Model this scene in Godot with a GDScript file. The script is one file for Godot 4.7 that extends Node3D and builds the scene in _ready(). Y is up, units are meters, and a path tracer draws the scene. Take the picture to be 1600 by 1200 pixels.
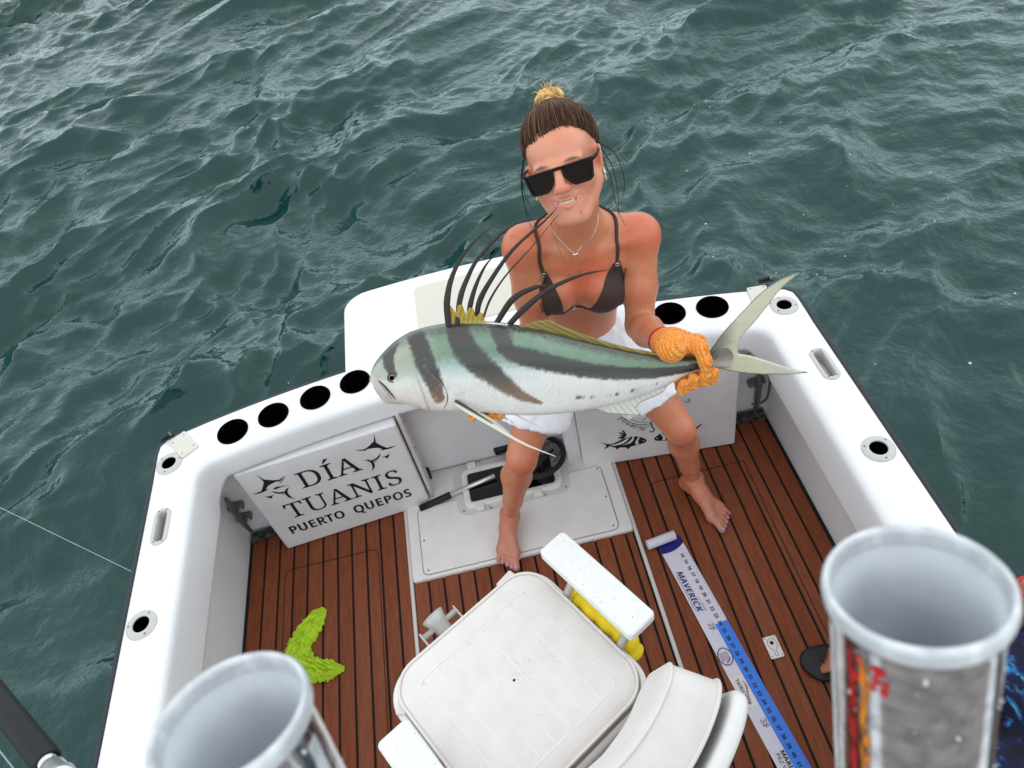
extends Node3D
# A small sport-fishing boat's cockpit seen from its flybridge: open green sea, a woman holding up a roosterfish.
# World: x to starboard-of-picture, y up (0 = cockpit sole), z towards the bow; metres.

const TH := 0.58                       # height of the coaming top above the sole
const SEA := -0.32                     # mean level of the water
var rng := RandomNumberGenerator.new()
var nz := FastNoiseLite.new()
var nf := FastNoiseLite.new()          # without octaves, for broad soft folds
var M := {}
var used := {}

func _ready() -> void:
	rng.seed = 7
	nz.seed = 11
	nz.frequency = 1.0
	nf.seed = 4
	nf.frequency = 1.0
	nf.fractal_type = FastNoiseLite.FRACTAL_NONE
	camera_and_light()
	materials()
	sea()
	await boat()
	chair()
	tubes()
	floor_things()
	fish()
	woman()
	man()
	rod_and_lines()

func camera_and_light() -> void:
	var cam := Camera3D.new()
	cam.name = "camera"
	var att := CameraAttributesPhysical.new()
	att.frustum_focal_length = 23.75
	att.frustum_focus_distance = 2.05
	att.exposure_aperture = 9.0
	att.exposure_multiplier = 1.0
	cam.attributes = att
	cam.fov = 53.6
	cam.near = 0.03
	cam.far = 4000.0
	cam.position = Vector3(0.12207, 2.30134, 0.91526)
	cam.rotation = Vector3(-0.81353, 0.01137, -0.24826)
	add_child(cam)
	cam.current = true
	var sky := ProceduralSkyMaterial.new()
	sky.sky_top_color = Color(0.775, 0.785, 0.81)
	sky.sky_horizon_color = Color(0.875, 0.965, 0.975)
	sky.sky_curve = 0.5
	sky.ground_bottom_color = Color(0.16, 0.26, 0.25)
	sky.ground_horizon_color = Color(0.5, 0.58, 0.6)
	sky.sky_energy_multiplier = 1.4
	var cover := NoiseTexture2D.new()
	cover.width = 1024
	cover.height = 512
	cover.seamless = true
	var cn := FastNoiseLite.new()
	cn.seed = 3
	cn.frequency = 0.006
	cn.fractal_octaves = 5
	cover.noise = cn
	var ramp := Gradient.new()
	ramp.set_color(0, Color(0.3, 0.31, 0.33, 0.0))
	ramp.set_color(1, Color(0.62, 0.62, 0.62, 0.34))
	cover.color_ramp = ramp
	sky.sky_cover = cover
	sky.sky_cover_modulate = Color(1, 1, 1, 0.35)
	var env := Environment.new()
	env.background_mode = Environment.BG_SKY
	env.sky = Sky.new()
	env.sky.sky_material = sky
	env.tonemap_mode = Environment.TONE_MAPPER_LINEAR
	env.tonemap_exposure = 0.93
	env.sdfgi_enabled = true
	env.ssao_enabled = true
	env.ssil_enabled = true
	var we := WorldEnvironment.new()
	we.name = "environment"
	we.environment = env
	add_child(we)
	var sun := DirectionalLight3D.new()
	sun.name = "sun"
	sun.light_color = Color(1.0, 0.97, 0.92)
	sun.light_energy = 0.16
	sun.light_angular_distance = 150.0
	sun.sky_mode = DirectionalLight3D.SKY_MODE_LIGHT_ONLY
	sun.shadow_enabled = true
	sun.rotation_degrees = Vector3(-62, 28, 0)
	add_child(sun)

# ---------------------------------------------------------------- materials
func lin(r: float, g: float, b: float) -> Color:
	return Color(r, g, b).linear_to_srgb()

func noise_tex(freq: float, oct: int, size := 512, seed_ := 1, bump := 0.0, type := FastNoiseLite.TYPE_SIMPLEX_SMOOTH) -> NoiseTexture2D:
	var t := NoiseTexture2D.new()
	t.width = size
	t.height = size
	t.seamless = true
	var n := FastNoiseLite.new()
	n.seed = seed_
	n.noise_type = type
	n.frequency = freq
	n.fractal_octaves = oct
	t.noise = n
	if bump > 0.0:
		t.as_normal_map = true
		t.bump_strength = bump
	return t

func ramp_tex(freq: float, oct: int, c0: Color, c1: Color, size := 512, seed_ := 1) -> NoiseTexture2D:
	var t := noise_tex(freq, oct, size, seed_)
	var g := Gradient.new()
	g.set_color(0, c0)
	g.set_color(1, c1)
	t.color_ramp = g
	return t

func mat(key: String, c: Color, rough: float, metal := 0.0) -> StandardMaterial3D:
	var m := StandardMaterial3D.new()
	m.resource_name = key
	m.albedo_color = c
	m.roughness = rough
	m.metallic = metal
	M[key] = m
	return m

func tri(m: StandardMaterial3D, scale: Vector3, world := false) -> void:
	m.uv1_triplanar = true
	m.uv1_world_triplanar = world
	m.uv1_scale = scale

func materials() -> void:
	var m := mat("gelcoat", Color.WHITE, 0.32)
	m.albedo_texture = ramp_tex(0.004, 5, Color(0.885, 0.88, 0.89), Color(0.94, 0.935, 0.945), 512, 5)
	m.normal_enabled = true
	m.normal_texture = noise_tex(0.02, 3, 512, 8, 0.7)
	m.normal_scale = 0.12
	tri(m, Vector3(0.9, 0.9, 0.9))
	m = mat("panel", Color.WHITE, 0.42)
	m.albedo_texture = ramp_tex(0.006, 5, Color(0.83, 0.82, 0.83), Color(0.90, 0.89, 0.90), 512, 15)
	tri(m, Vector3(1.3, 1.3, 1.3))
	m = mat("hatchwhite", Color.WHITE, 0.5)
	m.albedo_texture = ramp_tex(0.012, 5, Color(0.865, 0.85, 0.84), Color(0.905, 0.89, 0.88), 512, 25)
	tri(m, Vector3(1.6, 1.6, 1.6))
	m = mat("nonskid", Color(0.82, 0.80, 0.75), 0.8)
	m.normal_enabled = true
	m.normal_texture = noise_tex(0.12, 2, 256, 2, 2.0)
	m.normal_scale = 0.35
	tri(m, Vector3(9, 9, 9))
	mat("trim", Color(0.80, 0.79, 0.77), 0.45)
	mat("rubber", Color(0.13, 0.14, 0.17), 0.6)
	mat("black", Color(0.035, 0.035, 0.04), 0.55)
	mat("hole", Color(0.012, 0.013, 0.022), 0.9).metallic_specular = 0.1
	mat("caulk", Color(0.045, 0.038, 0.036), 0.8)
	m = mat("grime", Color.WHITE, 0.9)
	m.albedo_texture = ramp_tex(0.03, 4, Color(0.03, 0.03, 0.03), Color(0.45, 0.44, 0.43), 256, 9)
	tri(m, Vector3(5, 5, 5))
	for i in 4:
		m = mat("teak%d" % i, Color.WHITE, 0.55)
		var v: float = [0.0, 0.018, -0.016, 0.008][i]
		m.albedo_texture = ramp_tex(0.02, 5, Color(0.445 + v, 0.24 + v, 0.15 + v), Color(0.545 + v, 0.295 + v, 0.185 + v), 512, 30 + i)
		m.roughness_texture = ramp_tex(0.01, 4, Color(0.35, 0.35, 0.35), Color(0.95, 0.95, 0.95), 256, 60 + i)
		m.roughness = 0.85
		m.metallic_specular = 0.32
		m.normal_enabled = true
		m.normal_texture = noise_tex(0.08, 3, 512, 40 + i, 2.0)
		m.normal_scale = 0.25
		tri(m, Vector3(7.0, 7.0, 0.9), true)
		m.uv1_offset = Vector3(0.13 * i, 0, 0.31 * i)
	m = mat("steel", Color(0.75, 0.74, 0.72), 0.42, 0.3)
	m.normal_enabled = true
	m.normal_texture = noise_tex(0.05, 3, 256, 17, 1.5)
	m.normal_scale = 0.25
	tri(m, Vector3(14, 14, 14))
	mat("darksteel", Color(0.46, 0.455, 0.45), 0.4, 0.6)
	mat("alu", Color(0.86, 0.86, 0.87), 0.3, 0.85)
	mat("glassdark", Color(0.035, 0.045, 0.05), 0.12)
	m = mat("vinyl", Color.WHITE, 0.5)
	m.albedo_texture = ramp_tex(0.007, 5, Color(0.865, 0.835, 0.815), Color(0.895, 0.872, 0.855), 512, 19)
	m.normal_enabled = true
	m.normal_texture = noise_tex(0.18, 3, 512, 21, 1.2)
	m.normal_scale = 0.22
	tri(m, Vector3(3.2, 3.2, 3.2))
	m = mat("armwhite", Color.WHITE, 0.42)
	m.albedo_texture = ramp_tex(0.02, 5, Color(0.90, 0.89, 0.88), Color(0.93, 0.922, 0.915), 512, 20)
	tri(m, Vector3(3, 3, 3))
	mat("thread", Color(0.93, 0.91, 0.90), 0.7)
	mat("seamdark", Color(0.57, 0.54, 0.52), 0.8)
	m = mat("yellow", Color(0.93, 0.80, 0.08), 0.7)
	m.normal_enabled = true
	m.normal_texture = noise_tex(0.05, 3, 256, 4, 3.0)
	m.normal_scale = 0.7
	tri(m, Vector3(8, 8, 8))
	m = mat("lime", Color(0.70, 0.83, 0.16), 0.85)
	m.rim_enabled = true
	m.rim = 0.3
	m.normal_enabled = true
	m.normal_texture = noise_tex(0.25, 2, 256, 6, 2.0)
	m.normal_scale = 0.4
	tri(m, Vector3(10, 10, 10))
	mat("tapewhite", Color(0.83, 0.82, 0.87), 0.38)
	mat("tapeblue", Color(0.12, 0.47, 0.90), 0.38)
	mat("tapenavy", Color(0.06, 0.08, 0.45), 0.3)
	mat("ink", Color(0.05, 0.05, 0.09), 0.6)
	mat("inkblue", Color(0.10, 0.17, 0.42), 0.6)
	mat("inkred", Color(0.75, 0.22, 0.22), 0.6)
	mat("inkgrey", Color(0.5, 0.5, 0.55), 0.6)
	m = mat("skin", Color.WHITE, 0.40)
	m.vertex_color_use_as_albedo = true
	m.subsurf_scatter_enabled = true
	m.subsurf_scatter_strength = 0.12
	m.normal_enabled = true
	m.normal_texture = noise_tex(0.16, 4, 512, 12, 2.0)
	m.normal_scale = 0.16
	tri(m, Vector3(9, 9, 9))
	m = mat("hair", Color.WHITE, 0.55)
	m.metallic_specular = 0.3
	m.vertex_color_use_as_albedo = true
	m = mat("fishskin", Color.WHITE, 0.30)
	m.vertex_color_use_as_albedo = true
	m.clearcoat_enabled = true
	m.clearcoat = 0.6
	m.clearcoat_roughness = 0.2
	m.normal_enabled = true
	m.normal_texture = noise_tex(0.16, 2, 512, 14, 3.0, FastNoiseLite.TYPE_CELLULAR)
	m.normal_scale = 0.2
	tri(m, Vector3(7, 7, 7))
	m = mat("fin", Color.WHITE, 0.4)
	m.vertex_color_use_as_albedo = true
	m.backlight_enabled = true
	m.backlight = Color(0.16, 0.16, 0.14)
	m = mat("bikini", Color(0.235, 0.165, 0.15), 0.75)
	m.rim_enabled = true
	m.rim = 0.25
	m = mat("gauze", Color(0.93, 0.92, 0.95), 0.85)
	m.normal_enabled = true
	m.normal_texture = noise_tex(0.06, 4, 512, 16, 4.0)
	m.normal_scale = 0.5
	m.backlight_enabled = true
	m.backlight = Color(0.2, 0.2, 0.2)
	m.uv1_triplanar = true
	m.uv1_scale = Vector3(9, 2.5, 9)
	mat("frameblack", Color(0.045, 0.03, 0.03), 0.3).metallic_specular = 0.3
	mat("lens", Color(0.09, 0.035, 0.03), 0.08).metallic_specular = 0.22
	mat("silver", Color(0.92, 0.90, 0.86), 0.2, 1.0)
	mat("gold", Color(0.95, 0.80, 0.48), 0.25, 1.0)
	mat("teeth", Color(0.80, 0.755, 0.70), 0.4)
	mat("eyewhite", Color(0.9, 0.88, 0.86), 0.2)
	mat("nail", Color(0.66, 0.62, 0.85), 0.25)
	m = mat("knit", Color.WHITE, 0.9)
	m.vertex_color_use_as_albedo = true
	m.rim_enabled = true
	m.rim = 0.3
	# chrome of the launcher tubes in front, with salt spots
	m = mat("chrome", Color(0.92, 0.92, 0.93), 0.14, 1.0)
	m.roughness_texture = ramp_tex(0.03, 5, Color(0.25, 0.25, 0.25), Color(1, 1, 1), 512, 71)
	m.roughness = 0.20
	m.albedo_texture = ramp_tex(0.02, 5, Color(0.62, 0.61, 0.62), Color(0.97, 0.97, 0.97), 512, 72)
	m.normal_enabled = true
	m.normal_texture = noise_tex(0.03, 4, 512, 73, 4.0)
	m.normal_scale = 0.07
	tri(m, Vector3(9, 9, 9))
	m = mat("tubewhite", Color.WHITE, 0.45)
	m.albedo_texture = ramp_tex(0.01, 5, Color(0.74, 0.76, 0.79), Color(0.88, 0.89, 0.91), 256, 74)
	tri(m, Vector3(8, 8, 8))
	m = mat("rimwhite", Color.WHITE, 0.35, 0.2)
	m.albedo_texture = ramp_tex(0.03, 5, Color(0.66, 0.66, 0.68), Color(0.93, 0.93, 0.94), 256, 75)
	tri(m, Vector3(9, 9, 9))
	mat("lipskin", Color(0.76, 0.715, 0.68), 0.3)
	mat("slit", Color(0.20, 0.16, 0.14), 0.5)
	mat("eyegold", Color(0.66, 0.56, 0.24), 0.12)
	mat("lineclear", Color(0.80, 0.86, 0.84), 0.3)
	m = mat("printcloth", Color.WHITE, 0.8)
	m.vertex_color_use_as_albedo = true
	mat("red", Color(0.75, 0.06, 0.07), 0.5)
	mat("orange_reflection", Color(0.85, 0.50, 0.12), 0.5)  # orange of the reflection painted on the launcher tube
	for k in ["skin", "hair", "fishskin", "fin", "knit", "printcloth"]:
		M[k].vertex_color_is_srgb = true
	# the sea
	m = mat("water", lin(0.001, 0.036, 0.031), 0.045)
	m.metallic_specular = 0.44
	m.normal_enabled = true
	m.normal_texture = noise_tex(0.012, 5, 1024, 81, 10.0)
	m.normal_scale = 0.62
	tri(m, Vector3(0.62, 0.62, 0.62), true)

# ---------------------------------------------------------------- bookkeeping
func numbered(called: String) -> String:
	if not used.has(called):
		used[called] = 0
		return called
	used[called] += 1
	return "%s_%03d" % [called, used[called]]

func thing(called: String, label: String, category: String, at := Vector3.ZERO, group := "") -> Node3D:
	var o := Node3D.new()
	o.name = numbered(called)
	o.position = at
	o.set_meta("label", label)
	o.set_meta("category", category)
	if group != "":
		o.set_meta("group", group)
	add_child(o)
	return o

func part(parent: Node3D, called: String, mesh: Mesh, m: String, xf := Transform3D.IDENTITY) -> MeshInstance3D:
	var o := MeshInstance3D.new()
	var key := str(parent.get_instance_id()) + called
	if used.has(key):
		used[key] += 1
		o.name = "%s_%03d" % [called, used[key]]
	else:
		used[key] = 0
		o.name = called
	o.mesh = mesh
	o.transform = xf
	o.material_override = M[m]
	parent.add_child(o, true)
	return o

# ---------------------------------------------------------------- shapes
func new_st() -> SurfaceTool:
	var st := SurfaceTool.new()
	st.begin(Mesh.PRIMITIVE_TRIANGLES)
	return st

func fin_smooth(st: SurfaceTool) -> ArrayMesh:
	st.index()
	st.generate_normals()
	return st.commit()

func sweep_grid(st: SurfaceTool, rows: Array, closed_v := false, closed_u := false, col: Variant = null) -> void:
	# rows: an Array of PackedVector3Array of one length
	st.set_smooth_group(0)
	var nu := rows.size()
	var nv: int = rows[0].size()
	for i in (nu if closed_u else nu - 1):
		var a: PackedVector3Array = rows[i]
		var b: PackedVector3Array = rows[(i + 1) % nu]
		for j in (nv if closed_v else nv - 1):
			var k := (j + 1) % nv
			for p: Vector3 in [a[j], b[j], b[k], a[j], b[k], a[k]]:
				if col != null:
					st.set_color(col.call(p))
				st.add_vertex(p)

func tube_into(st: SurfaceTool, pts: Array, radii: Array, sides := 8, flat := 1.0, flat_dir := Vector3.ZERO, color := Color(1, 1, 1)) -> void:
	var rows := []
	var n := pts.size()
	var up := Vector3(0.31, 0.9, 0.27).normalized()
	if flat_dir != Vector3.ZERO:
		up = flat_dir
	st.set_smooth_group(0)
	st.set_color(color)
	for i in n:
		var t: Vector3 = (pts[mini(i + 1, n - 1)] - pts[maxi(i - 1, 0)]).normalized()
		var s := t.cross(up)
		if s.length() < 0.05:
			s = t.cross(Vector3.RIGHT)
		s = s.normalized()
		var u := s.cross(t).normalized()
		if flat_dir == Vector3.ZERO:
			up = u
		var r: float = radii[i] if radii.size() > 1 else radii[0]
		var row := PackedVector3Array()
		for k in sides:
			var a := TAU * k / sides
			row.append(pts[i] + s * cos(a) * r + u * sin(a) * r * flat)
		rows.append(row)
	sweep_grid(st, rows, true)
	for e in [0, n - 1]:
		var row: PackedVector3Array = rows[e]
		for k in sides:
			st.add_vertex(pts[e])
			st.add_vertex(row[(k + 1) % sides] if e == 0 else row[k])
			st.add_vertex(row[k] if e == 0 else row[(k + 1) % sides])

func tube(pts: Array, radii: Array, sides := 10, flat := 1.0, flat_dir := Vector3.ZERO) -> ArrayMesh:
	var st := new_st()
	tube_into(st, pts, radii, sides, flat, flat_dir)
	return fin_smooth(st)

func curve(pts: Array, steps := 6, closed := false) -> Array:
	# Catmull-Rom through the points
	var out := []
	var n := pts.size()
	for i in (n if closed else n - 1):
		var p0 = pts[(i - 1 + n) % n] if closed or i > 0 else pts[0] * 2.0 - pts[1]
		var p1 = pts[i]
		var p2 = pts[(i + 1) % n]
		var p3 = pts[(i + 2) % n] if closed or i + 2 < n else pts[n - 1] * 2.0 - pts[n - 2]
		for k in steps:
			var t := float(k) / steps
			out.append((p1 * 2.0 + (p2 - p0) * t + (p0 * 2.0 - p1 * 5.0 + p2 * 4.0 - p3) * t * t + (p1 * 3.0 - p0 - p2 * 3.0 + p3) * t * t * t) * 0.5)
	if not closed:
		out.append(pts[n - 1])
	return out

func lathe(profile: Array, sides := 32) -> ArrayMesh:
	var st := new_st()
	var rows := []
	for k in sides:
		var a := TAU * k / sides
		var row := PackedVector3Array()
		for p: Vector2 in profile:
			row.append(Vector3(cos(a) * p.x, p.y, sin(a) * p.x))
		rows.append(row)
	sweep_grid(st, rows, false, true)
	return fin_smooth(st)

func rbox_into(st: SurfaceTool, size: Vector3, r: float, xf := Transform3D.IDENTITY, k := 3, ry := -1.0) -> void:
	# a box with rounded edges; ry: radius seen from above, when larger than the edge radius
	var rp := ry if ry > 0.0 else r
	var h := size * 0.5
	var lats := []
	for s in [1, -1]:
		for i in k + 1:
			lats.append([s, (PI / 2 - PI / 2 * i / k) if s == 1 else (-PI / 2 * i / k)])
	var lons := []
	var kk := maxi(k, 6 if rp > r else k)
	for q in 4:
		for i in kk + 1:
			lons.append([q, PI / 2 * q + PI / 2 * i / kk])
	var P := []
	var N := []
	for la in lats:
		var pr := PackedVector3Array()
		var nr := PackedVector3Array()
		for lo in lons:
			var cx: float = [1, -1, -1, 1][lo[0]]
			var cz: float = [1, 1, -1, -1][lo[0]]
			var n := Vector3(cos(la[1]) * cos(lo[1]), sin(la[1]), cos(la[1]) * sin(lo[1]))
			var rad: float = rp - r + r * cos(la[1])
			pr.append(xf * Vector3(cx * (h.x - rp) + cos(lo[1]) * rad, la[0] * (h.y - r) + r * sin(la[1]), cz * (h.z - rp) + sin(lo[1]) * rad))
			nr.append((xf.basis * n).normalized())
		P.append(pr)
		N.append(nr)
	var nv := lons.size()
	for i in lats.size() - 1:
		for j in nv:
			var l := (j + 1) % nv
			for c in [[i, j], [i + 1, j], [i + 1, l], [i, j], [i + 1, l], [i, l]]:
				st.set_normal(N[c[0]][c[1]])
				st.add_vertex(P[c[0]][c[1]])
	for e in [0, lats.size() - 1]:
		for j in range(1, nv - 1):
			for c in ([0, j, j + 1] if e == 0 else [0, j + 1, j]):
				st.set_normal(N[e][c])
				st.add_vertex(P[e][c])

func rbox(size: Vector3, r: float, k := 3, ry := -1.0) -> ArrayMesh:
	var st := new_st()
	rbox_into(st, size, r, Transform3D.IDENTITY, k, ry)
	return st.commit()

func prism_into(st: SurfaceTool, poly: PackedVector2Array, depth: float, xf := Transform3D.IDENTITY, sides := true) -> void:
	# polygon in x,y; front face at z = depth, back at z = 0
	var idx := Geometry2D.triangulate_polygon(poly)
	st.set_smooth_group(-1)
	for t in range(0, idx.size(), 3):
		for k in [0, 1, 2]:
			var p: Vector2 = poly[idx[t + k]]
			st.add_vertex(xf * Vector3(p.x, p.y, depth))
		if sides:
			for k in [0, 2, 1]:
				var p: Vector2 = poly[idx[t + k]]
				st.add_vertex(xf * Vector3(p.x, p.y, 0))
	if not sides:
		return
	for i in poly.size():
		var a := poly[i]
		var b := poly[(i + 1) % poly.size()]
		for v in [Vector3(a.x, a.y, 0), Vector3(b.x, b.y, 0), Vector3(b.x, b.y, depth), Vector3(a.x, a.y, 0), Vector3(b.x, b.y, depth), Vector3(a.x, a.y, depth)]:
			st.add_vertex(xf * v)

func prism(poly: PackedVector2Array, depth: float, xf := Transform3D.IDENTITY) -> ArrayMesh:
	var st := new_st()
	prism_into(st, poly, depth, xf)
	st.generate_normals()
	return st.commit()

func v2(a: Array) -> PackedVector2Array:
	var o := PackedVector2Array()
	for i in range(0, a.size(), 2):
		o.append(Vector2(a[i], a[i + 1]))
	return o

func rrect(w: float, h: float, r: float, k := 5) -> PackedVector2Array:
	var o := PackedVector2Array()
	for q in 4:
		var c := Vector2((w * 0.5 - r) * [1, -1, -1, 1][q], (h * 0.5 - r) * [1, 1, -1, -1][q])
		for i in k + 1:
			var a := PI / 2 * (q + float(i) / k)
			o.append(c + Vector2(cos(a), sin(a)) * r)
	return o

func text_into(st: SurfaceTool, s: String, font: String, weight: int, height: float, width: float, xf: Transform3D) -> void:
	# the text's capitals are height tall; stretched to width when width > 0; origin at the left end of the base line
	var a := text_mesh(s, font, weight)
	var box := a.get_aabb()
	var cap := text_mesh("H", font, weight).get_aabb()
	var k := height / cap.size.y
	var kx := width / box.size.x if width > 0.0 else k
	var t := Transform3D(Basis(Vector3(kx, 0, 0), Vector3(0, k, 0), Vector3(0, 0, 1)), Vector3(-box.position.x * kx, -cap.position.y * k, 0))
	var am := ArrayMesh.new()
	am.add_surface_from_arrays(Mesh.PRIMITIVE_TRIANGLES, a.get_mesh_arrays())
	st.append_from(am, 0, xf * t)

func text_mesh(s: String, font: String, weight: int) -> TextMesh:
	var f := SystemFont.new()
	f.font_names = PackedStringArray([font])
	f.font_weight = weight
	var t := TextMesh.new()
	t.text = s
	t.font = f
	t.font_size = 64
	t.pixel_size = 0.01
	t.depth = 0.0
	t.curve_step = 0.8
	t.horizontal_alignment = HORIZONTAL_ALIGNMENT_LEFT
	t.vertical_alignment = VERTICAL_ALIGNMENT_BOTTOM
	return t

func text(s: String, font: String, weight: int, height: float, width: float) -> ArrayMesh:
	var st := new_st()
	text_into(st, s, font, weight, height, width, Transform3D.IDENTITY)
	return st.commit()

func ell_into(st: SurfaceTool, c: Vector3, r: Vector3, basis := Basis.IDENTITY, nu := 12, nv := 8) -> void:
	var rows := []
	for i in nv + 1:
		var la := PI * i / nv - PI / 2
		var row := PackedVector3Array()
		for j in nu:
			var lo := TAU * j / nu
			row.append(c + basis * Vector3(cos(la) * cos(lo) * r.x, sin(la) * r.y, cos(la) * sin(lo) * r.z))
		rows.append(row)
	sweep_grid(st, rows, true)

func ell(c: Vector3, r: Vector3, basis := Basis.IDENTITY, nu := 14, nv := 10) -> ArrayMesh:
	var st := new_st()
	ell_into(st, c, r, basis, nu, nv)
	return fin_smooth(st)

# ---------------------------------------------------------------- implicit shapes, meshed as surface nets
class Field:
	var o: Vector3
	var h: float
	var nx: int
	var ny: int
	var nk: int
	var g := PackedFloat32Array()

	func _init(lo: Vector3, hi: Vector3, cell: float) -> void:
		o = lo
		h = cell
		nx = int(ceil((hi.x - lo.x) / cell)) + 1
		ny = int(ceil((hi.y - lo.y) / cell)) + 1
		nk = int(ceil((hi.z - lo.z) / cell)) + 1
		g.resize(nx * ny * nk)
		g.fill(1.0)

	func _range(lo: Vector3, hi: Vector3) -> Array:
		return [clampi(int((lo.x - o.x) / h), 0, nx - 1), clampi(int((hi.x - o.x) / h) + 1, 0, nx - 1), clampi(int((lo.y - o.y) / h), 0, ny - 1), clampi(int((hi.y - o.y) / h) + 1, 0, ny - 1), clampi(int((lo.z - o.z) / h), 0, nk - 1), clampi(int((hi.z - o.z) / h) + 1, 0, nk - 1)]

	func cone(a: Vector3, b: Vector3, ra: float, rb: float, k := 0.02, cut := false) -> void:
		var m := maxf(ra, rb) + k + 2.5 * h
		var lo := Vector3(minf(a.x, b.x), minf(a.y, b.y), minf(a.z, b.z)) - Vector3(m, m, m)
		var hi := Vector3(maxf(a.x, b.x), maxf(a.y, b.y), maxf(a.z, b.z)) + Vector3(m, m, m)
		var r := _range(lo, hi)
		var ab := b - a
		var l2 := maxf(ab.length_squared(), 1e-9)
		var dr := rb - ra
		for z in range(r[4], r[5] + 1):
			for y in range(r[2], r[3] + 1):
				var i := (z * ny + y) * nx
				for x in range(r[0], r[1] + 1):
					var p := Vector3(o.x + x * h, o.y + y * h, o.z + z * h) - a
					var t := clampf(p.dot(ab) / l2, 0.0, 1.0)
					var d := (p - ab * t).length() - ra - dr * t
					if d < k + 3.0 * h:
						if cut:
							_cut(i + x, d, k)
						else:
							_mix(i + x, d, k)

	func ellipsoid(c: Vector3, basis: Basis, r: Vector3, k := 0.02, cut := false) -> void:
		var m := maxf(r.x, maxf(r.y, r.z)) + k + 2.5 * h
		var q := _range(c - Vector3(m, m, m), c + Vector3(m, m, m))
		var inv := basis.transposed()
		var ir := Vector3(1.0 / r.x, 1.0 / r.y, 1.0 / r.z)
		for z in range(q[4], q[5] + 1):
			for y in range(q[2], q[3] + 1):
				var i := (z * ny + y) * nx
				for x in range(q[0], q[1] + 1):
					var p := inv * (Vector3(o.x + x * h, o.y + y * h, o.z + z * h) - c) * ir
					var k0 := p.length()
					var k1 := (p * ir).length()
					var d := k0 * (k0 - 1.0) / maxf(k1, 1e-6)
					if d < k + 3.0 * h:
						if cut:
							_cut(i + x, d, k)
						else:
							_mix(i + x, d, k)

	func _mix(i: int, d: float, k: float) -> void:
		var e := g[i]
		var w := clampf(0.5 + 0.5 * (e - d) / k, 0.0, 1.0)
		g[i] = lerpf(e, d, w) - k * w * (1.0 - w)

	func _cut(i: int, d: float, k: float) -> void:
		var e := g[i]
		var w := clampf(0.5 - 0.5 * (e + d) / k, 0.0, 1.0)
		g[i] = lerpf(e, -d, w) + k * w * (1.0 - w)

	func at(p: Vector3) -> float:
		var f := (p - o) / h
		var x := clampi(int(f.x), 0, nx - 2)
		var y := clampi(int(f.y), 0, ny - 2)
		var z := clampi(int(f.z), 0, nk - 2)
		f -= Vector3(x, y, z)
		var i := (z * ny + y) * nx + x
		var s := nx * ny
		var a := lerpf(lerpf(g[i], g[i + 1], f.x), lerpf(g[i + nx], g[i + nx + 1], f.x), f.y)
		var b := lerpf(lerpf(g[i + s], g[i + s + 1], f.x), lerpf(g[i + s + nx], g[i + s + nx + 1], f.x), f.y)
		return lerpf(a, b, f.z)

	func slope(p: Vector3) -> Vector3:
		var e := h * 0.8
		return Vector3(at(p + Vector3(e, 0, 0)) - at(p - Vector3(e, 0, 0)), at(p + Vector3(0, e, 0)) - at(p - Vector3(0, e, 0)), at(p + Vector3(0, 0, e)) - at(p - Vector3(0, 0, e))).normalized()

	func cast(p: Vector3, dir: Vector3, most := 0.5) -> Vector3:
		# the first point of the surface along dir, or p when there is none
		var t := 0.0
		while t < most:
			var d := at(p + dir * t)
			if d < 0.0004:
				return p + dir * t
			t += clampf(d * 0.7, 0.0006, 0.02)
		return p

	func into(verts: PackedVector3Array, norms: PackedVector3Array, cols: PackedColorArray, index: PackedInt32Array, paint: Callable, xf := Transform3D.IDENTITY) -> void:
		var s := nx * ny
		var id := PackedInt32Array()
		id.resize(g.size())
		id.fill(-1)
		for z in nk - 1:
			for y in ny - 1:
				var row := (z * ny + y) * nx
				for x in nx - 1:
					var i := row + x
					if g[i] > 2.0 * h and g[i] >= 0.0:
						continue
					var c0 := g[i]
					var c := [c0, g[i + 1], g[i + nx], g[i + nx + 1], g[i + s], g[i + s + 1], g[i + s + nx], g[i + s + nx + 1]]
					var neg := 0
					for q: float in c:
						if q < 0.0:
							neg += 1
					if neg == 0 or neg == 8:
						continue
					var sum := Vector3.ZERO
					var n := 0
					for e: Array in EDGES:
						var a: float = c[e[0]]
						var b: float = c[e[1]]
						if (a < 0.0) != (b < 0.0):
							sum += (e[2] as Vector3).lerp(e[3], a / (a - b))
							n += 1
					var p := o + (Vector3(x, y, z) + sum / n) * h
					id[i] = verts.size()
					verts.append(xf * p)
					norms.append((xf.basis * slope(p)).normalized())
					cols.append(paint.call(p))
					if x > 0 and y > 0 and z > 0:
						var inside := c0 < 0.0
						if inside != (c[1] < 0.0):
							_quad(index, id[i], id[i - nx], id[i - nx - s], id[i - s], inside)
						if inside != (c[2] < 0.0):
							_quad(index, id[i], id[i - s], id[i - s - 1], id[i - 1], inside)
						if inside != (c[4] < 0.0):
							_quad(index, id[i], id[i - 1], id[i - 1 - nx], id[i - nx], inside)

	func _quad(index: PackedInt32Array, a: int, b: int, c: int, d: int, flip: bool) -> void:
		if a < 0 or b < 0 or c < 0 or d < 0:
			return
		if not flip:
			index.append_array(PackedInt32Array([a, b, c, a, c, d]))
		else:
			index.append_array(PackedInt32Array([a, c, b, a, d, c]))

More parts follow.
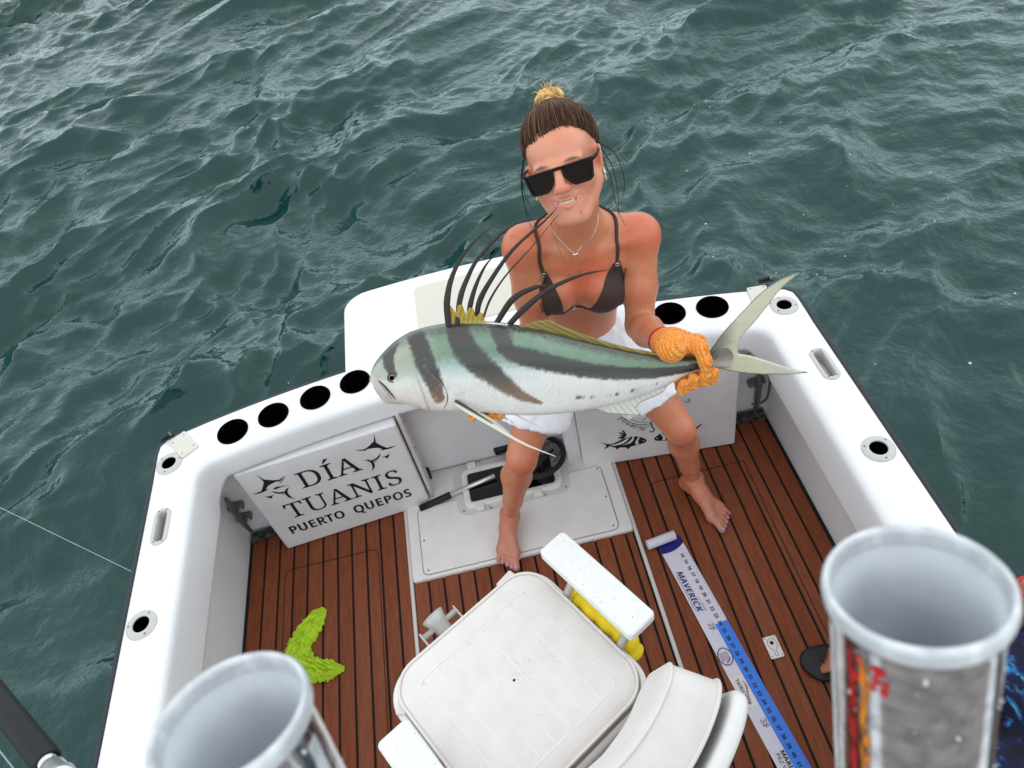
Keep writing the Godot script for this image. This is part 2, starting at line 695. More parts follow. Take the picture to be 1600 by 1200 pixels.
	const EDGES := [
		[0, 1, Vector3(0, 0, 0), Vector3(1, 0, 0)], [2, 3, Vector3(0, 1, 0), Vector3(1, 1, 0)], [4, 5, Vector3(0, 0, 1), Vector3(1, 0, 1)], [6, 7, Vector3(0, 1, 1), Vector3(1, 1, 1)],
		[0, 2, Vector3(0, 0, 0), Vector3(0, 1, 0)], [1, 3, Vector3(1, 0, 0), Vector3(1, 1, 0)], [4, 6, Vector3(0, 0, 1), Vector3(0, 1, 1)], [5, 7, Vector3(1, 0, 1), Vector3(1, 1, 1)],
		[0, 4, Vector3(0, 0, 0), Vector3(0, 0, 1)], [1, 5, Vector3(1, 0, 0), Vector3(1, 0, 1)], [2, 6, Vector3(0, 1, 0), Vector3(0, 1, 1)], [3, 7, Vector3(1, 1, 0), Vector3(1, 1, 1)],
	]

class Body:
	# joins several fields into one mesh
	var v := PackedVector3Array()
	var n := PackedVector3Array()
	var c := PackedColorArray()
	var i := PackedInt32Array()

	func add(f: Field, paint: Callable, xf := Transform3D.IDENTITY) -> void:
		f.into(v, n, c, i, paint, xf)

	func mesh() -> ArrayMesh:
		var a := []
		a.resize(Mesh.ARRAY_MAX)
		a[Mesh.ARRAY_VERTEX] = v
		a[Mesh.ARRAY_NORMAL] = n
		a[Mesh.ARRAY_COLOR] = c
		a[Mesh.ARRAY_INDEX] = i
		var m := ArrayMesh.new()
		m.add_surface_from_arrays(Mesh.PRIMITIVE_TRIANGLES, a)
		return m

# ---------------------------------------------------------------- the sea
func sea() -> void:
	var waves := []
	var r := RandomNumberGenerator.new()
	r.seed = 21
	var main := deg_to_rad(62.0)
	for i in 34:
		var lam := 1.9 * pow(0.11 / 1.9, i / 33.0)
		var spread := 0.35 + 0.5 * i / 33.0
		var a := main + r.randfn(0.0, spread)
		var k := TAU / lam
		var steep := 0.098 if lam < 1.3 else 0.066
		waves.append([cos(a) * k, sin(a) * k, r.randf() * TAU, steep / k, cos(a), sin(a)])
	var x0 := -11.0
	var x1 := 9.0
	var z0 := -15.0
	var z1 := 4.0
	var step := 0.036
	var nx := int((x1 - x0) / step) + 1
	var nzz := int((z1 - z0) / step) + 1
	var kx := PackedFloat32Array()
	var kz := PackedFloat32Array()
	var ph := PackedFloat32Array()
	var am := PackedFloat32Array()
	for w in waves:
		kx.append(w[0])
		kz.append(w[1])
		ph.append(w[2])
		am.append(w[3])
	var cnt := kx.size()
	var warp := FastNoiseLite.new()
	warp.seed = 5
	warp.frequency = 0.35
	warp.fractal_octaves = 2
	var gust := FastNoiseLite.new()
	gust.seed = 9
	gust.frequency = 0.16
	gust.fractal_octaves = 2
	var crest := FastNoiseLite.new()
	crest.seed = 33
	crest.frequency = 1.0
	crest.fractal_octaves = 2
	var ca := cos(main)
	var sa := sin(main)
	var vs := PackedVector3Array()
	vs.resize(nx * nzz)
	var i := 0
	for iz in nzz:
		var z := z0 + (z1 - z0) * iz / (nzz - 1)
		for ix in nx:
			var x := x0 + (x1 - x0) * ix / (nx - 1)
			var edge := clampf(minf(minf(x - x0, x1 - x), minf(z - z0, z1 - z)) / 1.5, 0.0, 1.0)
			var wx := x + warp.get_noise_2d(x, z) * 0.55
			var wz := z + warp.get_noise_2d(x + 50.0, z) * 0.55
			var lull := 0.80 + 0.55 * gust.get_noise_2d(x, z)
			# the lee of the hull, to starboard, lies calmer
			lull *= lerpf(1.0, 0.72, smoothstep(0.0, 3.5, x - 0.25 * z))
			var y := 0.0
			var dx := 0.0
			var dz := 0.0
			for k in cnt:
				var p := kx[k] * wx + kz[k] * wz + ph[k]
				var a := am[k]
				y += a * sin(p)
				var c := a * cos(p)
				dx += c * kx[k]
				dz += c * kz[k]
			var along := (-wx * sa + wz * ca) * 0.55
			var across := (wx * ca + wz * sa) * 1.5
			var c1 := crest.get_noise_2d(along, across)
			var c2 := crest.get_noise_2d(along * 2.6 + 40.0, across * 2.3 + 0.3 * along)
			y += 0.075 * (0.42 - sqrt(c1 * c1 + 0.012)) + 0.034 * (0.42 - sqrt(c2 * c2 + 0.014))
			# crests sharper than troughs
			var q := y * lull * edge
			vs[i] = Vector3(x + dx * 0.045 * edge * lull, SEA + q + absf(q) * q * 2.0, z + dz * 0.045 * edge * lull)
			i += 1
	var idx := PackedInt32Array()
	idx.resize((nx - 1) * (nzz - 1) * 6)
	var ns := PackedVector3Array()
	ns.resize(vs.size())
	var t := 0
	for iz in nzz - 1:
		for ix in nx - 1:
			var a := iz * nx + ix
			idx[t] = a
			idx[t + 1] = a + 1
			idx[t + 2] = a + nx
			idx[t + 3] = a + 1
			idx[t + 4] = a + nx + 1
			idx[t + 5] = a + nx
			t += 6
	for iz in nzz:
		for ix in nx:
			var a := iz * nx + ix
			var e := vs[a + 1 if ix < nx - 1 else a] - vs[a - 1 if ix > 0 else a]
			var f := vs[a + nx if iz < nzz - 1 else a] - vs[a - nx if iz > 0 else a]
			ns[a] = f.cross(e).normalized()
	# the calm sheet that runs on to the horizon, butted to the near patch's still edge
	var far := 3000.0
	var b := vs.size()
	for p in [Vector2(-far, -far), Vector2(far, -far), Vector2(far, far), Vector2(-far, far), Vector2(x0, z0), Vector2(x1, z0), Vector2(x1, z1), Vector2(x0, z1)]:
		vs.append(Vector3(p.x, SEA, p.y))
		ns.append(Vector3.UP)
	for k in 4:
		var l := (k + 1) % 4
		idx.append_array(PackedInt32Array([b + k, b + l, b + 4 + l, b + k, b + 4 + l, b + 4 + k]))
	var a := []
	a.resize(Mesh.ARRAY_MAX)
	a[Mesh.ARRAY_VERTEX] = vs
	a[Mesh.ARRAY_NORMAL] = ns
	a[Mesh.ARRAY_INDEX] = idx
	var m := ArrayMesh.new()
	m.add_surface_from_arrays(Mesh.PRIMITIVE_TRIANGLES, a)
	var o := MeshInstance3D.new()
	o.name = "sea_water"
	o.mesh = m
	o.material_override = M["water"]
	o.set_meta("kind", "structure")
	o.set_meta("label", "dark green rippled sea around the white boat")
	add_child(o)
	# a few bubbles drifting in the lee
	var st := new_st()
	var r2 := RandomNumberGenerator.new()
	r2.seed = 5
	for k in 46:
		var p := Vector2(r2.randfn(1.75, 0.55), r2.randfn(-2.2, 0.7)) if k < 30 else Vector2(r2.randfn(-0.7, 0.5), r2.randfn(-1.75, 0.35))
		var ix := clampi(int(round((p.x - x0) / (x1 - x0) * (nx - 1))), 0, nx - 1)
		var iz := clampi(int(round((p.y - z0) / (z1 - z0) * (nzz - 1))), 0, nzz - 1)
		var rad := r2.randf_range(0.002, 0.0055) * (1.5 if k % 9 == 0 else 1.0)
		ell_into(st, vs[iz * nx + ix], Vector3(rad, rad * 0.7, rad), Basis.IDENTITY, 8, 6)
	var bub := MeshInstance3D.new()
	bub.name = "foam_bubbles"
	bub.mesh = fin_smooth(st)
	bub.material_override = M["trim"]
	bub.set_meta("kind", "stuff")
	bub.set_meta("label", "scattered white bubbles on the dark water beside the boat")
	add_child(bub)

# ---------------------------------------------------------------- the boat
func inner_z(x: float) -> float:
	return -0.80 + 0.11 * pow(x / 0.9, 2.0)

func outer_z(x: float) -> float:
	return -0.985 + 0.115 * pow(x / 0.95, 2.0)

func boat() -> void:
	var b := thing("fishing_boat", "white sport fishing boat cockpit with brown slatted sole, rod holders and lettered transom lockers", "boat")
	await hull(b)
	cockpit_sole(b)
	lockers(b)
	fittings(b)
	deck_hatch(b)
	flybridge(b)

func hull(b: Node3D) -> void:
	# stations run up the port side of the picture, across the transom and back: inner point, outer point, lip depth, wall offset
	var S := []
	for z in [1.7, 1.35, 1.0, 0.7, 0.4, 0.1, -0.1, -0.3, -0.45, -0.56, -0.63]:
		S.append([Vector2(-0.91, z), Vector2(-1.056, z if z > -0.5 else z * 1.06), 0.385, Vector2(-0.997, z if z > -0.4 else -0.4 + (z + 0.4) * 1.35)])
	var outc := [Vector2(-1.057, -0.735), Vector2(-1.057, -0.79), Vector2(-1.053, -0.822), Vector2(-1.035, -0.843), Vector2(-1.0, -0.857), Vector2(-0.96, -0.866)]
	for i in range(1, 7):
		var a := PI + PI / 2 * i / 6.5
		var c := Vector2(-0.845, -0.637)
		S.append([c + Vector2(cos(a), -sin(a) * -1.0) * 0.066, outc[i - 1], lerpf(0.385, 0.478, i / 6.0), [Vector2(-0.997, -0.76), Vector2(-0.997, -0.80), Vector2(-0.996, -0.834), Vector2(-0.985, -0.838), Vector2(-0.95, -0.838), Vector2(-0.91, -0.838)][i - 1]])
	for i in 27:
		var x := lerpf(-0.815, 0.815, i / 26.0)
		S.append([Vector2(x, inner_z(x)), Vector2(x * 1.11, outer_z(x * 1.11)), 0.478, Vector2(x * 1.08, -0.84) if absf(x) > 0.36 else Vector2(x, -0.895)])
	var left := S.slice(0, 17)
	left.reverse()
	for s in left:
		S.append([Vector2(-s[0].x, s[0].y), Vector2(-s[1].x, s[1].y), s[2], Vector2(-s[3].x, s[3].y)])
	var rows := []
	for s in S:
		var I: Vector2 = s[0]
		var d: Vector2 = (s[1] - I)
		var w := d.length()
		d /= w
		var yl: float = s[2]
		var wall: Vector2 = s[3]
		var dw := wall - I
		var wi := dw.length()
		dw /= wi
		var prof := [[w - 0.03, -0.75], [w - 0.024, -0.45], [w - 0.016, -0.15], [w - 0.006, 0.35], [w - 0.002, 0.5], [w, 0.54], [w - 0.002, 0.562], [w - 0.009, 0.575], [w - 0.02, 0.5795], [w - 0.04, 0.58], [w * 0.5, 0.5815],
			[0.032, 0.5812], [0.024, 0.5805], [0.014, 0.5775], [0.0065, 0.572], [0.002, 0.564], [0.0003, 0.555], [0.0, 0.54], [0.0, yl + 0.02], [0.0015, yl + 0.007], [0.006, yl + 0.0015], [0.014, yl], [wi - 0.012, yl], [wi - 0.001, yl - 0.012], [wi, 0.3], [wi, 0.03], [wi, -0.03], [wi, -0.07], [wi + 0.004, -0.09], [wi + 0.004, -0.75]]
		var row := PackedVector3Array()
		for p in prof:
			var q: Vector2 = I + (dw if p[1] < yl - 0.001 and row.size() > 20 else d) * p[0]
			row.append(Vector3(q.x, p[1], q.y))
		rows.append(row)
	var st := new_st()
	sweep_grid(st, rows, true)
	for e in [0, rows.size() - 1]:
		var row: PackedVector3Array = rows[e]
		var flat := PackedVector2Array()
		for p in row:
			flat.append(Vector2(p.x, p.y))
		var tris := Geometry2D.triangulate_polygon(flat)
		for t in range(0, tris.size(), 3):
			var abc := [row[tris[t]], row[tris[t + 1]], row[tris[t + 2]]]
			var nrm: Vector3 = (abc[1] - abc[0]).cross(abc[2] - abc[0])
			if nrm.z > 0.0:
				abc.reverse()
			for p in abc:
				st.add_vertex(p)
	var solid := fin_smooth(st)
	var csg := CSGCombiner3D.new()
	var body := CSGMesh3D.new()
	body.mesh = solid
	csg.add_child(body)
	for h in CUPS:
		csg.add_child(drill(0.048, Vector3(h.x, 0.56, h.y), Vector3.ZERO, 0.2))
	for h in RODS:
		csg.add_child(drill(0.0232, Vector3(h.x, 0.56, h.y), Vector3(0, 0, 0), 0.24))
	for h in SLOTS:
		for e in [-1, 1]:
			csg.add_child(drill(0.0185, Vector3(h.x, 0.57, h.y + e * 0.038), Vector3.ZERO, 0.16))
		var bx := CSGBox3D.new()
		bx.size = Vector3(0.037, 0.16, 0.076)
		bx.position = Vector3(h.x, 0.57, h.y)
		bx.operation = CSGShape3D.OPERATION_SUBTRACTION
		csg.add_child(bx)
	add_child(csg)
	await get_tree().process_frame
	await get_tree().process_frame
	var baked := csg.bake_static_mesh()
	remove_child(csg)
	csg.free()
	if baked == null or baked.get_surface_count() == 0:
		print("hull: no boolean result")
		baked = solid
	part(b, "hull", flat_tops(baked), "gelcoat")
	# rubber rub rail along the outer edge
	var rail := []
	for s in S:
		var d: Vector2 = (s[1] - s[0]).normalized()
		var q: Vector2 = s[1] + d * 0.004
		rail.append(Vector3(q.x, 0.556, q.y))
	part(b, "rub_rail", tube(rail, [0.0125], 8), "rubber")
	# the after platform
	var st2 := new_st()
	var out := PackedVector2Array()
	for i in 9:
		var x := lerpf(-0.432, 0.432, i / 8.0)
		out.append(Vector2(x, -(outer_z(x) + 0.03)))
	for i in 7:
		var a := PI / 2 * i / 6.0
		out.append(Vector2(0.342 + cos(a) * 0.09, 1.262 + sin(a) * 0.09))
	for i in range(1, 6):
		var x := lerpf(0.342, -0.342, i / 6.0)
		out.append(Vector2(x, 1.352 + 0.014 * (1.0 - pow(x / 0.342, 2.0))))
	for i in 7:
		var a := PI / 2 + PI / 2 * i / 6.0
		out.append(Vector2(-0.342 + cos(a) * 0.09, 1.262 + sin(a) * 0.09))
	var rows2 := []
	for q in [[0.0, 0.40], [0.0, 0.56], [0.003, 0.574], [0.009, 0.581], [0.018, 0.5845], [0.03, 0.5855]]:
		var row := PackedVector3Array()
		var c := Vector2(0, 1.14)
		for p in out:
			var dd := (c - p)
			var k := Vector2(signf(dd.x) * minf(absf(dd.x), q[0]), signf(dd.y) * minf(absf(dd.y), q[0]))
			var f := p + Vector2(k.x * clampf(absf(dd.x) / 0.43, 0, 1), k.y * clampf(absf(dd.y) / 0.2, 0, 1))
			row.append(Vector3(f.x, q[1], -f.y))
		rows2.append(row)
	sweep_grid(st2, rows2, true)
	var top: PackedVector3Array = rows2[rows2.size() - 1]
	var flat2 := PackedVector2Array()
	for p in top:
		flat2.append(Vector2(p.x, p.z))
	var tr := Geometry2D.triangulate_polygon(flat2)
	for t in range(0, tr.size(), 3):
		for k in 3:
			st2.add_vertex(top[tr[t + k]])
	part(b, "after_platform", fin_smooth(st2), "gelcoat")
	var pad := part(b, "nonskid_pad", rbox(Vector3(0.56, 0.006, 0.25), 0.0025, 2, 0.03), "nonskid", Transform3D(Basis.IDENTITY, Vector3(0.115, 0.587, -1.165)))
	pad.set_meta("label", "cream nonskid patch on the after platform")

const CUPS := [Vector2(-0.802, -0.799), Vector2(-0.669, -0.828), Vector2(-0.53, -0.86), Vector2(-0.396, -0.888), Vector2(0.652, -0.848), Vector2(0.787, -0.83)]
const RODS := [Vector2(-1.001, -0.728), Vector2(-0.996, -0.179), Vector2(0.994, -0.76), Vector2(0.997, -0.17)]
const SLOTS := [Vector2(-0.992, -0.49), Vector2(1.001, -0.492)]

func drill(r: float, at: Vector3, turn: Vector3, depth: float) -> CSGCylinder3D:
	var c := CSGCylinder3D.new()
	c.radius = r
	c.height = depth
	c.sides = 28
	c.position = at
	c.rotation = turn
	c.operation = CSGShape3D.OPERATION_SUBTRACTION
	return c

func cockpit_sole(b: Node3D) -> void:
	var sole := part(b, "cockpit_sole", rbox(Vector3(1.992, 0.05, 2.5), 0.002, 1), "caulk", Transform3D(Basis.IDENTITY, Vector3(0, -0.031, 0.45)))
	var gap := 0.0075
	var lines_r := [0.3955, 0.4455, 0.498, 0.551, 0.605, 0.658, 0.712, 0.769, 0.822, 0.876, 0.931, 0.985]
	var spans := []
	for i in lines_r.size() - 1:
		spans.append([lines_r[i], lines_r[i + 1], -0.79])
		spans.append([-lines_r[i + 1], -lines_r[i], -0.79])
	var mid := []
	for i in 15:
		mid.append(-0.3915 + 0.0535 * i)
	mid.append(0.385)
	for i in mid.size() - 1:
		spans.append([mid[i], mid[i + 1], -0.46])
	var n := 0
	for s in spans:
		var w: float = s[1] - s[0] - gap
		if w < 0.012:
			continue
		var z1 := 1.66
		var len: float = z1 - s[2]
		var o := part(sole, "plank", rbox(Vector3(w, 0.008, len), 0.0016, 2), "teak%d" % ((n * 7 + n / 3) % 4), Transform3D(Basis.IDENTITY, Vector3((s[0] + s[1]) * 0.5, 0.031 - 0.004 + rng.randf_range(-0.0003, 0.0003), (z1 + s[2]) * 0.5 - 0.45)))
		n += 1
	# white trim strips beside the centre panel
	for x in [-0.3965, 0.3945]:
		part(sole, "trim_strip", rbox(Vector3(0.013, 0.014, 2.36), 0.004, 2), "trim", Transform3D(Basis.IDENTITY, Vector3(x, 0.031, -0.05)))
	# thin routed seams of the two soft lids
	var seam := [Vector3(-0.852, 0.0008, 1.0), Vector3(-0.852, 0.0008, -0.600), Vector3(-0.846, 0.0008, -0.618), Vector3(-0.83, 0.0008, -0.626), Vector3(-0.53, 0.0008, -0.626), Vector3(-0.514, 0.0008, -0.618), Vector3(-0.508, 0.0008, -0.600), Vector3(-0.508, 0.0008, 1.0)]
	part(sole, "lid_seam", tube(seam, [0.0013], 5), "caulk", Transform3D(Basis.IDENTITY, Vector3(0, 0.031, -0.45)))
	var seam2 := []
	for p in seam:
		seam2.append(Vector3(-p.x if p.x > -0.7 else 0.852, p.y, p.z))
	part(sole, "lid_seam", tube(seam2, [0.0013], 5), "caulk", Transform3D(Basis.IDENTITY, Vector3(-0.012, 0.031, -0.446)))
	# crumbs, scale flakes and drips on the slats
	var sp := new_st()
	for i in 150:
		var x := rng.randf_range(-0.97, 0.97)
		var z := rng.randf_range(-0.74, 0.6)
		if absf(x) < 0.40 and z < -0.44:
			continue
		var k := rng.randf_range(0.0008, 0.0024)
		ell_into(sp, Vector3(x, 0.0312, z + -0.45), Vector3(k, 0.0005, k * rng.randf_range(0.5, 1.6)), Basis.from_euler(Vector3(0, rng.randf() * 3.0, 0)), 6, 4)
	var specks := part(sole, "deck_specks", fin_smooth(sp), "grime")
	specks.set_meta("kind", "stuff")
	# flush pull near the picture's right edge
	var pull := thing_part(b, "flush_pull", Vector3(0.674, 0.004, 0.045), 0.02)
	part(pull, "plate", rbox(Vector3(0.041, 0.006, 0.068), 0.002, 2, 0.005), "hatchwhite")
	part(pull, "ring", tube(curve([Vector3(0, 0.0035, -0.026), Vector3(0.013, 0.0035, -0.016), Vector3(0.012, 0.0035, 0.0), Vector3(0.004, 0.0035, 0.01), Vector3(0.004, 0.0035, 0.026), Vector3(-0.004, 0.0035, 0.026), Vector3(-0.004, 0.0035, 0.01), Vector3(-0.012, 0.0035, 0.0), Vector3(-0.013, 0.0035, -0.016)], 4, true), [0.0008], 5), "seamdark")
	part(pull, "finger_hole", lathe([Vector2(0.0001, 0.0038), Vector2(0.0055, 0.0038), Vector2(0.006, 0.003)], 14), "black", Transform3D(Basis.IDENTITY, Vector3(0, 0, -0.012)))
	for e in [Vector2(-1, -1), Vector2(1, -1), Vector2(1, 1), Vector2(-1, 1)]:
		part(pull, "screw", ell(Vector3(e.x * 0.015, 0.003, e.y * 0.028), Vector3(0.002, 0.001, 0.002)), "darksteel")

func thing_part(parent: Node3D, called: String, at: Vector3, yaw := 0.0) -> Node3D:
	# a part made of sub-parts
	var o := Node3D.new()
	var key := str(parent.get_instance_id()) + called
	if used.has(key):
		used[key] += 1
		o.name = "%s_%03d" % [called, used[key]]
	else:
		used[key] = 0
		o.name = called
	o.position = at
	o.rotation.y = yaw
	parent.add_child(o, true)
	return o

func lockers(b: Node3D) -> void:
	# the two lettered locker fronts under the transom lip; local x runs along the face, y up, z out of the face
	var A := Vector3(-0.845, 0.004, -0.712)
	var B := Vector3(-0.298, 0.004, -0.762)
	var u := (B - A).normalized()
	var face := Basis(u, Vector3.UP, u.cross(Vector3.UP))
	var L := thing_part(b, "transom_locker", A)
	L.basis = face
	L.set_meta("label", "transom locker front with the boat's name in black letters")
	part(L, "locker_box", locker_shape(0.549, 0.468, 0.17), "panel")
	part(L, "name_lettering", text("DÍA", "Droid Serif", 400, 0.084, 0.212), "ink", Transform3D(Basis.IDENTITY, Vector3(0.173, 0.303, 0.0012)))
	part(L, "name_lettering", text("TUANIS", "Droid Serif", 400, 0.083, 0.412), "ink", Transform3D(Basis.IDENTITY, Vector3(0.078, 0.167, 0.0012)))
	part(L, "port_lettering", text("PUERTO", "Droid Sans", 700, 0.045, 0.200), "ink", Transform3D(Basis.IDENTITY, Vector3(0.050, 0.081, 0.0012)))
	part(L, "port_lettering", text("QUEPOS", "Droid Sans", 700, 0.045, 0.212), "ink", Transform3D(Basis.IDENTITY, Vector3(0.287, 0.081, 0.0012)))
	marlin(L, Vector2(0.078, 0.376), 1.0)
	marlin(L, Vector2(0.462, 0.392), -1.0)
	# trim angle with screws on the locker's inboard end
	var post := thing_part(L, "end_trim", Vector3(0.562, 0, -0.05))
	part(post, "angle", rbox(Vector3(0.014, 0.50, 0.085), 0.003, 2), "trim", Transform3D(Basis.IDENTITY, Vector3(0, 0.24, -0.01)))
	for y in [0.40, 0.26, 0.14]:
		part(post, "screw", ell(Vector3(0.008, y, -0.012), Vector3(0.0015, 0.004, 0.004)), "darksteel")
	part(post, "gap_shade_block", rbox(Vector3(0.022, 0.05, 0.05), 0.004, 2), "black", Transform3D(Basis.IDENTITY, Vector3(0.004, 0.026, -0.075)))  # black block added as the shaded gap beneath the trim

	var A2 := Vector3(0.285, 0.004, -0.752)
	var B2 := Vector3(0.838, 0.004, -0.697)
	var u2 := (B2 - A2).normalized()
	var R := thing_part(b, "transom_locker", A2)
	R.basis = Basis(u2, Vector3.UP, u2.cross(Vector3.UP))
	R.set_meta("label", "transom locker front with the black fish drawings")
	part(R, "locker_box", locker_shape(0.556, 0.468, 0.16), "panel")
	rooster_decal(R, Vector2(0.155, 0.103), 1.0)
	rooster_decal(R, Vector2(0.345, 0.103), -1.0)
	ship_decal(R)
	# side block against the recess
	part(b, "recess_block", rbox(Vector3(0.055, 0.26, 0.10), 0.006, 2), "panel", Transform3D(Basis.IDENTITY, Vector3(0.262, 0.13, -0.845)))
	# transom door at the back of the recess, with the joint round it
	part(b, "transom_door", rbox(Vector3(0.60, 0.50, 0.02), 0.004, 2), "panel", Transform3D(Basis.IDENTITY, Vector3(-0.01, 0.252, -0.902)))
	part(b, "door_seam", tube([Vector3(-0.30, 0.026, -0.888), Vector3(0.28, 0.026, -0.888)], [0.0022], 6), "seamdark")

func locker_shape(w: float, h: float, d: float) -> ArrayMesh:
	var st := new_st()
	rbox_into(st, Vector3(w, h, d), 0.009, Transform3D(Basis.IDENTITY, Vector3(w * 0.5, h * 0.5, -d * 0.5)))
	return st.commit()

func decal(parent: Node3D, called: String, at: Vector2, flip: float, scale: float, polys: Array, m := "ink", out := 0.0011) -> void:
	var st := new_st()
	for p in polys:
		var q := PackedVector2Array()
		for v: Vector2 in v2(p):
			q.append(Vector2(at.x + v.x * scale * flip, at.y + v.y * scale))
		if Geometry2D.is_polygon_clockwise(q):
			q.reverse()
		prism_into(st, q, out, Transform3D.IDENTITY, false)
	st.generate_normals()
	part(parent, called, st.commit(), m)

func marlin(L: Node3D, at: Vector2, flip: float) -> void:
	# leaping billfish emblem drawn as separate strokes, unit = 0.1 m
	decal(L, "billfish_emblem", at, flip, 0.068, [
		[-0.15, 0.98, 0.02, 0.45, 0.35, 0.22, 0.62, 0.1, 0.95, 0.22, 1.05, 0.24, 0.6, -0.02, 0.5, 0.05, 0.15, -0.02, -0.02, -0.1, -0.25, -0.32, -0.5, -0.42, -0.2, 0.02, -0.05, 0.3],
		[-0.92, -0.35, -0.55, -0.42, -0.2, -0.38, -0.05, -0.28, -0.3, -0.28],
		[0.1, -0.38, 0.42, -0.32, 0.72, 0.02, 0.95, 0.1, 0.5, -0.22, 0.38, -0.36, 0.95, -0.5, 0.5, -0.46, 0.12, -0.5, 0.2, -0.42],
		[-0.02, -0.5, 0.12, -0.66, 0.3, -0.8, 0.52, -0.84, 0.5, -0.96, 0.26, -0.92, 0.08, -0.76],
		[1.02, -0.58, 0.82, -0.68, 0.66, -0.9, 0.62, -1.1, 0.66, -1.38, 0.78, -1.68, 0.52, -1.36, 0.48, -1.06, 0.5, -0.9, 0.66, -0.72],
		[-0.52, -0.56, -0.38, -0.8, -0.16, -0.86, 0.0, -0.84, -0.14, -0.94, -0.2, -1.08, -0.34, -0.92],
		[0.3, -1.0, 0.46, -1.02, 0.42, -1.08],
	])

func rooster_decal(R: Node3D, at: Vector2, flip: float) -> void:
	decal(R, "roosterfish_decal", at, flip, 0.082, [
		[-1.0, 0.46, -0.8, 0.30, -0.6, 0.20, -0.4, 0.24, -0.2, 0.34, 0.05, 0.46, 0.3, 0.50, 0.55, 0.46, 0.78, 0.34, 0.96, 0.16, 1.0, 0.04, 0.92, -0.08, 0.6, -0.16, 0.3, -0.2, 0.14, -0.36, 0.06, -0.2, -0.2, -0.14, -0.34, -0.26, -0.38, -0.12, -0.62, 0.06, -0.88, -0.1, -0.76, 0.16],
		[0.02, 0.46, 0.16, 0.66, 0.06, 0.98, -0.06, 1.04, 0.06, 0.78, -0.1, 0.92, -0.18, 0.9, 0.0, 0.68, -0.22, 0.74, -0.04, 0.6, -0.26, 0.58, -0.1, 0.44],
	])
	decal(R, "roosterfish_stripe", at, flip, 0.082, [
		[-0.62, 0.13, -0.3, 0.17, 0.0, 0.30, 0.24, 0.50, 0.3, 0.50, 0.12, 0.22, -0.1, 0.08, -0.4, 0.06],
		[-0.1, 0.0, 0.16, 0.1, 0.34, 0.3, 0.42, 0.5, 0.48, 0.48, 0.42, 0.22, 0.26, 0.04],
		[0.5, -0.12, 0.5, 0.1, 0.6, 0.3, 0.66, 0.40, 0.72, 0.36, 0.62, 0.14, 0.64, -0.12],
		[0.82, 0.10, 0.88, 0.13, 0.9, 0.08, 0.84, 0.05],
	], "panel", 0.0016)

func ship_decal(R: Node3D) -> void:
	var add := func(pts: Array, r: float) -> void:
		var q := []
		for p: Vector2 in curve(pts, 5):
			q.append(Vector3(p.x, p.y, 0.0006))
		part(R, "ship_stroke", tube(q, [r], 5, 0.3, Vector3(0, 0, 1)), "ink")
	add.call([Vector2(0.158, 0.262), Vector2(0.18, 0.226), Vector2(0.215, 0.203), Vector2(0.256, 0.196)], 0.0016)
	add.call([Vector2(0.166, 0.268), Vector2(0.19, 0.236), Vector2(0.222, 0.214), Vector2(0.258, 0.207)], 0.0012)
	add.call([Vector2(0.152, 0.256), Vector2(0.174, 0.218), Vector2(0.21, 0.193), Vector2(0.252, 0.186)], 0.0011)
	add.call([Vector2(0.256, 0.206), Vector2(0.259, 0.18), Vector2(0.266, 0.162), Vector2(0.258, 0.15), Vector2(0.25, 0.156)], 0.0026)
	add.call([Vector2(0.196, 0.242), Vector2(0.226, 0.285), Vector2(0.24, 0.31)], 0.0015)
	add.call([Vector2(0.226, 0.222), Vector2(0.256, 0.246), Vector2(0.28, 0.25)], 0.0013)
	add.call([Vector2(0.11, 0.296), Vector2(0.118, 0.302), Vector2(0.122, 0.292), Vector2(0.128, 0.296), Vector2(0.13, 0.284)], 0.0014)
	add.call([Vector2(0.41, 0.128), Vector2(0.424, 0.142), Vector2(0.432, 0.15)], 0.003)
	add.call([Vector2(0.374, 0.29), Vector2(0.382, 0.279), Vector2(0.392, 0.281), Vector2(0.384, 0.29), Vector2(0.392, 0.297)], 0.0013)
	var st2 := new_st()
	# the script word, its letters slanted along a falling curve
	var word := "Fishing"
	var x := 0.132
	for i in word.length():
		var t := float(i) / 6.0
		var a := lerpf(-0.75, -0.50, t)
		var p := Vector2(0.138 + 0.083 * t, 0.252 - 0.078 * t + 0.012 * sin(t * PI) * -1.0)
		text_into(st2, word[i], "Droid Serif", 400, 0.021 if i == 0 else 0.017, 0.0, Transform3D(Basis(Vector3(cos(a), sin(a), 0), Vector3(-sin(a - 0.3), cos(a - 0.3), 0), Vector3(0, 0, 1)), Vector3(p.x, p.y, 0.0012)))
	part(R, "script_lettering", st2.commit(), "ink")

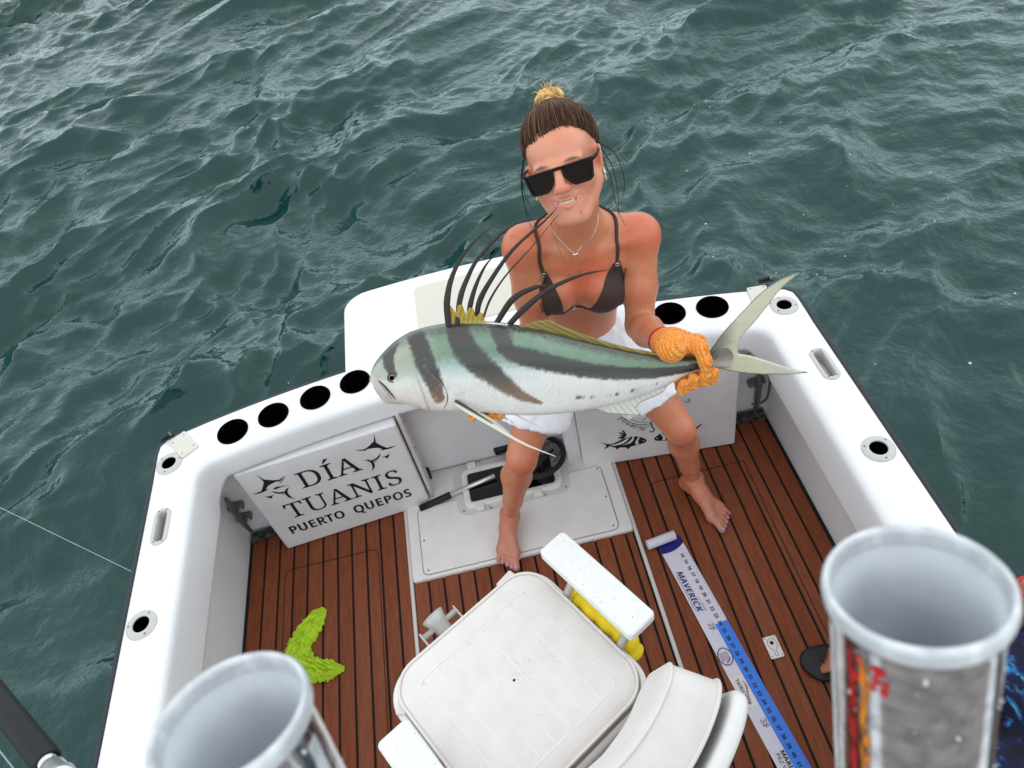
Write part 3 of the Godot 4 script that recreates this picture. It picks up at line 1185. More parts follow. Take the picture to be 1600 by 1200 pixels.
func fittings(b: Node3D) -> void:
	for h in CUPS:
		part(b, "drink_holder", lathe([Vector2(0.0515, 0.0), Vector2(0.0505, 0.003), Vector2(0.0475, 0.0035), Vector2(0.0462, 0.001), Vector2(0.0455, -0.06), Vector2(0.043, -0.085), Vector2(0.0001, -0.086)], 32), "hole", Transform3D(Basis.IDENTITY, Vector3(h.x, 0.582, h.y)))
	var k := 0
	for h in RODS:
		var o := thing_part(b, "rod_holder", Vector3(h.x, 0.5815, h.y), [0.3, 1.0, -0.4, 0.6][k])
		part(o, "flange", lathe([Vector2(0.0228, -0.05), Vector2(0.0229, 0.004), Vector2(0.0238, 0.0062), Vector2(0.028, 0.0066), Vector2(0.038, 0.0045), Vector2(0.0422, 0.0018), Vector2(0.0426, 0.0)], 40), "steel")
		part(o, "socket", lathe([Vector2(0.0226, 0.0025), Vector2(0.0224, -0.002), Vector2(0.0224, -0.11), Vector2(0.0001, -0.111)], 24), "hole")
		for i in 3:
			var a := TAU * i / 3.0
			part(o, "screw", ell(Vector3(cos(a) * 0.0335, 0.0050, sin(a) * 0.0335), Vector3(0.0036, 0.0012, 0.0036)), "darksteel")
		k += 1
	for h in SLOTS:
		var o := thing_part(b, "hawse_fitting", Vector3(h.x, 0.5815, h.y))
		var rows := []
		for q in [[0.026, 0.0], [0.0255, 0.002], [0.023, 0.0042], [0.017, 0.0048], [0.0145, 0.003], [0.014, -0.03]]:
			var row := PackedVector3Array()
			for i in 36:
				var a := TAU * i / 36.0
				row.append(Vector3(cos(a) * q[0], q[1], sin(a) * q[0] + (0.039 if sin(a) >= 0.0 else -0.039) * (1.0 if absf(sin(a)) > 0.01 else 0.0)))
			rows.append(row)
		var st := new_st()
		sweep_grid(st, rows, true)
		part(o, "rim", fin_smooth(st), "steel")
		part(o, "throat", rbox(Vector3(0.036, 0.004, 0.112), 0.0015, 2, 0.017), "steel", Transform3D(Basis.from_euler(Vector3(0, 0, 0.3 * signf(h.x))), Vector3(0, -0.045, 0)))
		for e in [Vector2(0.012, 0.053), Vector2(-0.012, 0.053), Vector2(0.012, -0.053), Vector2(-0.012, -0.053)]:
			part(o, "screw", ell(Vector3(e.x, 0.0045, e.y), Vector3(0.003, 0.001, 0.003)), "darksteel")
	# corner plates with their black latches
	for s in [-1.0, 1.0]:
		var c := Vector3(-0.962, 0.585, -0.792) if s < 0.0 else Vector3(0.942, 0.585, -0.828)
		var o := thing_part(b, "corner_plate", c, 0.62 if s < 0.0 else -0.12)
		part(o, "plate", rbox(Vector3(0.062, 0.006, 0.10 if s < 0.0 else 0.085), 0.002, 2, 0.006), "nonskid")
		for e in [Vector2(-1, -1), Vector2(1, -1), Vector2(1, 1), Vector2(-1, 1)]:
			part(o, "screw", ell(Vector3(e.x * 0.021, 0.003, e.y * 0.034), Vector3(0.0026, 0.0009, 0.0026)), "darksteel")
		var l := thing_part(b, "black_latch", Vector3(-1.022, 0.582, -0.838) if s < 0.0 else Vector3(0.985, 0.584, -0.886), 0.45 if s < 0.0 else -0.1)
		part(l, "base", rbox(Vector3(0.048, 0.008, 0.017), 0.003, 2), "black", Transform3D(Basis.IDENTITY, Vector3(0, 0.004, 0)))
		part(l, "lever", tube([Vector3(-0.02, 0.009, 0), Vector3(0.0, 0.014, 0.002), Vector3(0.014, 0.013, -0.001)], [0.005, 0.0055, 0.004], 8), "black")
		part(l, "pin", tube([Vector3(0.014, 0.012, -0.009), Vector3(0.014, 0.020, 0.0), Vector3(0.014, 0.012, 0.009)], [0.0035], 8), "darksteel")
	# mooring cleats in the two after corners
	for s in [-1.0, 1.0]:
		var o := thing_part(b, "mooring_cleat", Vector3(-0.972, 0.15, -0.838) if s < 0.0 else Vector3(0.955, 0.125, -0.838))
		part(o, "horn", tube(curve([Vector3(0, 0.115, 0.034), Vector3(0, 0.06, 0.04), Vector3(0, 0.0, 0.041), Vector3(0, -0.06, 0.04), Vector3(0.0, -0.12, 0.034)], 4), [0.005, 0.0075, 0.0095, 0.011, 0.012, 0.0115, 0.011, 0.0115, 0.012, 0.0115, 0.011, 0.0105, 0.0095, 0.0085, 0.0075, 0.006, 0.004], 10), "darksteel")
		for y in [0.035, -0.035] if s < 0.0 else [0.045]:
			part(o, "foot", rbox(Vector3(0.062, 0.024, 0.034), 0.008, 3), "darksteel", Transform3D(Basis.IDENTITY, Vector3(0, y, 0.018)))
			for e in [-0.021, 0.021]:
				part(o, "bolt", ell(Vector3(e, y, 0.036), Vector3(0.005, 0.005, 0.002)), "steel")
	# steel exit of the hawse in the after corner
	part(b, "hawse_exit", rbox(Vector3(0.075, 0.035, 0.012), 0.005, 3), "steel", Transform3D(Basis.IDENTITY, Vector3(0.95, 0.30, -0.835)))
	part(b, "drain_hose", tube(curve([Vector3(0.99, 0.24, -0.80), Vector3(0.992, 0.17, -0.79), Vector3(0.985, 0.10, -0.79), Vector3(0.955, 0.07, -0.80), Vector3(0.94, 0.068, -0.81)], 6), [0.0045], 8), "darksteel")
	# dirty gutters where the sole stops short of the transom
	for s in [-1.0, 1.0]:
		part(b, "gutter_drain", rbox(Vector3(0.14, 0.012, 0.045), 0.003, 2), "grime", Transform3D(Basis.from_euler(Vector3(0, -0.1 * s, 0)), Vector3(0.918 * s, 0.004, -0.806)))
		part(b, "gutter_wall", rbox(Vector3(0.16, 0.40, 0.012), 0.003, 2), "panel", Transform3D(Basis.IDENTITY, Vector3(0.92 * s, 0.21, -0.846)))

func deck_hatch(b: Node3D) -> void:
	var o := thing_part(b, "deck_hatch", Vector3(0, 0, 0))
	o.set_meta("label", "white raised hatch panel before the transom door")
	part(o, "coaming_frame", rbox(Vector3(0.778, 0.026, 0.452), 0.006, 3, 0.012), "hatchwhite", Transform3D(Basis.IDENTITY, Vector3(-0.001, 0.001, -0.676)))
	part(o, "lid", rbox(Vector3(0.69, 0.007, 0.275), 0.003, 3, 0.02), "hatchwhite", Transform3D(Basis.IDENTITY, Vector3(-0.003, 0.0153, -0.602)))
	var loop := []
	for p in rrect(0.694, 0.279, 0.022, 4):
		loop.append(Vector3(p.x - 0.003, 0.0145, p.y - 0.602))
	loop.append(loop[0])
	part(o, "lid_seam", tube(loop, [0.0012], 6), "seamdark")
	for e in [Vector2(-0.33, -0.478), Vector2(0.325, -0.478), Vector2(0.33, -0.60), Vector2(-0.335, -0.60), Vector2(0.33, -0.725)]:
		part(o, "screw", ell(Vector3(e.x, 0.0192, e.y), Vector3(0.0036, 0.0012, 0.0036)), "darksteel")
	# the inspection hatch let into it
	var h := thing_part(b, "inspection_hatch", Vector3(0.012, 0.017, -0.770), 0.0)
	h.set_meta("label", "small inspection hatch with dark pane and white latches")
	part(h, "flange", rbox(Vector3(0.425, 0.006, 0.225), 0.002, 2, 0.045), "trim")
	var fr := new_st()
	var rows := []
	for q in [[0.0, 0.0], [0.0, 0.012], [0.003, 0.0155], [0.008, 0.0165], [0.02, 0.0165], [0.024, 0.013], [0.0245, 0.004]]:
		var row := PackedVector3Array()
		for p in rrect(0.365 - q[0] * 2.0, 0.178 - q[0] * 2.0, 0.032 - q[0] * 0.8, 6):
			row.append(Vector3(p.x, q[1], p.y))
		rows.append(row)
	sweep_grid(fr, rows, true)
	part(h, "frame", fin_smooth(fr), "hatchwhite")
	part(h, "pane", rbox(Vector3(0.318, 0.006, 0.131), 0.002, 2, 0.012), "glassdark", Transform3D(Basis.IDENTITY, Vector3(0, 0.008, 0)))
	for e in [Vector2(-0.128, 0.093), Vector2(0.085, 0.093), Vector2(-0.135, -0.10)]:
		part(h, "latch", rbox(Vector3(0.034, 0.018, 0.026), 0.004, 2), "hatchwhite", Transform3D(Basis.IDENTITY, Vector3(e.x, 0.01, e.y)))
		part(h, "latch_tab", rbox(Vector3(0.016, 0.008, 0.016), 0.002, 2), "trim", Transform3D(Basis.IDENTITY, Vector3(e.x + 0.024, 0.006, e.y)))
	for e in [Vector2(-0.19, 0.088), Vector2(-0.09, 0.103), Vector2(0.11, 0.103), Vector2(0.19, 0.09), Vector2(-0.2, 0.0), Vector2(0.2, -0.06)]:
		part(h, "screw", ell(Vector3(e.x, 0.0035, e.y), Vector3(0.004, 0.0014, 0.004)), "darksteel")

func flat_tops(m: ArrayMesh) -> ArrayMesh:
	# level faces get level normals, so that the slivers round the drilled holes shade evenly
	var st := new_st()
	for k in m.get_surface_count():
		var a := m.surface_get_arrays(k)
		var v: PackedVector3Array = a[Mesh.ARRAY_VERTEX]
		var n: PackedVector3Array = a[Mesh.ARRAY_NORMAL]
		var idx: PackedInt32Array = a[Mesh.ARRAY_INDEX] if a[Mesh.ARRAY_INDEX] != null else PackedInt32Array(range(v.size()))
		for t in range(0, idx.size(), 3):
			var g := (v[idx[t + 2]] - v[idx[t]]).cross(v[idx[t + 1]] - v[idx[t]]).normalized()
			for e in 3:
				var q := n[idx[t + e]]
				var s := signf(g.dot(q)) if absf(g.dot(q)) > 0.01 else 1.0
				st.set_normal(g * s if absf(g.y) > 0.996 or absf(g.dot(q)) < 0.8 else q)
				st.add_vertex(v[idx[t + e]])
	return st.commit()

func flybridge(b: Node3D) -> void:
	# the bridge that the picture is taken from: its after coaming carries the launcher tubes
	part(b, "bridge_rail", rbox(Vector3(1.9, 0.07, 0.06), 0.02, 3), "gelcoat", Transform3D(Basis.IDENTITY, Vector3(0.12, 1.725, 0.925)))
	part(b, "bridge_deck", rbox(Vector3(2.0, 0.08, 1.7), 0.02, 3), "seamdark", Transform3D(Basis.IDENTITY, Vector3(0.12, 1.26, 1.90)))
	for x in [-0.85, 1.09]:
		part(b, "bridge_post", tube([Vector3(x, 0.55, 1.25), Vector3(x, 1.25, 1.10), Vector3(x, 1.72, 0.94)], [0.03], 16), "steel")

# ---------------------------------------------------------------- the fighting chair
func dense(poly: PackedVector2Array, nx: int, ny: int) -> PackedVector2Array:
	# the same outline with its long straight sides cut into equal pieces
	var o := PackedVector2Array()
	for i in poly.size():
		var a := poly[i]
		var b := poly[(i + 1) % poly.size()]
		o.append(a)
		if i % 10 == 9:
			var n := nx if absf(a.x - b.x) > absf(a.y - b.y) else ny
			for k in range(1, n):
				o.append(a.lerp(b, float(k) / n))
	return o

func bent(m: ArrayMesh, R: float, xf: Transform3D) -> ArrayMesh:
	# wrapped about an upright axis R in front of the plane z = 0, after moving by xf
	var a := m.surface_get_arrays(0)
	var v: PackedVector3Array = a[Mesh.ARRAY_VERTEX]
	for i in v.size():
		var p := xf * v[i]
		var r := R + p.z
		v[i] = Vector3(sin(p.x / R) * r, p.y, cos(p.x / R) * r - R)
	a[Mesh.ARRAY_VERTEX] = v
	a[Mesh.ARRAY_NORMAL] = null
	a[Mesh.ARRAY_TANGENT] = null
	var am := ArrayMesh.new()
	am.add_surface_from_arrays(Mesh.PRIMITIVE_TRIANGLES, a)
	var st := SurfaceTool.new()
	st.create_from(am, 0)
	st.generate_normals()
	return st.commit()

func pad_rings(w: float, d: float, r: float, rings: Array, wob := 0.0) -> ArrayMesh:
	# an upholstered pad: rounded outlines stacked as [inset, height]; the last ring is closed as a shallow dome
	var st := new_st()
	var rows := []
	for q in rings:
		var row := PackedVector3Array()
		for p in dense(rrect(w - 2.0 * q[0], d - 2.0 * q[0], maxf(r - q[0] * 0.7, 0.004), 9), 22, 14):
			row.append(Vector3(p.x, q[1] + wob * nz.get_noise_2d(p.x * 9.0, p.y * 9.0 + q[1] * 20.0), p.y))
		rows.append(row)
	var last: PackedVector3Array = rows[rows.size() - 1]
	for f in [0.8, 0.55, 0.28, 0.02]:
		var row := PackedVector3Array()
		for p in last:
			row.append(Vector3(p.x * f, p.y + 0.005 * (1.0 - f * f), p.z * f))
		rows.append(row)
	sweep_grid(st, rows, true)
	return fin_smooth(st)

func ring_path(w: float, d: float, r: float, y: float) -> Array:
	var o := []
	for p in dense(rrect(w, d, r, 9), 22, 14):
		o.append(Vector3(p.x, y, p.y))
	o.append(o[0])
	return o

func seat_y(x: float, z: float) -> float:
	# height of the cushion's crown
	var f := maxf(absf(x - 0.003) / 0.155, absf(z + 0.002) / 0.144)
	if f <= 1.0:
		return 0.5235 + 0.005 * (1.0 - f * f)
	return 0.5235 - 0.0025 * clampf((f - 1.0) * 0.15 / 0.035, 0.0, 1.4)

func chair() -> void:
	var c := thing("fighting_chair", "white vinyl fishing chair seen from above with armrests and rod gimbal", "chair", Vector3(-0.055, 0, 0.180))
	c.rotation.y = 0.535
	part(c, "pedestal", lathe([Vector2(0.16, 0.004), Vector2(0.16, 0.012), Vector2(0.15, 0.018), Vector2(0.05, 0.03), Vector2(0.042, 0.05), Vector2(0.042, 0.40), Vector2(0.07, 0.425), Vector2(0.0001, 0.426)], 28), "steel", Transform3D(Basis.IDENTITY, Vector3(0, 0, 0.0)))
	part(c, "seat_pan", pad_rings(0.506, 0.478, 0.09, [[0.03, 0.425], [0.006, 0.432], [0.0, 0.445], [0.0, 0.475], [0.004, 0.484], [0.012, 0.488], [0.024, 0.486]]), "armwhite")
	var cu := part(c, "seat_cushion", pad_rings(0.470, 0.448, 0.082, [[0.014, 0.484], [0.002, 0.490], [0.0, 0.498], [0.003, 0.506], [0.010, 0.5125], [0.022, 0.517], [0.045, 0.521], [0.08, 0.5235]]), "vinyl", Transform3D(Basis.IDENTITY, Vector3(0.003, 0, -0.002)))
	part(cu, "piping", tube(ring_path(0.464, 0.442, 0.08, 0.5105), [0.0042], 8), "vinyl")
	part(cu, "pan_seam", tube(ring_path(0.473, 0.451, 0.084, 0.4925), [0.0028], 6), "seamdark")  # dark seam between cushion and seat pan
	for i in 8:
		var x := -0.162 + 0.0465 * i
		var pts := []
		for k in 15:
			var z := lerpf(-0.155, 0.170, k / 14.0)
			pts.append(Vector3(x, seat_y(x, z) + 0.0003, z))
		part(cu, "welt", tube(pts, [0.0016], 6, 0.55, Vector3.UP), "thread")
	for border in [[[-0.178, 0.17], [-0.178, -0.09], [-0.172, -0.15], [-0.11, -0.162], [0.10, -0.162], [0.165, -0.158]], [[0.180, -0.05], [0.180, 0.11], [0.170, 0.162], [0.12, 0.174], [-0.12, 0.174]]]:
		var pts := []
		for p in border:
			pts.append(Vector3(p[0], 0, p[1]))
		var line := []
		for p: Vector3 in curve(pts, 8):
			line.append(Vector3(p.x, seat_y(p.x, p.z) + 0.0003, p.z))
		part(cu, "welt_border", tube(line, [0.0014], 6, 0.55, Vector3.UP), "thread")
	# scuffs on the vinyl
	var sc := new_st()
	for i in 26:
		var p := Vector2(rng.randfn(0.03, 0.02), rng.randfn(0.0, 0.022)) if i < 18 else Vector2(rng.randf_range(-0.13, 0.13), rng.randf_range(-0.13, 0.13))
		var f := maxf(absf(p.x) / 0.142, absf(p.y) / 0.137)
		ell_into(sc, Vector3(p.x, seat_y(p.x, p.y), p.y), Vector3(rng.randf_range(0.0007, 0.002), 0.0004, 0.0008), Basis.from_euler(Vector3(0, rng.randf() * 3.0, 0)), 6, 4)
	for i in 14:
		ell_into(sc, Vector3(0.105 + rng.randfn(0, 0.003), seat_y(0.105, -0.03 + i * 0.006), -0.03 + i * 0.006), Vector3(0.0012, 0.0004, 0.0007), Basis.from_euler(Vector3(0, rng.randf() * 3.0, 0)), 6, 4)
	var sm := part(cu, "scuff_marks", fin_smooth(sc), "inkgrey")
	sm.set_meta("kind", "stuff")
	for s in [[-0.225, -0.165, 0.78], [0.165, -0.232, 0.12]]:
		part(c, "strap_tab", rbox(Vector3(0.055, 0.012, 0.03), 0.005, 3), "vinyl", Transform3D(Basis.from_euler(Vector3(0, s[2], 0)), Vector3(s[0], 0.489, s[1])))
	# armrests
	for a in [[0.268, -0.006, 0.64], [-0.288, 0.085, 0.635]]:
		var ar := thing_part(c, "armrest", Vector3(a[0] + 0.010, a[2], a[1] + 0.012), 0.0)
		part(ar, "arm_board", rbox(Vector3(0.083, 0.032, 0.312), 0.0075, 4, 0.013), "armwhite")
		for z in [-0.09, 0.10]:
			var inw: float = -signf(a[0]) * 0.05
			part(ar, "arm_post", tube([Vector3(0, -0.016, z), Vector3(0, -0.10, z), Vector3(inw, -0.165, z), Vector3(inw * 1.6, -0.18, z)], [0.011], 10), "steel")
		var chips := new_st()
		for i in 22:
			var e := Vector2(rng.randf_range(-0.038, 0.038), rng.randf_range(-0.15, 0.15))
			if i < 14:
				e.x = (-0.032 if rng.randf() < 0.7 else 0.0) + rng.randfn(0, 0.004)
			ell_into(chips, Vector3(e.x, 0.0161, e.y), Vector3(rng.randf_range(0.0006, 0.0022), 0.0003, rng.randf_range(0.0005, 0.0012)), Basis.from_euler(Vector3(0, rng.randf() * 3, 0)), 6, 4)
		var ch := part(ar, "paint_chips", fin_smooth(chips), "inkgrey")
		ch.set_meta("kind", "stuff")
	# backrest: cushion leaning aft, its boxing and the board behind it
	var back := thing_part(c, "backrest", Vector3(0.012, 0.545, 0.272))
	back.rotation.x = 0.34
	var R := 0.42
	var face := Transform3D(Basis(Vector3(1, 0, 0), Vector3(0, 0, -1), Vector3(0, 1, 0)), Vector3(0, 0.125, 0.105))
	var bc := part(back, "back_cushion", bent(pad_rings(0.44, 0.27, 0.055, [[0.012, 0.0], [0.003, 0.003], [0.0, 0.010], [0.0, 0.06], [0.0, 0.100], [0.003, 0.1065], [0.010, 0.111], [0.03, 0.116], [0.06, 0.119]], 0.002), R, face), "vinyl")
	part(bc, "piping", bent(tube(ring_path(0.439, 0.269, 0.055, 0.1035), [0.0044], 8), R, face), "vinyl")
	part(bc, "piping", bent(tube(ring_path(0.44, 0.27, 0.055, 0.006), [0.0044], 8), R, face), "vinyl")
	part(back, "back_board", bent(pad_rings(0.43, 0.275, 0.05, [[0.012, -0.055], [0.003, -0.052], [0.0, -0.044], [0.0, -0.030], [0.004, -0.022], [0.014, -0.019]]), R, face), "armwhite")
	part(back, "back_board_rear", bent(pad_rings(0.40, 0.245, 0.05, [[0.0, -0.055], [0.02, -0.056]]), R, face), "armwhite")
	part(back, "strap_pocket", bent(pad_rings(0.10, 0.05, 0.012, [[0.006, -0.066], [0.0, -0.058], [0.0, -0.012], [0.006, -0.004]]), R, Transform3D(face.basis, Vector3(0.02, 0.245, 0.105))), "vinyl")
	# rod gimbal on the seat's front edge
	var g := thing_part(c, "rod_gimbal", Vector3(-0.035, 0.45, -0.285))
	var tilt := Basis.from_euler(Vector3(-0.95, 0.1, 0))
	part(g, "cup", lathe([Vector2(0.030, 0.03), Vector2(0.0315, 0.032), Vector2(0.033, 0.03), Vector2(0.026, 0.008), Vector2(0.021, -0.03), Vector2(0.020, -0.075), Vector2(0.017, -0.075), Vector2(0.017, -0.02), Vector2(0.024, 0.012), Vector2(0.030, 0.03)], 26), "steel", Transform3D(tilt, Vector3.ZERO))
	part(g, "cup_shade", lathe([Vector2(0.0225, 0.011), Vector2(0.0001, 0.010)], 18), "hole", Transform3D(tilt, Vector3.ZERO))  # black disc near the mouth paints in the shade inside the cup
	part(g, "pivot_pin", tube([Vector3(-0.058, 0, 0), Vector3(0.058, 0, 0)], [0.0085], 10), "steel")
	for s in [-1.0, 1.0]:
		part(g, "bracket_arm", rbox(Vector3(0.005, 0.026, 0.10), 0.002, 2), "steel", Transform3D(Basis.from_euler(Vector3(0.15, 0, 0)), Vector3(0.056 * s, -0.004, 0.038)))
	part(g, "bracket_base", rbox(Vector3(0.13, 0.03, 0.012), 0.003, 2), "darksteel", Transform3D(Basis.IDENTITY, Vector3(0, -0.01, 0.088)))
	# the yellow cloth tucked beside the seat
	var y := thing("yellow_cloth", "yellow cloth roll tucked between chair seat and armrest", "cloth", Vector3(0.19, 0.47, 0.055))
	var yr := []
	var yp := curve([Vector3(-0.055, -0.02, -0.085), Vector3(-0.04, 0.012, -0.055), Vector3(-0.005, 0.018, 0.0), Vector3(0.03, 0.014, 0.05), Vector3(0.05, 0.0, 0.08), Vector3(0.055, -0.03, 0.095)], 5)
	for i in yp.size():
		yr.append(0.024 + 0.004 * sin(i * 1.7) + (0.004 if i > 6 and i < 20 else 0.0))
	part(y, "cloth_roll", tube(yp, yr, 16, 0.85), "yellow")

# ---------------------------------------------------------------- the launcher tubes in front of the lens
func tubes() -> void:
	var D := [
		[Vector3(0.246, 2.026, 0.801), Vector3(0.010, -0.947, 0.322), "chrome rod launcher tube with white rim, nearer the picture's right edge"],
		[Vector3(-0.020, 2.015, 0.783), Vector3(0.009, -0.937, 0.349), "worn rod launcher tube with white rim at bottom left, beside the green cloth"]]
	for k in 2:
		var at: Vector3 = D[k][0]
		var down: Vector3 = (D[k][1] as Vector3).normalized()
		var o := thing("rod_launcher_tube", D[k][2], "rod holder", at + down * 0.30, "rod launcher tubes in the foreground")
		var yv := -down
		var xv := yv.cross(Vector3(0, 0, 1)).normalized()
		o.basis = Basis(xv, yv, xv.cross(yv))
		part(o, "tube_wall", lathe([Vector2(0.0298, -0.02), Vector2(0.0296, 0.10), Vector2(0.0296, 0.285), Vector2(0.0302, 0.291)], 64), "chrome")
		part(o, "rolled_rim", lathe([Vector2(0.0298, 0.291), Vector2(0.0312, 0.2918), Vector2(0.0322, 0.2942), Vector2(0.0325, 0.297), Vector2(0.0321, 0.3), Vector2(0.0310, 0.3015), Vector2(0.0298, 0.3008), Vector2(0.0292, 0.298), Vector2(0.0290, 0.292)], 64), "rimwhite")
		part(o, "liner", lathe([Vector2(0.0290, 0.2925), Vector2(0.0286, 0.289), Vector2(0.0274, 0.2865), Vector2(0.0268, 0.276), Vector2(0.0258, 0.16), Vector2(0.0256, 0.02), Vector2(0.0001, 0.018)], 64), "tubewhite")
		# salt crust and chipped paint on the outside
		var st := new_st()
		var seamdir := 2.62 if k == 0 else 0.35
		for i in 120:
			var a := rng.randf() * TAU
			var y := rng.randf_range(0.05, 0.285)
			var n := Vector3(cos(a), 0, sin(a))
			var r := rng.randf_range(0.00025, 0.0009)
			ell_into(st, n * 0.02965 + Vector3(0, y, 0), Vector3(r, r * rng.randf_range(0.8, 2.0), r), Basis(n.cross(Vector3.UP), Vector3.UP, n), 6, 4)
		var salt := part(o, "salt_spots", fin_smooth(st), "tubewhite")
		salt.set_meta("kind", "stuff")
		for q in ([[2.72, 3.02, 0.0, "rimwhite"], [3.36, 3.47, 0.03, "red"], [3.54, 3.68, 0.035, "orange_reflection"], [3.44, 3.90, 0.270, "red"]] if k == 0 else [[-0.35, -0.12, 0.0, "rimwhite"]]):
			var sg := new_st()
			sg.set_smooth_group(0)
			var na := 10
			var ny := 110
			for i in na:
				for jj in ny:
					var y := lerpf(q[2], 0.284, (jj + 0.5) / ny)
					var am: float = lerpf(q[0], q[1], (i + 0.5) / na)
					# red and orange strips are painted reflections, broken into patches; white is edge paint
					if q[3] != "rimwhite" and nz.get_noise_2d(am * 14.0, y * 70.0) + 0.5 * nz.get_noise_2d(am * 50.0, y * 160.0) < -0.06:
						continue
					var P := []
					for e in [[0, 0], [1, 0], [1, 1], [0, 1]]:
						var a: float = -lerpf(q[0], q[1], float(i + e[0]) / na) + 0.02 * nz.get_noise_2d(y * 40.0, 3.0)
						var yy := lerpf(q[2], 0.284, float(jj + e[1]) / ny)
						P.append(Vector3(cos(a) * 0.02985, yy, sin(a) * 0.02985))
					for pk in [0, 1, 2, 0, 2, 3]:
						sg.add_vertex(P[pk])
			part(o, "paint_and_reflection_strip", fin_smooth(sg), q[3])

# ---------------------------------------------------------------- loose things on the sole
func floor_things() -> void:
	landing_net()
	tape()
	towel()

func landing_net() -> void:
	var o := thing("landing_net", "black landing net lying on the hatch behind her leg", "net", Vector3(0.122, 0.045, -0.818))
	var R := 0.104
	var ring := []
	for i in 41:
		var a := TAU * i / 40.0
		ring.append(Vector3(cos(a) * R, 0.012 + 0.014 * sin(a), sin(a) * R * 0.98))
	part(o, "hoop", tube(ring, [0.0105], 10), "black")
	var st := new_st()
	var P := func(u: float, v: float) -> Vector3:
		var rr := sqrt(u * u + v * v)
		var s := R * 0.97
		return Vector3(u * s, 0.018 - 0.03 * (1.0 - rr * rr) + 0.012 * nz.get_noise_2d(u * 2.3, v * 2.3) + 0.02 * maxf(0.0, 0.8 - rr) * sin(u * 7.0 + v * 3.0), v * s)
	for d in 2:
		for i in 31:
			var c := -0.97 + 1.94 * i / 30.0
			var reach := sqrt(maxf(0.0, 0.995 - c * c))
			var line := []
			for k in 19:
				var t := lerpf(-reach, reach, k / 18.0)
				line.append(P.call(c, t) if d == 0 else P.call(t, c))
			tube_into(st, line, [0.00085], 4)
	var mesh := part(o, "net_mesh", fin_smooth(st), "black")
	mesh.set_meta("kind", "stuff")
	for q in [[-0.2, 0.45, 0.7, -0.2, 0.012], [0.15, -0.75, 0.1, 0.6, 0.009], [-0.85, 0.2, -0.1, 0.9, 0.024], [-0.7, -0.5, 0.4, -0.72, 0.02]]:
		var a: Vector3 = P.call(q[0], q[1])
		var b: Vector3 = P.call(q[2], q[3])
		part(o, "net_fold", tube(curve([a, a.lerp(b, 0.5) + Vector3(0, 0.008, 0), b], 6), [q[4] * 0.4, q[4] * 0.6, q[4] * 0.8, q[4], q[4], q[4], q[4], q[4], q[4], q[4] * 0.8, q[4] * 0.6, q[4] * 0.5, q[4] * 0.3], 8, 0.25, Vector3.UP), "black")
	part(o, "yoke", rbox(Vector3(0.075, 0.032, 0.036), 0.008, 3), "black", Transform3D(Basis.from_euler(Vector3(0, 0.12, 0)), Vector3(-0.112, 0.012, -0.078)))
	part(o, "ferrule", tube([Vector3(-0.145, 0.010, -0.082), Vector3(-0.235, 0.004, -0.094)], [0.0075], 12), "alu")
	part(o, "hook_wire", tube(curve([Vector3(-0.235, 0.004, -0.094), Vector3(-0.27, 0.002, -0.099), Vector3(-0.305, -0.002, -0.096), Vector3(-0.31, -0.004, -0.090), Vector3(-0.29, -0.004, -0.091)], 5), [0.0022], 7), "darksteel")
	var g := thing("boat_pole", "short aluminium pole with black grip lying across the hatch", "pole", Vector3(-0.19, 0.034, -0.760))
	part(g, "grip", tube([Vector3(-0.148, -0.012, 0.023), Vector3(-0.147, -0.012, 0.0228), Vector3(-0.027, -0.002, 0.002), Vector3(-0.026, -0.002, 0.0018)], [0.0105, 0.013, 0.013, 0.0115], 14), "black")
	part(g, "shaft", tube([Vector3(-0.028, -0.002, 0.002), Vector3(0.148, 0.012, -0.024)], [0.0088], 14), "alu")
	part(g, "shaft_bore", tube([Vector3(0.1482, 0.012, -0.024), Vector3(0.149, 0.0121, -0.0242)], [0.0072], 12), "hole")

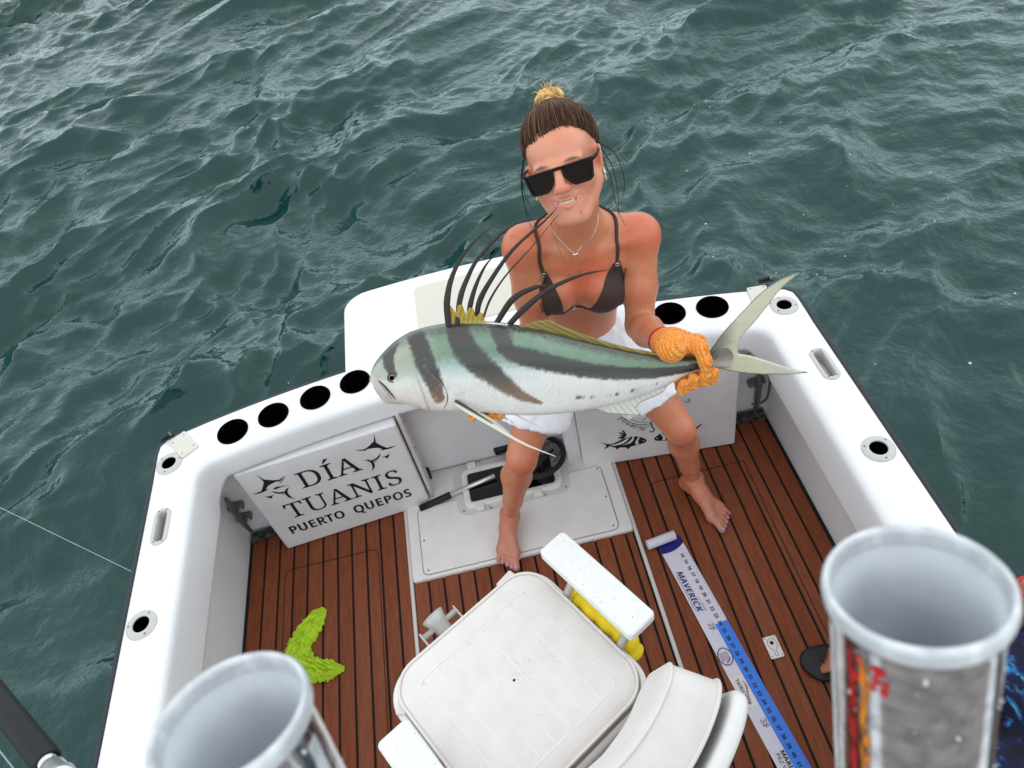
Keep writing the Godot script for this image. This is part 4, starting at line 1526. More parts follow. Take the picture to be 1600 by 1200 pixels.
func tape() -> void:
	var o := thing("measuring_tape", "long white fish measuring tape with blue band unrolled on the sole", "tape measure", Vector3(0.5146, 0.0, -0.315))
	var s := Vector3(sin(0.145), 0, cos(0.145))
	var t := Vector3(cos(0.145), 0, -sin(0.145))
	o.basis = Basis(s, t, Vector3.UP)     # local x along the tape, y across it, z up
	var st := new_st()
	var sheet := func(x0: float, x1: float, y0: float, y1: float, z: float) -> ArrayMesh:
		var q := new_st()
		var rows := []
		var n := maxi(2, int((x1 - x0) / 0.02))
		for i in n + 1:
			var x := lerpf(x0, x1, float(i) / n)
			var row := PackedVector3Array()
			for k in 5:
				var y := lerpf(y0, y1, k / 4.0)
				row.append(Vector3(x, y, z + 0.0035 + 0.0022 * sin(x * 9.0 + 0.5) + 0.0012 * nz.get_noise_2d(x * 14.0, y * 20.0)))
			rows.append(row)
		sweep_grid(q, rows)
		return fin_smooth(q)
	part(o, "tape_sheet", sheet.call(-0.075, 0.86, -0.058, 0.0245, 0.0), "tapewhite")
	part(o, "blue_band", sheet.call(0.252, 0.86, -0.0165, 0.0243, 0.0006), "tapeblue")
	var nv := new_st()
	var rows := []
	for i in 9:
		var y := lerpf(-0.058, 0.0243, i / 8.0)
		var row := PackedVector3Array()
		var x1 := -0.026 - 0.014 * pow((y + 0.03) / 0.05, 2.0)
		for k in 6:
			var x := lerpf(-0.075, x1, k / 5.0)
			row.append(Vector3(x, y, 0.0042 + 0.0022 * sin(x * 9.0 + 0.5) + 0.0012 * nz.get_noise_2d(x * 14.0, y * 20.0)))
		rows.append(row)
	sweep_grid(nv, rows)
	part(o, "navy_end", fin_smooth(nv), "tapenavy")
	var z_at := func(x: float) -> float: return 0.0053 + 0.0022 * sin(x * 9.0 + 0.5)
	# numbers and inch marks
	var pr := new_st()
	for n in range(14, 48):
		var x := (n - 14) * 0.0254
		text_into(pr, str(n), "Droid Sans", 700, 0.0108, 0.0, Transform3D(Basis.IDENTITY, Vector3(x - 0.0075, -0.0052, z_at.call(x))))
	var marks := new_st()
	for i in range(0, 34 * 4):
		var x := i * 0.00635
		var l := 0.011 if i % 4 == 0 else (0.008 if i % 2 == 0 else 0.005)
		prism_into(marks, v2([x - 0.0004, 0.024 - l, x + 0.0004, 0.024 - l, x + 0.0004, 0.024, x - 0.0004, 0.024]), z_at.call(x), Transform3D.IDENTITY, false)
	part(o, "inch_numbers", pr.commit(), "ink")
	marks.generate_normals()
	part(o, "inch_marks", marks.commit(), "inkgrey")
	var big := new_st()
	text_into(big, "2F", "Droid Sans", 700, 0.017, 0.0, Transform3D(Basis.IDENTITY, Vector3(0.243, -0.037, z_at.call(0.25))))
	text_into(big, "3F", "Droid Sans", 700, 0.017, 0.0, Transform3D(Basis.IDENTITY, Vector3(0.548, -0.037, z_at.call(0.55))))
	part(o, "foot_numbers", big.commit(), "ink")
	var wh := new_st()
	text_into(wh, "2F", "Droid Sans", 400, 0.0145, 0.0, Transform3D(Basis.IDENTITY, Vector3(0.2445, -0.0358, 0.0004 + z_at.call(0.25))))
	text_into(wh, "3F", "Droid Sans", 400, 0.0145, 0.0, Transform3D(Basis.IDENTITY, Vector3(0.5495, -0.0358, 0.0004 + z_at.call(0.55))))
	part(o, "foot_numbers_inner", wh.commit(), "tapewhite")
	# sponsors' prints
	var mv := new_st()
	text_into(mv, "MAVERICK", "Droid Sans", 700, 0.0175, 0.146, Transform3D(Basis(Vector3(1, 0, 0), Vector3(0.25, 1, 0), Vector3(0, 0, 1)), Vector3(0.050, -0.046, 0.0006 + z_at.call(0.13))))
	var sw := []
	for p in [[0.055, -0.028], [0.075, -0.020], [0.10, -0.016], [0.125, -0.019], [0.16, -0.026], [0.195, -0.030]]:
		sw.append(Vector3(p[0], p[1], 0.0008 + z_at.call(p[0])))
	tube_into(mv, curve(sw, 5), [0.0014], 5, 0.2, Vector3(0, 0, 1))
	part(o, "printed_name", fin_smooth(mv), "inkblue")
	var fine := new_st()
	for q in [[0.06, 0.19, -0.0505, 0.0007], [0.15, 0.20, -0.022, 0.0006], [0.17, 0.205, -0.018, 0.0005]]:
		tube_into(fine, [Vector3(q[0], q[2], 0.0004 + z_at.call(q[0])), Vector3(q[1], q[2] - 0.001, 0.0006 + z_at.call(q[1]))], [q[3]], 5, 0.3, Vector3(0, 0, 1))
	part(o, "fine_print", fin_smooth(fine), "inkgrey")
	var zc: float = 0.0006 + z_at.call(0.355)
	var circ := []
	for i in 33:
		circ.append(Vector3(0.352 + cos(TAU * i / 32.0) * 0.0265, -0.0365 + sin(TAU * i / 32.0) * 0.0205, zc))
	part(o, "round_badge", tube(circ, [0.0013], 5, 0.3, Vector3(0, 0, 1)), "inkblue")
	var bl := new_st()
	var rd := new_st()
	for i in 5:
		var y := -0.0495 + 0.0055 * i
		var dst := rd if i == 2 or i == 3 else bl
		var x := 0.338
		while x < 0.366:
			var w := rng.randf_range(0.002, 0.004)
			tube_into(dst, [Vector3(x, y - 0.0014, zc), Vector3(x + w * 0.5, y + 0.0016, zc), Vector3(x + w, y - 0.0012, zc)], [0.0006], 4, 0.3, Vector3(0, 0, 1))
			x += w + 0.0015
	tube_into(rd, curve([Vector3(0.358, -0.026, zc), Vector3(0.368, -0.032, zc), Vector3(0.371, -0.042, zc)], 4), [0.0012], 4, 0.3, Vector3(0, 0, 1))
	part(o, "badge_print", fin_smooth(bl), "inkblue")
	part(o, "badge_print", fin_smooth(rd), "inkred")
	part(o, "shop_label", sheet.call(0.415, 0.508, -0.0575, -0.0172, 0.0005), "hatchwhite")
	var tk := new_st()
	text_into(tk, "TACKLE SHOP", "Droid Serif", 700, 0.0095, 0.076, Transform3D(Basis.IDENTITY, Vector3(0.424, -0.044, 0.0014 + z_at.call(0.46))))
	part(o, "shop_lettering", tk.commit(), "ink")
	var fl := new_st()
	tube_into(fl, curve([Vector3(0.432, -0.026, 0.0014 + z_at.call(0.43)), Vector3(0.452, -0.024, 0.0014 + z_at.call(0.45)), Vector3(0.47, -0.030, 0.0014 + z_at.call(0.47)), Vector3(0.495, -0.034, 0.0014 + z_at.call(0.49))], 4), [0.0005, 0.0008, 0.0012, 0.0014, 0.0016, 0.0016, 0.0014, 0.0014, 0.0012, 0.0010, 0.0008, 0.0006, 0.0004], 4, 0.3, Vector3(0, 0, 1))
	part(o, "shop_swoosh", fin_smooth(fl), "inkred")
	var ma := new_st()
	text_into(ma, "MARINA", "Droid Sans", 700, 0.0115, 0.075, Transform3D(Basis.IDENTITY, Vector3(0.640, -0.030, 0.0008 + z_at.call(0.66))))
	text_into(ma, "PEZ VELA", "Droid Sans", 500, 0.0105, 0.072, Transform3D(Basis.IDENTITY, Vector3(0.642, -0.045, 0.0008 + z_at.call(0.66))))
	for i in 7:
		var f := i / 6.0
		var p := Vector3(0.612 + 0.014 * f * f, -0.05 + 0.042 * f, 0.0010 + z_at.call(0.62))
		for e in [-0.6, 0.6]:
			tube_into(ma, [p, p + Vector3(0.006 * cos(e + 0.3 * f) * (1.0 if e > 0 else -0.6), 0.007, 0)], [0.0014, 0.0004], 4, 0.3, Vector3(0, 0, 1))
	part(o, "marina_lettering", fin_smooth(ma), "ink")
	# the roll still wound up at the far end
	part(o, "tape_roll", lathe([Vector2(0.006, -0.05), Vector2(0.0155, -0.05), Vector2(0.0162, -0.049), Vector2(0.0162, 0.049), Vector2(0.0155, 0.05), Vector2(0.006, 0.05), Vector2(0.006, -0.05)], 28), "tapewhite", Transform3D(Basis(Vector3(1, 0, 0), Vector3(0, 1, 0), Vector3(0, 0, 1)), Vector3(-0.072, -0.042, 0.019)))

func towel() -> void:
	var o := thing("lime_towel", "crumpled lime green towel on the brown slats at left", "towel", Vector3(-0.75, 0.0, -0.31))
	var spine := curve([Vector3(-0.706, 0.012, -0.437), Vector3(-0.732, 0.012, -0.405), Vector3(-0.768, 0.012, -0.360), Vector3(-0.795, 0.012, -0.305), Vector3(-0.785, 0.012, -0.250), Vector3(-0.735, 0.012, -0.225), Vector3(-0.685, 0.012, -0.213), Vector3(-0.638, 0.010, -0.207)], 18)
	var wid := [0.012, 0.034, 0.043, 0.047, 0.052, 0.040, 0.032, 0.006]
	var rows := []
	for i in spine.size():
		var f := float(i) / (spine.size() - 1) * 7.0
		var w := lerpf(wid[int(minf(f, 6))], wid[int(minf(f, 6)) + 1], f - int(minf(f, 6)))
		var d: Vector3 = (spine[mini(i + 1, spine.size() - 1)] - spine[maxi(i - 1, 0)]).normalized()
		var side := d.cross(Vector3.UP).normalized()
		var row := PackedVector3Array()
		for k in 49:
			var v := lerpf(-1.0, 1.0, k / 48.0)
			var wr := w * (1.0 + 0.16 * nf.get_noise_2d(i * 0.17, signf(v) * 9.0) + (0.16 * nf.get_noise_2d(i * 0.4, 3.0) if v > 0.0 else 0.0))
			var fold := nf.get_noise_2d(i * 0.045 + v * 0.7, v * 1.6 - i * 0.02) * 0.014 - (0.016 - minf(absf(nf.get_noise_2d(i * 0.05 - v * 0.9, v * 1.9 + 31.0)), 0.3) * 0.055) - maxf(0.0, 0.06 - absf(nf.get_noise_2d(i * 0.11 + v * 1.3, v * 2.2 + 11.0))) * 0.10
			var y := 0.006 + (1.0 - v * v * v * v) * maxf(0.026 + fold, 0.003) * clampf(w / 0.03, 0.3, 1.0)
			row.append(spine[i] + side * v * wr + Vector3(0, y - 0.012, 0) - o.position)
		for k in range(48, -1, -1):
			row.append(Vector3(row[k].x, 0.0025, row[k].z))
		rows.append(row)
	var st := new_st()
	sweep_grid(st, rows, true)
	part(o, "towel_cloth", fin_smooth(st), "lime")
	var hem := []
	for i in spine.size():
		hem.append(rows[i][1] + Vector3(0, 0.0015, 0))
	part(o, "hem", tube(hem, [0.0016], 6), "lime")

# ---------------------------------------------------------------- the roosterfish
const FISH_AT := Vector3(-0.204, 1.099, -0.347)
var fish_basis := Basis()

func table(t: Array, x: float) -> float:
	# piecewise smooth look-up in [x, y, x, y ...]
	var n := t.size() / 2
	if x <= t[0]:
		return t[1]
	for i in n - 1:
		if x <= t[i * 2 + 2]:
			var x0: float = t[i * 2]
			var x1: float = t[i * 2 + 2]
			var y0: float = t[i * 2 + 1]
			var y1: float = t[i * 2 + 3]
			var m0: float = (y1 - (t[i * 2 - 1] if i > 0 else y0)) / (x1 - (t[i * 2 - 2] if i > 0 else x0)) if i > 0 else (y1 - y0) / (x1 - x0)
			var m1: float = ((t[i * 2 + 5] if i < n - 2 else y1) - y0) / ((t[i * 2 + 4] if i < n - 2 else x1) - x0)
			var d := x1 - x0
			var u := (x - x0) / d
			return y0 * (1.0 + 2.0 * u) * (1.0 - u) * (1.0 - u) + m0 * d * u * (1.0 - u) * (1.0 - u) + y1 * u * u * (3.0 - 2.0 * u) + m1 * d * u * u * (u - 1.0)
	return t[n * 2 - 1]

const F_TOP := [0.0, 0.004, 0.010, 0.0284, 0.0324, 0.0574, 0.068, 0.0884, 0.112, 0.1094, 0.170, 0.1204, 0.228, 0.1237, 0.278, 0.1213, 0.329, 0.1126, 0.402, 0.095, 0.476, 0.0707, 0.552, 0.0492, 0.629, 0.0289, 0.708, 0.0130, 0.762, 0.0075, 0.80, 0.0125]
const F_BOT := [0.0, -0.010, 0.017, -0.037, 0.0446, -0.0600, 0.0855, -0.0711, 0.122, -0.0845, 0.162, -0.0915, 0.205, -0.0925, 0.265, -0.1026, 0.326, -0.1123, 0.403, -0.1172, 0.481, -0.1135, 0.559, -0.1025, 0.6365, -0.0829, 0.698, -0.0595, 0.7506, -0.0342, 0.80, -0.0185]
const F_W := [0.0, 0.007, 0.03, 0.024, 0.08, 0.038, 0.16, 0.048, 0.25, 0.052, 0.35, 0.050, 0.5, 0.040, 0.65, 0.025, 0.72, 0.017, 0.77, 0.012, 0.80, 0.010]
# dark bands as [along, up, half width] chains
const BANDS := [
	[0.058, 0.086, 0.016, 0.046, 0.052, 0.015, 0.047, 0.026, 0.013, 0.056, 0.004, 0.009],
	[0.106, 0.112, 0.020, 0.118, 0.075, 0.023, 0.126, 0.040, 0.024, 0.137, 0.005, 0.023, 0.149, -0.03, 0.019, 0.154, -0.060, 0.014],
	[0.202, 0.124, 0.026, 0.208, 0.085, 0.029, 0.224, 0.050, 0.031, 0.250, 0.018, 0.030, 0.282, -0.012, 0.025, 0.314, -0.043, 0.019, 0.345, -0.066, 0.013, 0.390, -0.087, 0.004],
	[0.294, 0.112, 0.022, 0.300, 0.085, 0.021, 0.312, 0.058, 0.018],
	[0.300, 0.056, 0.012, 0.330, 0.040, 0.023, 0.37, 0.026, 0.024, 0.43, 0.008, 0.022, 0.50, -0.010, 0.021, 0.58, -0.022, 0.018, 0.66, -0.026, 0.0145, 0.73, -0.021, 0.011, 0.78, -0.012, 0.009],
]

func band(s: float, b: float, c: Array) -> float:
	# signed depth inside a chain: > 0 within, in units of its half width
	var best := -9.0
	var p := Vector2(s, b)
	for i in range(0, c.size() - 3, 3):
		var a := Vector2(c[i], c[i + 1])
		var e := Vector2(c[i + 3], c[i + 4])
		var t := clampf((p - a).dot(e - a) / (e - a).length_squared(), 0.0, 1.0)
		var w := lerpf(c[i + 2], c[i + 5], t)
		best = maxf(best, 1.0 - p.distance_to(a.lerp(e, t)) / w)
	return best

func fish_color(p: Vector3) -> Color:
	var s := p.x
	var top := table(F_TOP, s)
	var bot := table(F_BOT, s)
	var b := p.y - 0.45 * absf(p.z)
	var v := (b - bot) / maxf(top - bot, 0.01)
	var grain := nz.get_noise_3d(s * 230.0, b * 230.0, 3.0)
	var cloud := nz.get_noise_3d(s * 28.0, b * 28.0, 7.0)
	var fine := nz.get_noise_3d(s * 70.0, b * 110.0, 5.0)
	var white := Color(0.92, 0.895, 0.885)
	var green := Color(0.40, 0.50, 0.41).lerp(Color(0.48, 0.57, 0.49), 0.5 + 0.5 * cloud)
	var blue := Color(0.62, 0.70, 0.70)
	var c := white.lerp(Color(0.85, 0.845, 0.83), 0.4 + 0.5 * cloud)
	var up := smoothstep(0.48, 0.66, v + 0.05 * fine)
	c = c.lerp(blue, smoothstep(0.32, 0.55, v) * (1.0 - smoothstep(0.2, 0.45, s)) * 0.8)
	c = c.lerp(green, up * smoothstep(0.02, 0.10, s))
	if s < 0.16:
		c = c.lerp(Color(0.66, 0.66, 0.59), smoothstep(0.25, 0.6, v) * 0.8 * (1.0 - smoothstep(0.12, 0.17, s)))
		c = c.lerp(Color(0.86, 0.78, 0.74), smoothstep(0.30, 0.05, v) * 0.5)
	# the back darkens to a narrow ridge
	var ridge := smoothstep(0.80, 1.0, v + 0.06 * fine) if s < 0.33 else smoothstep(lerpf(0.9, 0.70, smoothstep(0.33, 0.7, s)), 0.97, v + 0.05 * fine)
	c = c.lerp(Color(0.22, 0.235, 0.20), ridge * (0.7 if s < 0.33 else 0.92))
	for i in BANDS.size():
		var d := band(s, b, BANDS[i]) + 0.20 * fine + 0.16 * grain
		var tone := Color(0.20, 0.185, 0.175).lerp(Color(0.50, 0.39, 0.32), smoothstep(0.02, -0.075, b) if i == 2 or i == 1 else smoothstep(-0.2, -1.5, (b - (-0.02)) / 0.01) * 0.25)
		var k := smoothstep(-0.12, 0.32, d) * (0.95 if i != 3 else 0.80)
		c = c.lerp(tone, k)
	# pink and yellow cheek tints, greyer gill-plate line
	if s < 0.18:
		var blot := nz.get_noise_2d(s * 60.0, b * 60.0 + 5.0)
		c = c.lerp(Color(0.90, 0.76, 0.66), 0.45 * smoothstep(0.1, 0.5, blot) * smoothstep(0.6, 0.2, v))
		c = c.lerp(Color(0.72, 0.70, 0.42), 0.5 * smoothstep(0.2, 0.6, -blot) * smoothstep(0.35, 0.55, v) * smoothstep(0.75, 0.6, v))
		c = c.lerp(Color(0.55, 0.55, 0.55), 0.5 * exp(-pow((s - 0.108 + 0.25 * b) / 0.0035, 2.0)) * smoothstep(0.5, 0.3, v))
	# broken dashes along the belly
	if s > 0.47 and s < 0.67:
		var line := table([0.47, -0.078, 0.54, -0.0785, 0.60, -0.070, 0.67, -0.053], s)
		var k := smoothstep(0.0055, 0.0015, absf(b - line + 0.0015 * fine)) * smoothstep(0.05, 0.35, nz.get_noise_2d(s * 45.0, 2.0) + 0.25 * grain)
		c = c.lerp(Color(0.36, 0.27, 0.24), k * 0.85)
	c = c.lerp(Color(0.72, 0.60, 0.54), smoothstep(0.35, 0.75, nz.get_noise_3d(s * 16.0, b * 22.0, 1.0)) * 0.3 * (1.0 - up))
	var l := 1.0 + 0.07 * grain
	return Color(c.r * l, c.g * l, c.b * l)

func fish_surface(s: float, a: float) -> Vector3:
	var top := table(F_TOP, s)
	var bot := table(F_BOT, s)
	var w := table(F_W, s)
	var h := (top - bot) * 0.5
	var y := (top + bot) * 0.5 + sin(a) * h
	var z := signf(cos(a)) * pow(absf(cos(a)), 0.80) * w
	# gill cover stands a little proud of the shoulder, the jaw and cheek plates above the throat
	var edge := table([-0.092, 0.148, -0.079, 0.161, -0.043, 0.172, -0.0095, 0.167, 0.021, 0.146, 0.05, 0.118, 0.12, 0.10], y)
	var cover := 1.0 - smoothstep(edge - 0.003, edge + 0.0025, s)
	z += signf(z) * 0.0042 * cover * smoothstep(0.03, 0.12, s) * smoothstep(0.0, 0.4, absf(cos(a)))
	var pre := table([-0.08, 0.105, -0.05, 0.122, -0.01, 0.118, 0.02, 0.10], y)
	z -= signf(z) * 0.0013 * exp(-pow((s - pre) / 0.0035, 2.0)) * smoothstep(0.03, -0.01, y)
	return Vector3(s, y, z)

func fish() -> void:
	var o := thing("roosterfish", "big striped silver green fish with long black dorsal spines held across her", "fish", FISH_AT)
	var a := Vector3(0.978, -0.194, 0.072).normalized()
	var n := Vector3(0, 0.35, 0.937).normalized()
	var b := n.cross(a).normalized()
	fish_basis = Basis(a, b, n)
	o.basis = fish_basis
	var rows := []
	var NS := 300
	var NA := 110
	for i in NS:
		var f := float(i) / (NS - 1)
		var s := 0.80 * (f * 0.7 + 0.3 * f * f)
		var row := PackedVector3Array()
		for k in NA:
			row.append(fish_surface(s, TAU * k / NA))
		rows.append(row)
	var st := new_st()
	sweep_grid(st, rows, true, false, fish_color)
	var snout: PackedVector3Array = rows[0]
	var mid := Vector3(-0.003, (snout[0].y), 0)
	for k in NA:
		st.set_color(Color(0.72, 0.68, 0.63))
		st.add_vertex(mid)
		st.add_vertex(snout[(k + 1) % NA])
		st.add_vertex(snout[k])
	part(o, "body", fin_smooth(st), "fishskin")
	# jaws: the slanting lip plate, the shadow behind it painted as a dark strip, the lower jaw
	for side in [1.0, -1.0]:
		var on := func(s: float, y: float, out: float) -> Vector3:
			var top := table(F_TOP, s)
			var bot := table(F_BOT, s)
			var q := clampf((y - (top + bot) * 0.5) / ((top - bot) * 0.5), -1.0, 1.0)
			return Vector3(s, y, side * (pow(sqrt(1.0 - q * q), 0.80) * table(F_W, s) + out))
		part(o, "upper_lip", tube(curve([on.call(0.004, 0.012, 0.001), on.call(0.012, 0.001, 0.002), on.call(0.024, -0.016, 0.003), on.call(0.036, -0.034, 0.004), on.call(0.046, -0.050, 0.004)], 5), [0.003, 0.0035, 0.004, 0.0042, 0.0045, 0.0048, 0.005, 0.0052, 0.0054, 0.0056, 0.0058, 0.006, 0.006, 0.006, 0.0058, 0.0055, 0.005, 0.0045, 0.004, 0.003, 0.002], 10, 0.5, Vector3(0, 0.3, side)), "lipskin")
		part(o, "lip_shadow", tube(curve([on.call(0.020, 0.002, 0.002), on.call(0.034, -0.012, 0.003), on.call(0.048, -0.032, 0.0035), on.call(0.056, -0.048, 0.002)], 5), [0.0006, 0.0012, 0.0016, 0.0018, 0.002, 0.002, 0.002, 0.002, 0.0018, 0.0018, 0.0016, 0.0015, 0.0012, 0.001, 0.0008, 0.0005], 8, 0.5, Vector3(0, 0.3, side)), "slit")
		var e := part(o, "eye", ell(on.call(0.0528, 0.0115, -0.0025), Vector3(0.0100, 0.0100, 0.0050)), "eyegold")
		part(e, "pupil", ell(on.call(0.0520, 0.0115, 0.0012), Vector3(0.0060, 0.0060, 0.0022)), "hole")
		part(e, "eye_rim", tube(ring_points(on.call(0.0528, 0.0115, 0.0006), 0.0106), [0.0013], 6), "slit")
		var g := []
		for q in [[0.136, 0.036], [0.148, 0.020], [0.160, 0.003], [0.167, -0.012], [0.172, -0.035], [0.170, -0.056], [0.162, -0.074], [0.150, -0.085]]:
			g.append(on.call(q[0] + 0.002, q[1], -0.0002))
		part(o, "gill_edge", tube(curve(g, 4), [0.0006, 0.0009, 0.0012, 0.0014, 0.0016, 0.0016, 0.0017, 0.0017, 0.0017, 0.0017, 0.0017, 0.0017, 0.0016, 0.0016, 0.0016, 0.0015, 0.0015, 0.0014, 0.0014, 0.0013, 0.0012, 0.0011, 0.001, 0.0009, 0.0008, 0.0007, 0.0006, 0.0005, 0.0004], 6), "slit")
	part(o, "lower_jaw", tube(curve([Vector3(0.010, -0.020, 0), Vector3(0.030, -0.046, 0), Vector3(0.046, -0.058, 0), Vector3(0.075, -0.066, 0)], 5), [0.006, 0.008, 0.010, 0.011, 0.012, 0.013, 0.014, 0.014, 0.014, 0.013, 0.012, 0.011, 0.01, 0.009, 0.008, 0.006], 12, 1.0), "lipskin")
	# fins
	var dk := Color(0.17, 0.13, 0.125)
	var ray_pts := [
		[0.1844, 0.118, 0.1842, 0.1772, 0.1995, 0.2354, 0.2337, 0.2912, 0.2901, 0.342, 0.0085],
		[0.2046, 0.119, 0.2124, 0.1759, 0.2283, 0.2196, 0.2608, 0.2759, 0.3311, 0.3405, 0.0075, 0.4068, 0.3585],
		[0.2275, 0.119, 0.2363, 0.1674, 0.2505, 0.2113, 0.2713, 0.2541, 0.2957, 0.2817, 0.0070],
		[0.2491, 0.119, 0.2548, 0.1665, 0.2803, 0.2174, 0.3306, 0.2874, 0.4, 0.3478, 0.0075, 0.4272, 0.3783],
		[0.2592, 0.117, 0.2792, 0.1729, 0.3158, 0.2305, 0.3724, 0.2929, 0.4302, 0.3605, 0.0032],
		[0.2925, 0.117, 0.3293, 0.1737, 0.3724, 0.1986, 0.4011, 0.2004, 0.4272, 0.1813, 0.0088],
		[0.317, 0.109, 0.358, 0.1542, 0.4155, 0.1968, 0.4869, 0.2234, 0.5542, 0.2338, 0.0088]]
	for r in ray_pts:
		var pts := []
		for i in 5:
			pts.append(Vector3(r[i * 2], r[i * 2 + 1], 0.004 * sin(i * 1.3 + r[0] * 40.0)))
		if r.size() > 11:
			pts.append(Vector3(r[11], r[12], 0.01))
		var c := curve(pts, 8)
		var w := []
		for i in c.size():
			var f := float(i) / (c.size() - 1)
			w.append(maxf(r[10] * (0.75 + 0.5 * f if f < 0.25 else 0.875 * pow(1.0 - (f - 0.25) / 0.75, 0.8)), 0.0007))
		var sr := new_st()
		tube_into(sr, c, w, 10, 0.22, Vector3(0, 0, 1), dk)
		part(o, "dorsal_spine", fin_smooth(sr), "fin")
	# yellow membrane between the first spines, and the pale web behind them
	var membrane := func(poly: Array, col: Callable, th: float, called: String) -> void:
		fin_plate(o, called, v2(poly), th, col)
	membrane.call([0.1795, 0.117, 0.1785, 0.150, 0.184, 0.172, 0.192, 0.166, 0.202, 0.150, 0.209, 0.172, 0.218, 0.166, 0.224, 0.146, 0.234, 0.165, 0.242, 0.157, 0.247, 0.138, 0.256, 0.150, 0.263, 0.146, 0.267, 0.128, 0.285, 0.124, 0.320, 0.117, 0.316, 0.106, 0.25, 0.115],
		func(p: Vector3) -> Color:
			var rib := 0.5 + 0.5 * sin(p.x * 620.0 - p.y * 160.0)
			var c := Color(0.74, 0.62, 0.20).lerp(Color(0.40, 0.35, 0.26), rib * 0.55)
			c = c.lerp(Color(0.80, 0.76, 0.66), smoothstep(0.262, 0.285, p.x) + 0.5 * smoothstep(0.135, 0.12, p.y))
			return c.lerp(Color(0.33, 0.31, 0.28), smoothstep(0.196, 0.180, p.x) * 0.9), 0.0030, "dorsal_membrane")
	membrane.call([0.335, 0.105, 0.352, 0.113, 0.380, 0.119, 0.410, 0.121, 0.422, 0.117, 0.435, 0.107, 0.461, 0.096, 0.50, 0.079, 0.54, 0.064, 0.60, 0.0455, 0.66, 0.031, 0.70, 0.022, 0.70, 0.011, 0.60, 0.034, 0.50, 0.058, 0.40, 0.090],
		func(p: Vector3) -> Color:
			var rib := 0.5 + 0.5 * sin((p.x * 0.55 + p.y) * 560.0)
			return Color(0.62, 0.53, 0.26).lerp(Color(0.33, 0.28, 0.17), rib * 0.65), 0.0032, "soft_dorsal_fin")
	membrane.call([0.51, -0.104, 0.535, -0.118, 0.56, -0.131, 0.60, -0.137, 0.645, -0.142, 0.628, -0.118, 0.64, -0.102, 0.69, -0.076, 0.70, -0.058, 0.60, -0.090],
		func(p: Vector3) -> Color:
			var rib := 0.5 + 0.5 * sin((p.x * 0.8 + p.y * 0.6) * 500.0)
			return Color(0.88, 0.86, 0.82).lerp(Color(0.74, 0.74, 0.70), rib * 0.7), 0.0028, "anal_fin")
	var tailcol := func(p: Vector3) -> Color:
		var rib := nz.get_noise_2d(p.x * 10.0, p.y * 60.0)
		var c := Color(0.76, 0.745, 0.655).lerp(Color(0.70, 0.72, 0.68), smoothstep(0.90, 1.0, p.x)).lerp(Color(0.84, 0.80, 0.69), 0.35 + 0.3 * rib)
		c = c.lerp(Color(0.42, 0.41, 0.38), smoothstep(0.86, 0.81, p.x + 0.01 * rib) * 0.8)
		c = c.lerp(Color(0.30, 0.30, 0.28), smoothstep(0.006, 0.0, absf(p.y - table([0.80, 0.024, 0.8384, 0.0925, 0.8922, 0.1529, 0.9475, 0.192, 1.0, 0.213], p.x))) * 0.7)
		return c
	membrane.call([0.795, 0.014, 0.806, 0.034, 0.820, 0.064, 0.8384, 0.0925, 0.864, 0.124, 0.8922, 0.1529, 0.920, 0.175, 0.9475, 0.192, 0.975, 0.205, 0.9989, 0.2126, 0.9709, 0.1879, 0.948, 0.163, 0.9257, 0.1311, 0.900, 0.099, 0.8792, 0.0745, 0.8655, 0.055, 0.8625, 0.035, 0.8655, 0.018, 0.872, 0.010, 0.84, -0.006, 0.80, -0.010], tailcol, 0.0055, "tail_lobe")
	membrane.call([0.795, 0.004, 0.83, 0.012, 0.8663, 0.0147, 0.885, 0.012, 0.9034, 0.0077, 0.935, -0.004, 0.9703, -0.0177, 1.01, -0.033, 1.0554, -0.048, 1.01, -0.048, 0.966, -0.044, 0.92, -0.041, 0.8852, -0.0375, 0.85, -0.031, 0.8201, -0.0235, 0.795, -0.016], tailcol, 0.0055, "tail_lobe")
	part(o, "tail_root", fin_smooth(tail_root()), "fin")
	for s in [1.0, -1.0]:
		var pf := new_st()
		var c := curve([Vector3(0.191, -0.052, 0.043 * s), Vector3(0.222, -0.072, 0.057 * s), Vector3(0.275, -0.108, 0.066 * s), Vector3(0.345, -0.157, 0.070 * s), Vector3(0.424, -0.203, 0.062 * s)], 8)
		var w := []
		for i in c.size():
			var f := float(i) / (c.size() - 1)
			w.append(lerpf(0.0060, 0.0072, minf(f * 4.0, 1.0)) * pow(1.0 - f, 0.85) + 0.0005)
		tube_into(pf, c, w, 10, 0.16, Vector3(0.1, 0.45, s).normalized(), Color(0.87, 0.85, 0.78))
		tube_into(pf, [c[0] + Vector3(0.0, 0.004, 0.002 * s), c[4] + Vector3(0, 0.007, 0.002 * s), c[9] + Vector3(0, 0.008, 0.001 * s), c[16] + Vector3(0, 0.006, 0.0)], [0.0035, 0.004, 0.003, 0.001], 8, 0.5, Vector3(0, 0.2, s).normalized(), Color(0.27, 0.25, 0.17))
		part(o, "pectoral_fin", fin_smooth(pf), "fin")
		var pv := new_st()
		var rows2 := []
		for i in 13:
			var f := i / 12.0
			var lead := Vector3(0.214 + 0.115 * f, -0.088 - 0.082 * f + 0.012 * f * f, (0.022 + 0.022 * f) * s)
			var trail := Vector3(0.246 + 0.088 * f, -0.092 - 0.040 * f - 0.034 * f * f, (0.022 + 0.020 * f) * s)
			var row := PackedVector3Array()
			for k in 9:
				row.append(lead.lerp(trail, k / 8.0) + Vector3(0, 0, 0.003 * sin(k / 8.0 * PI) * s))
			rows2.append(row)
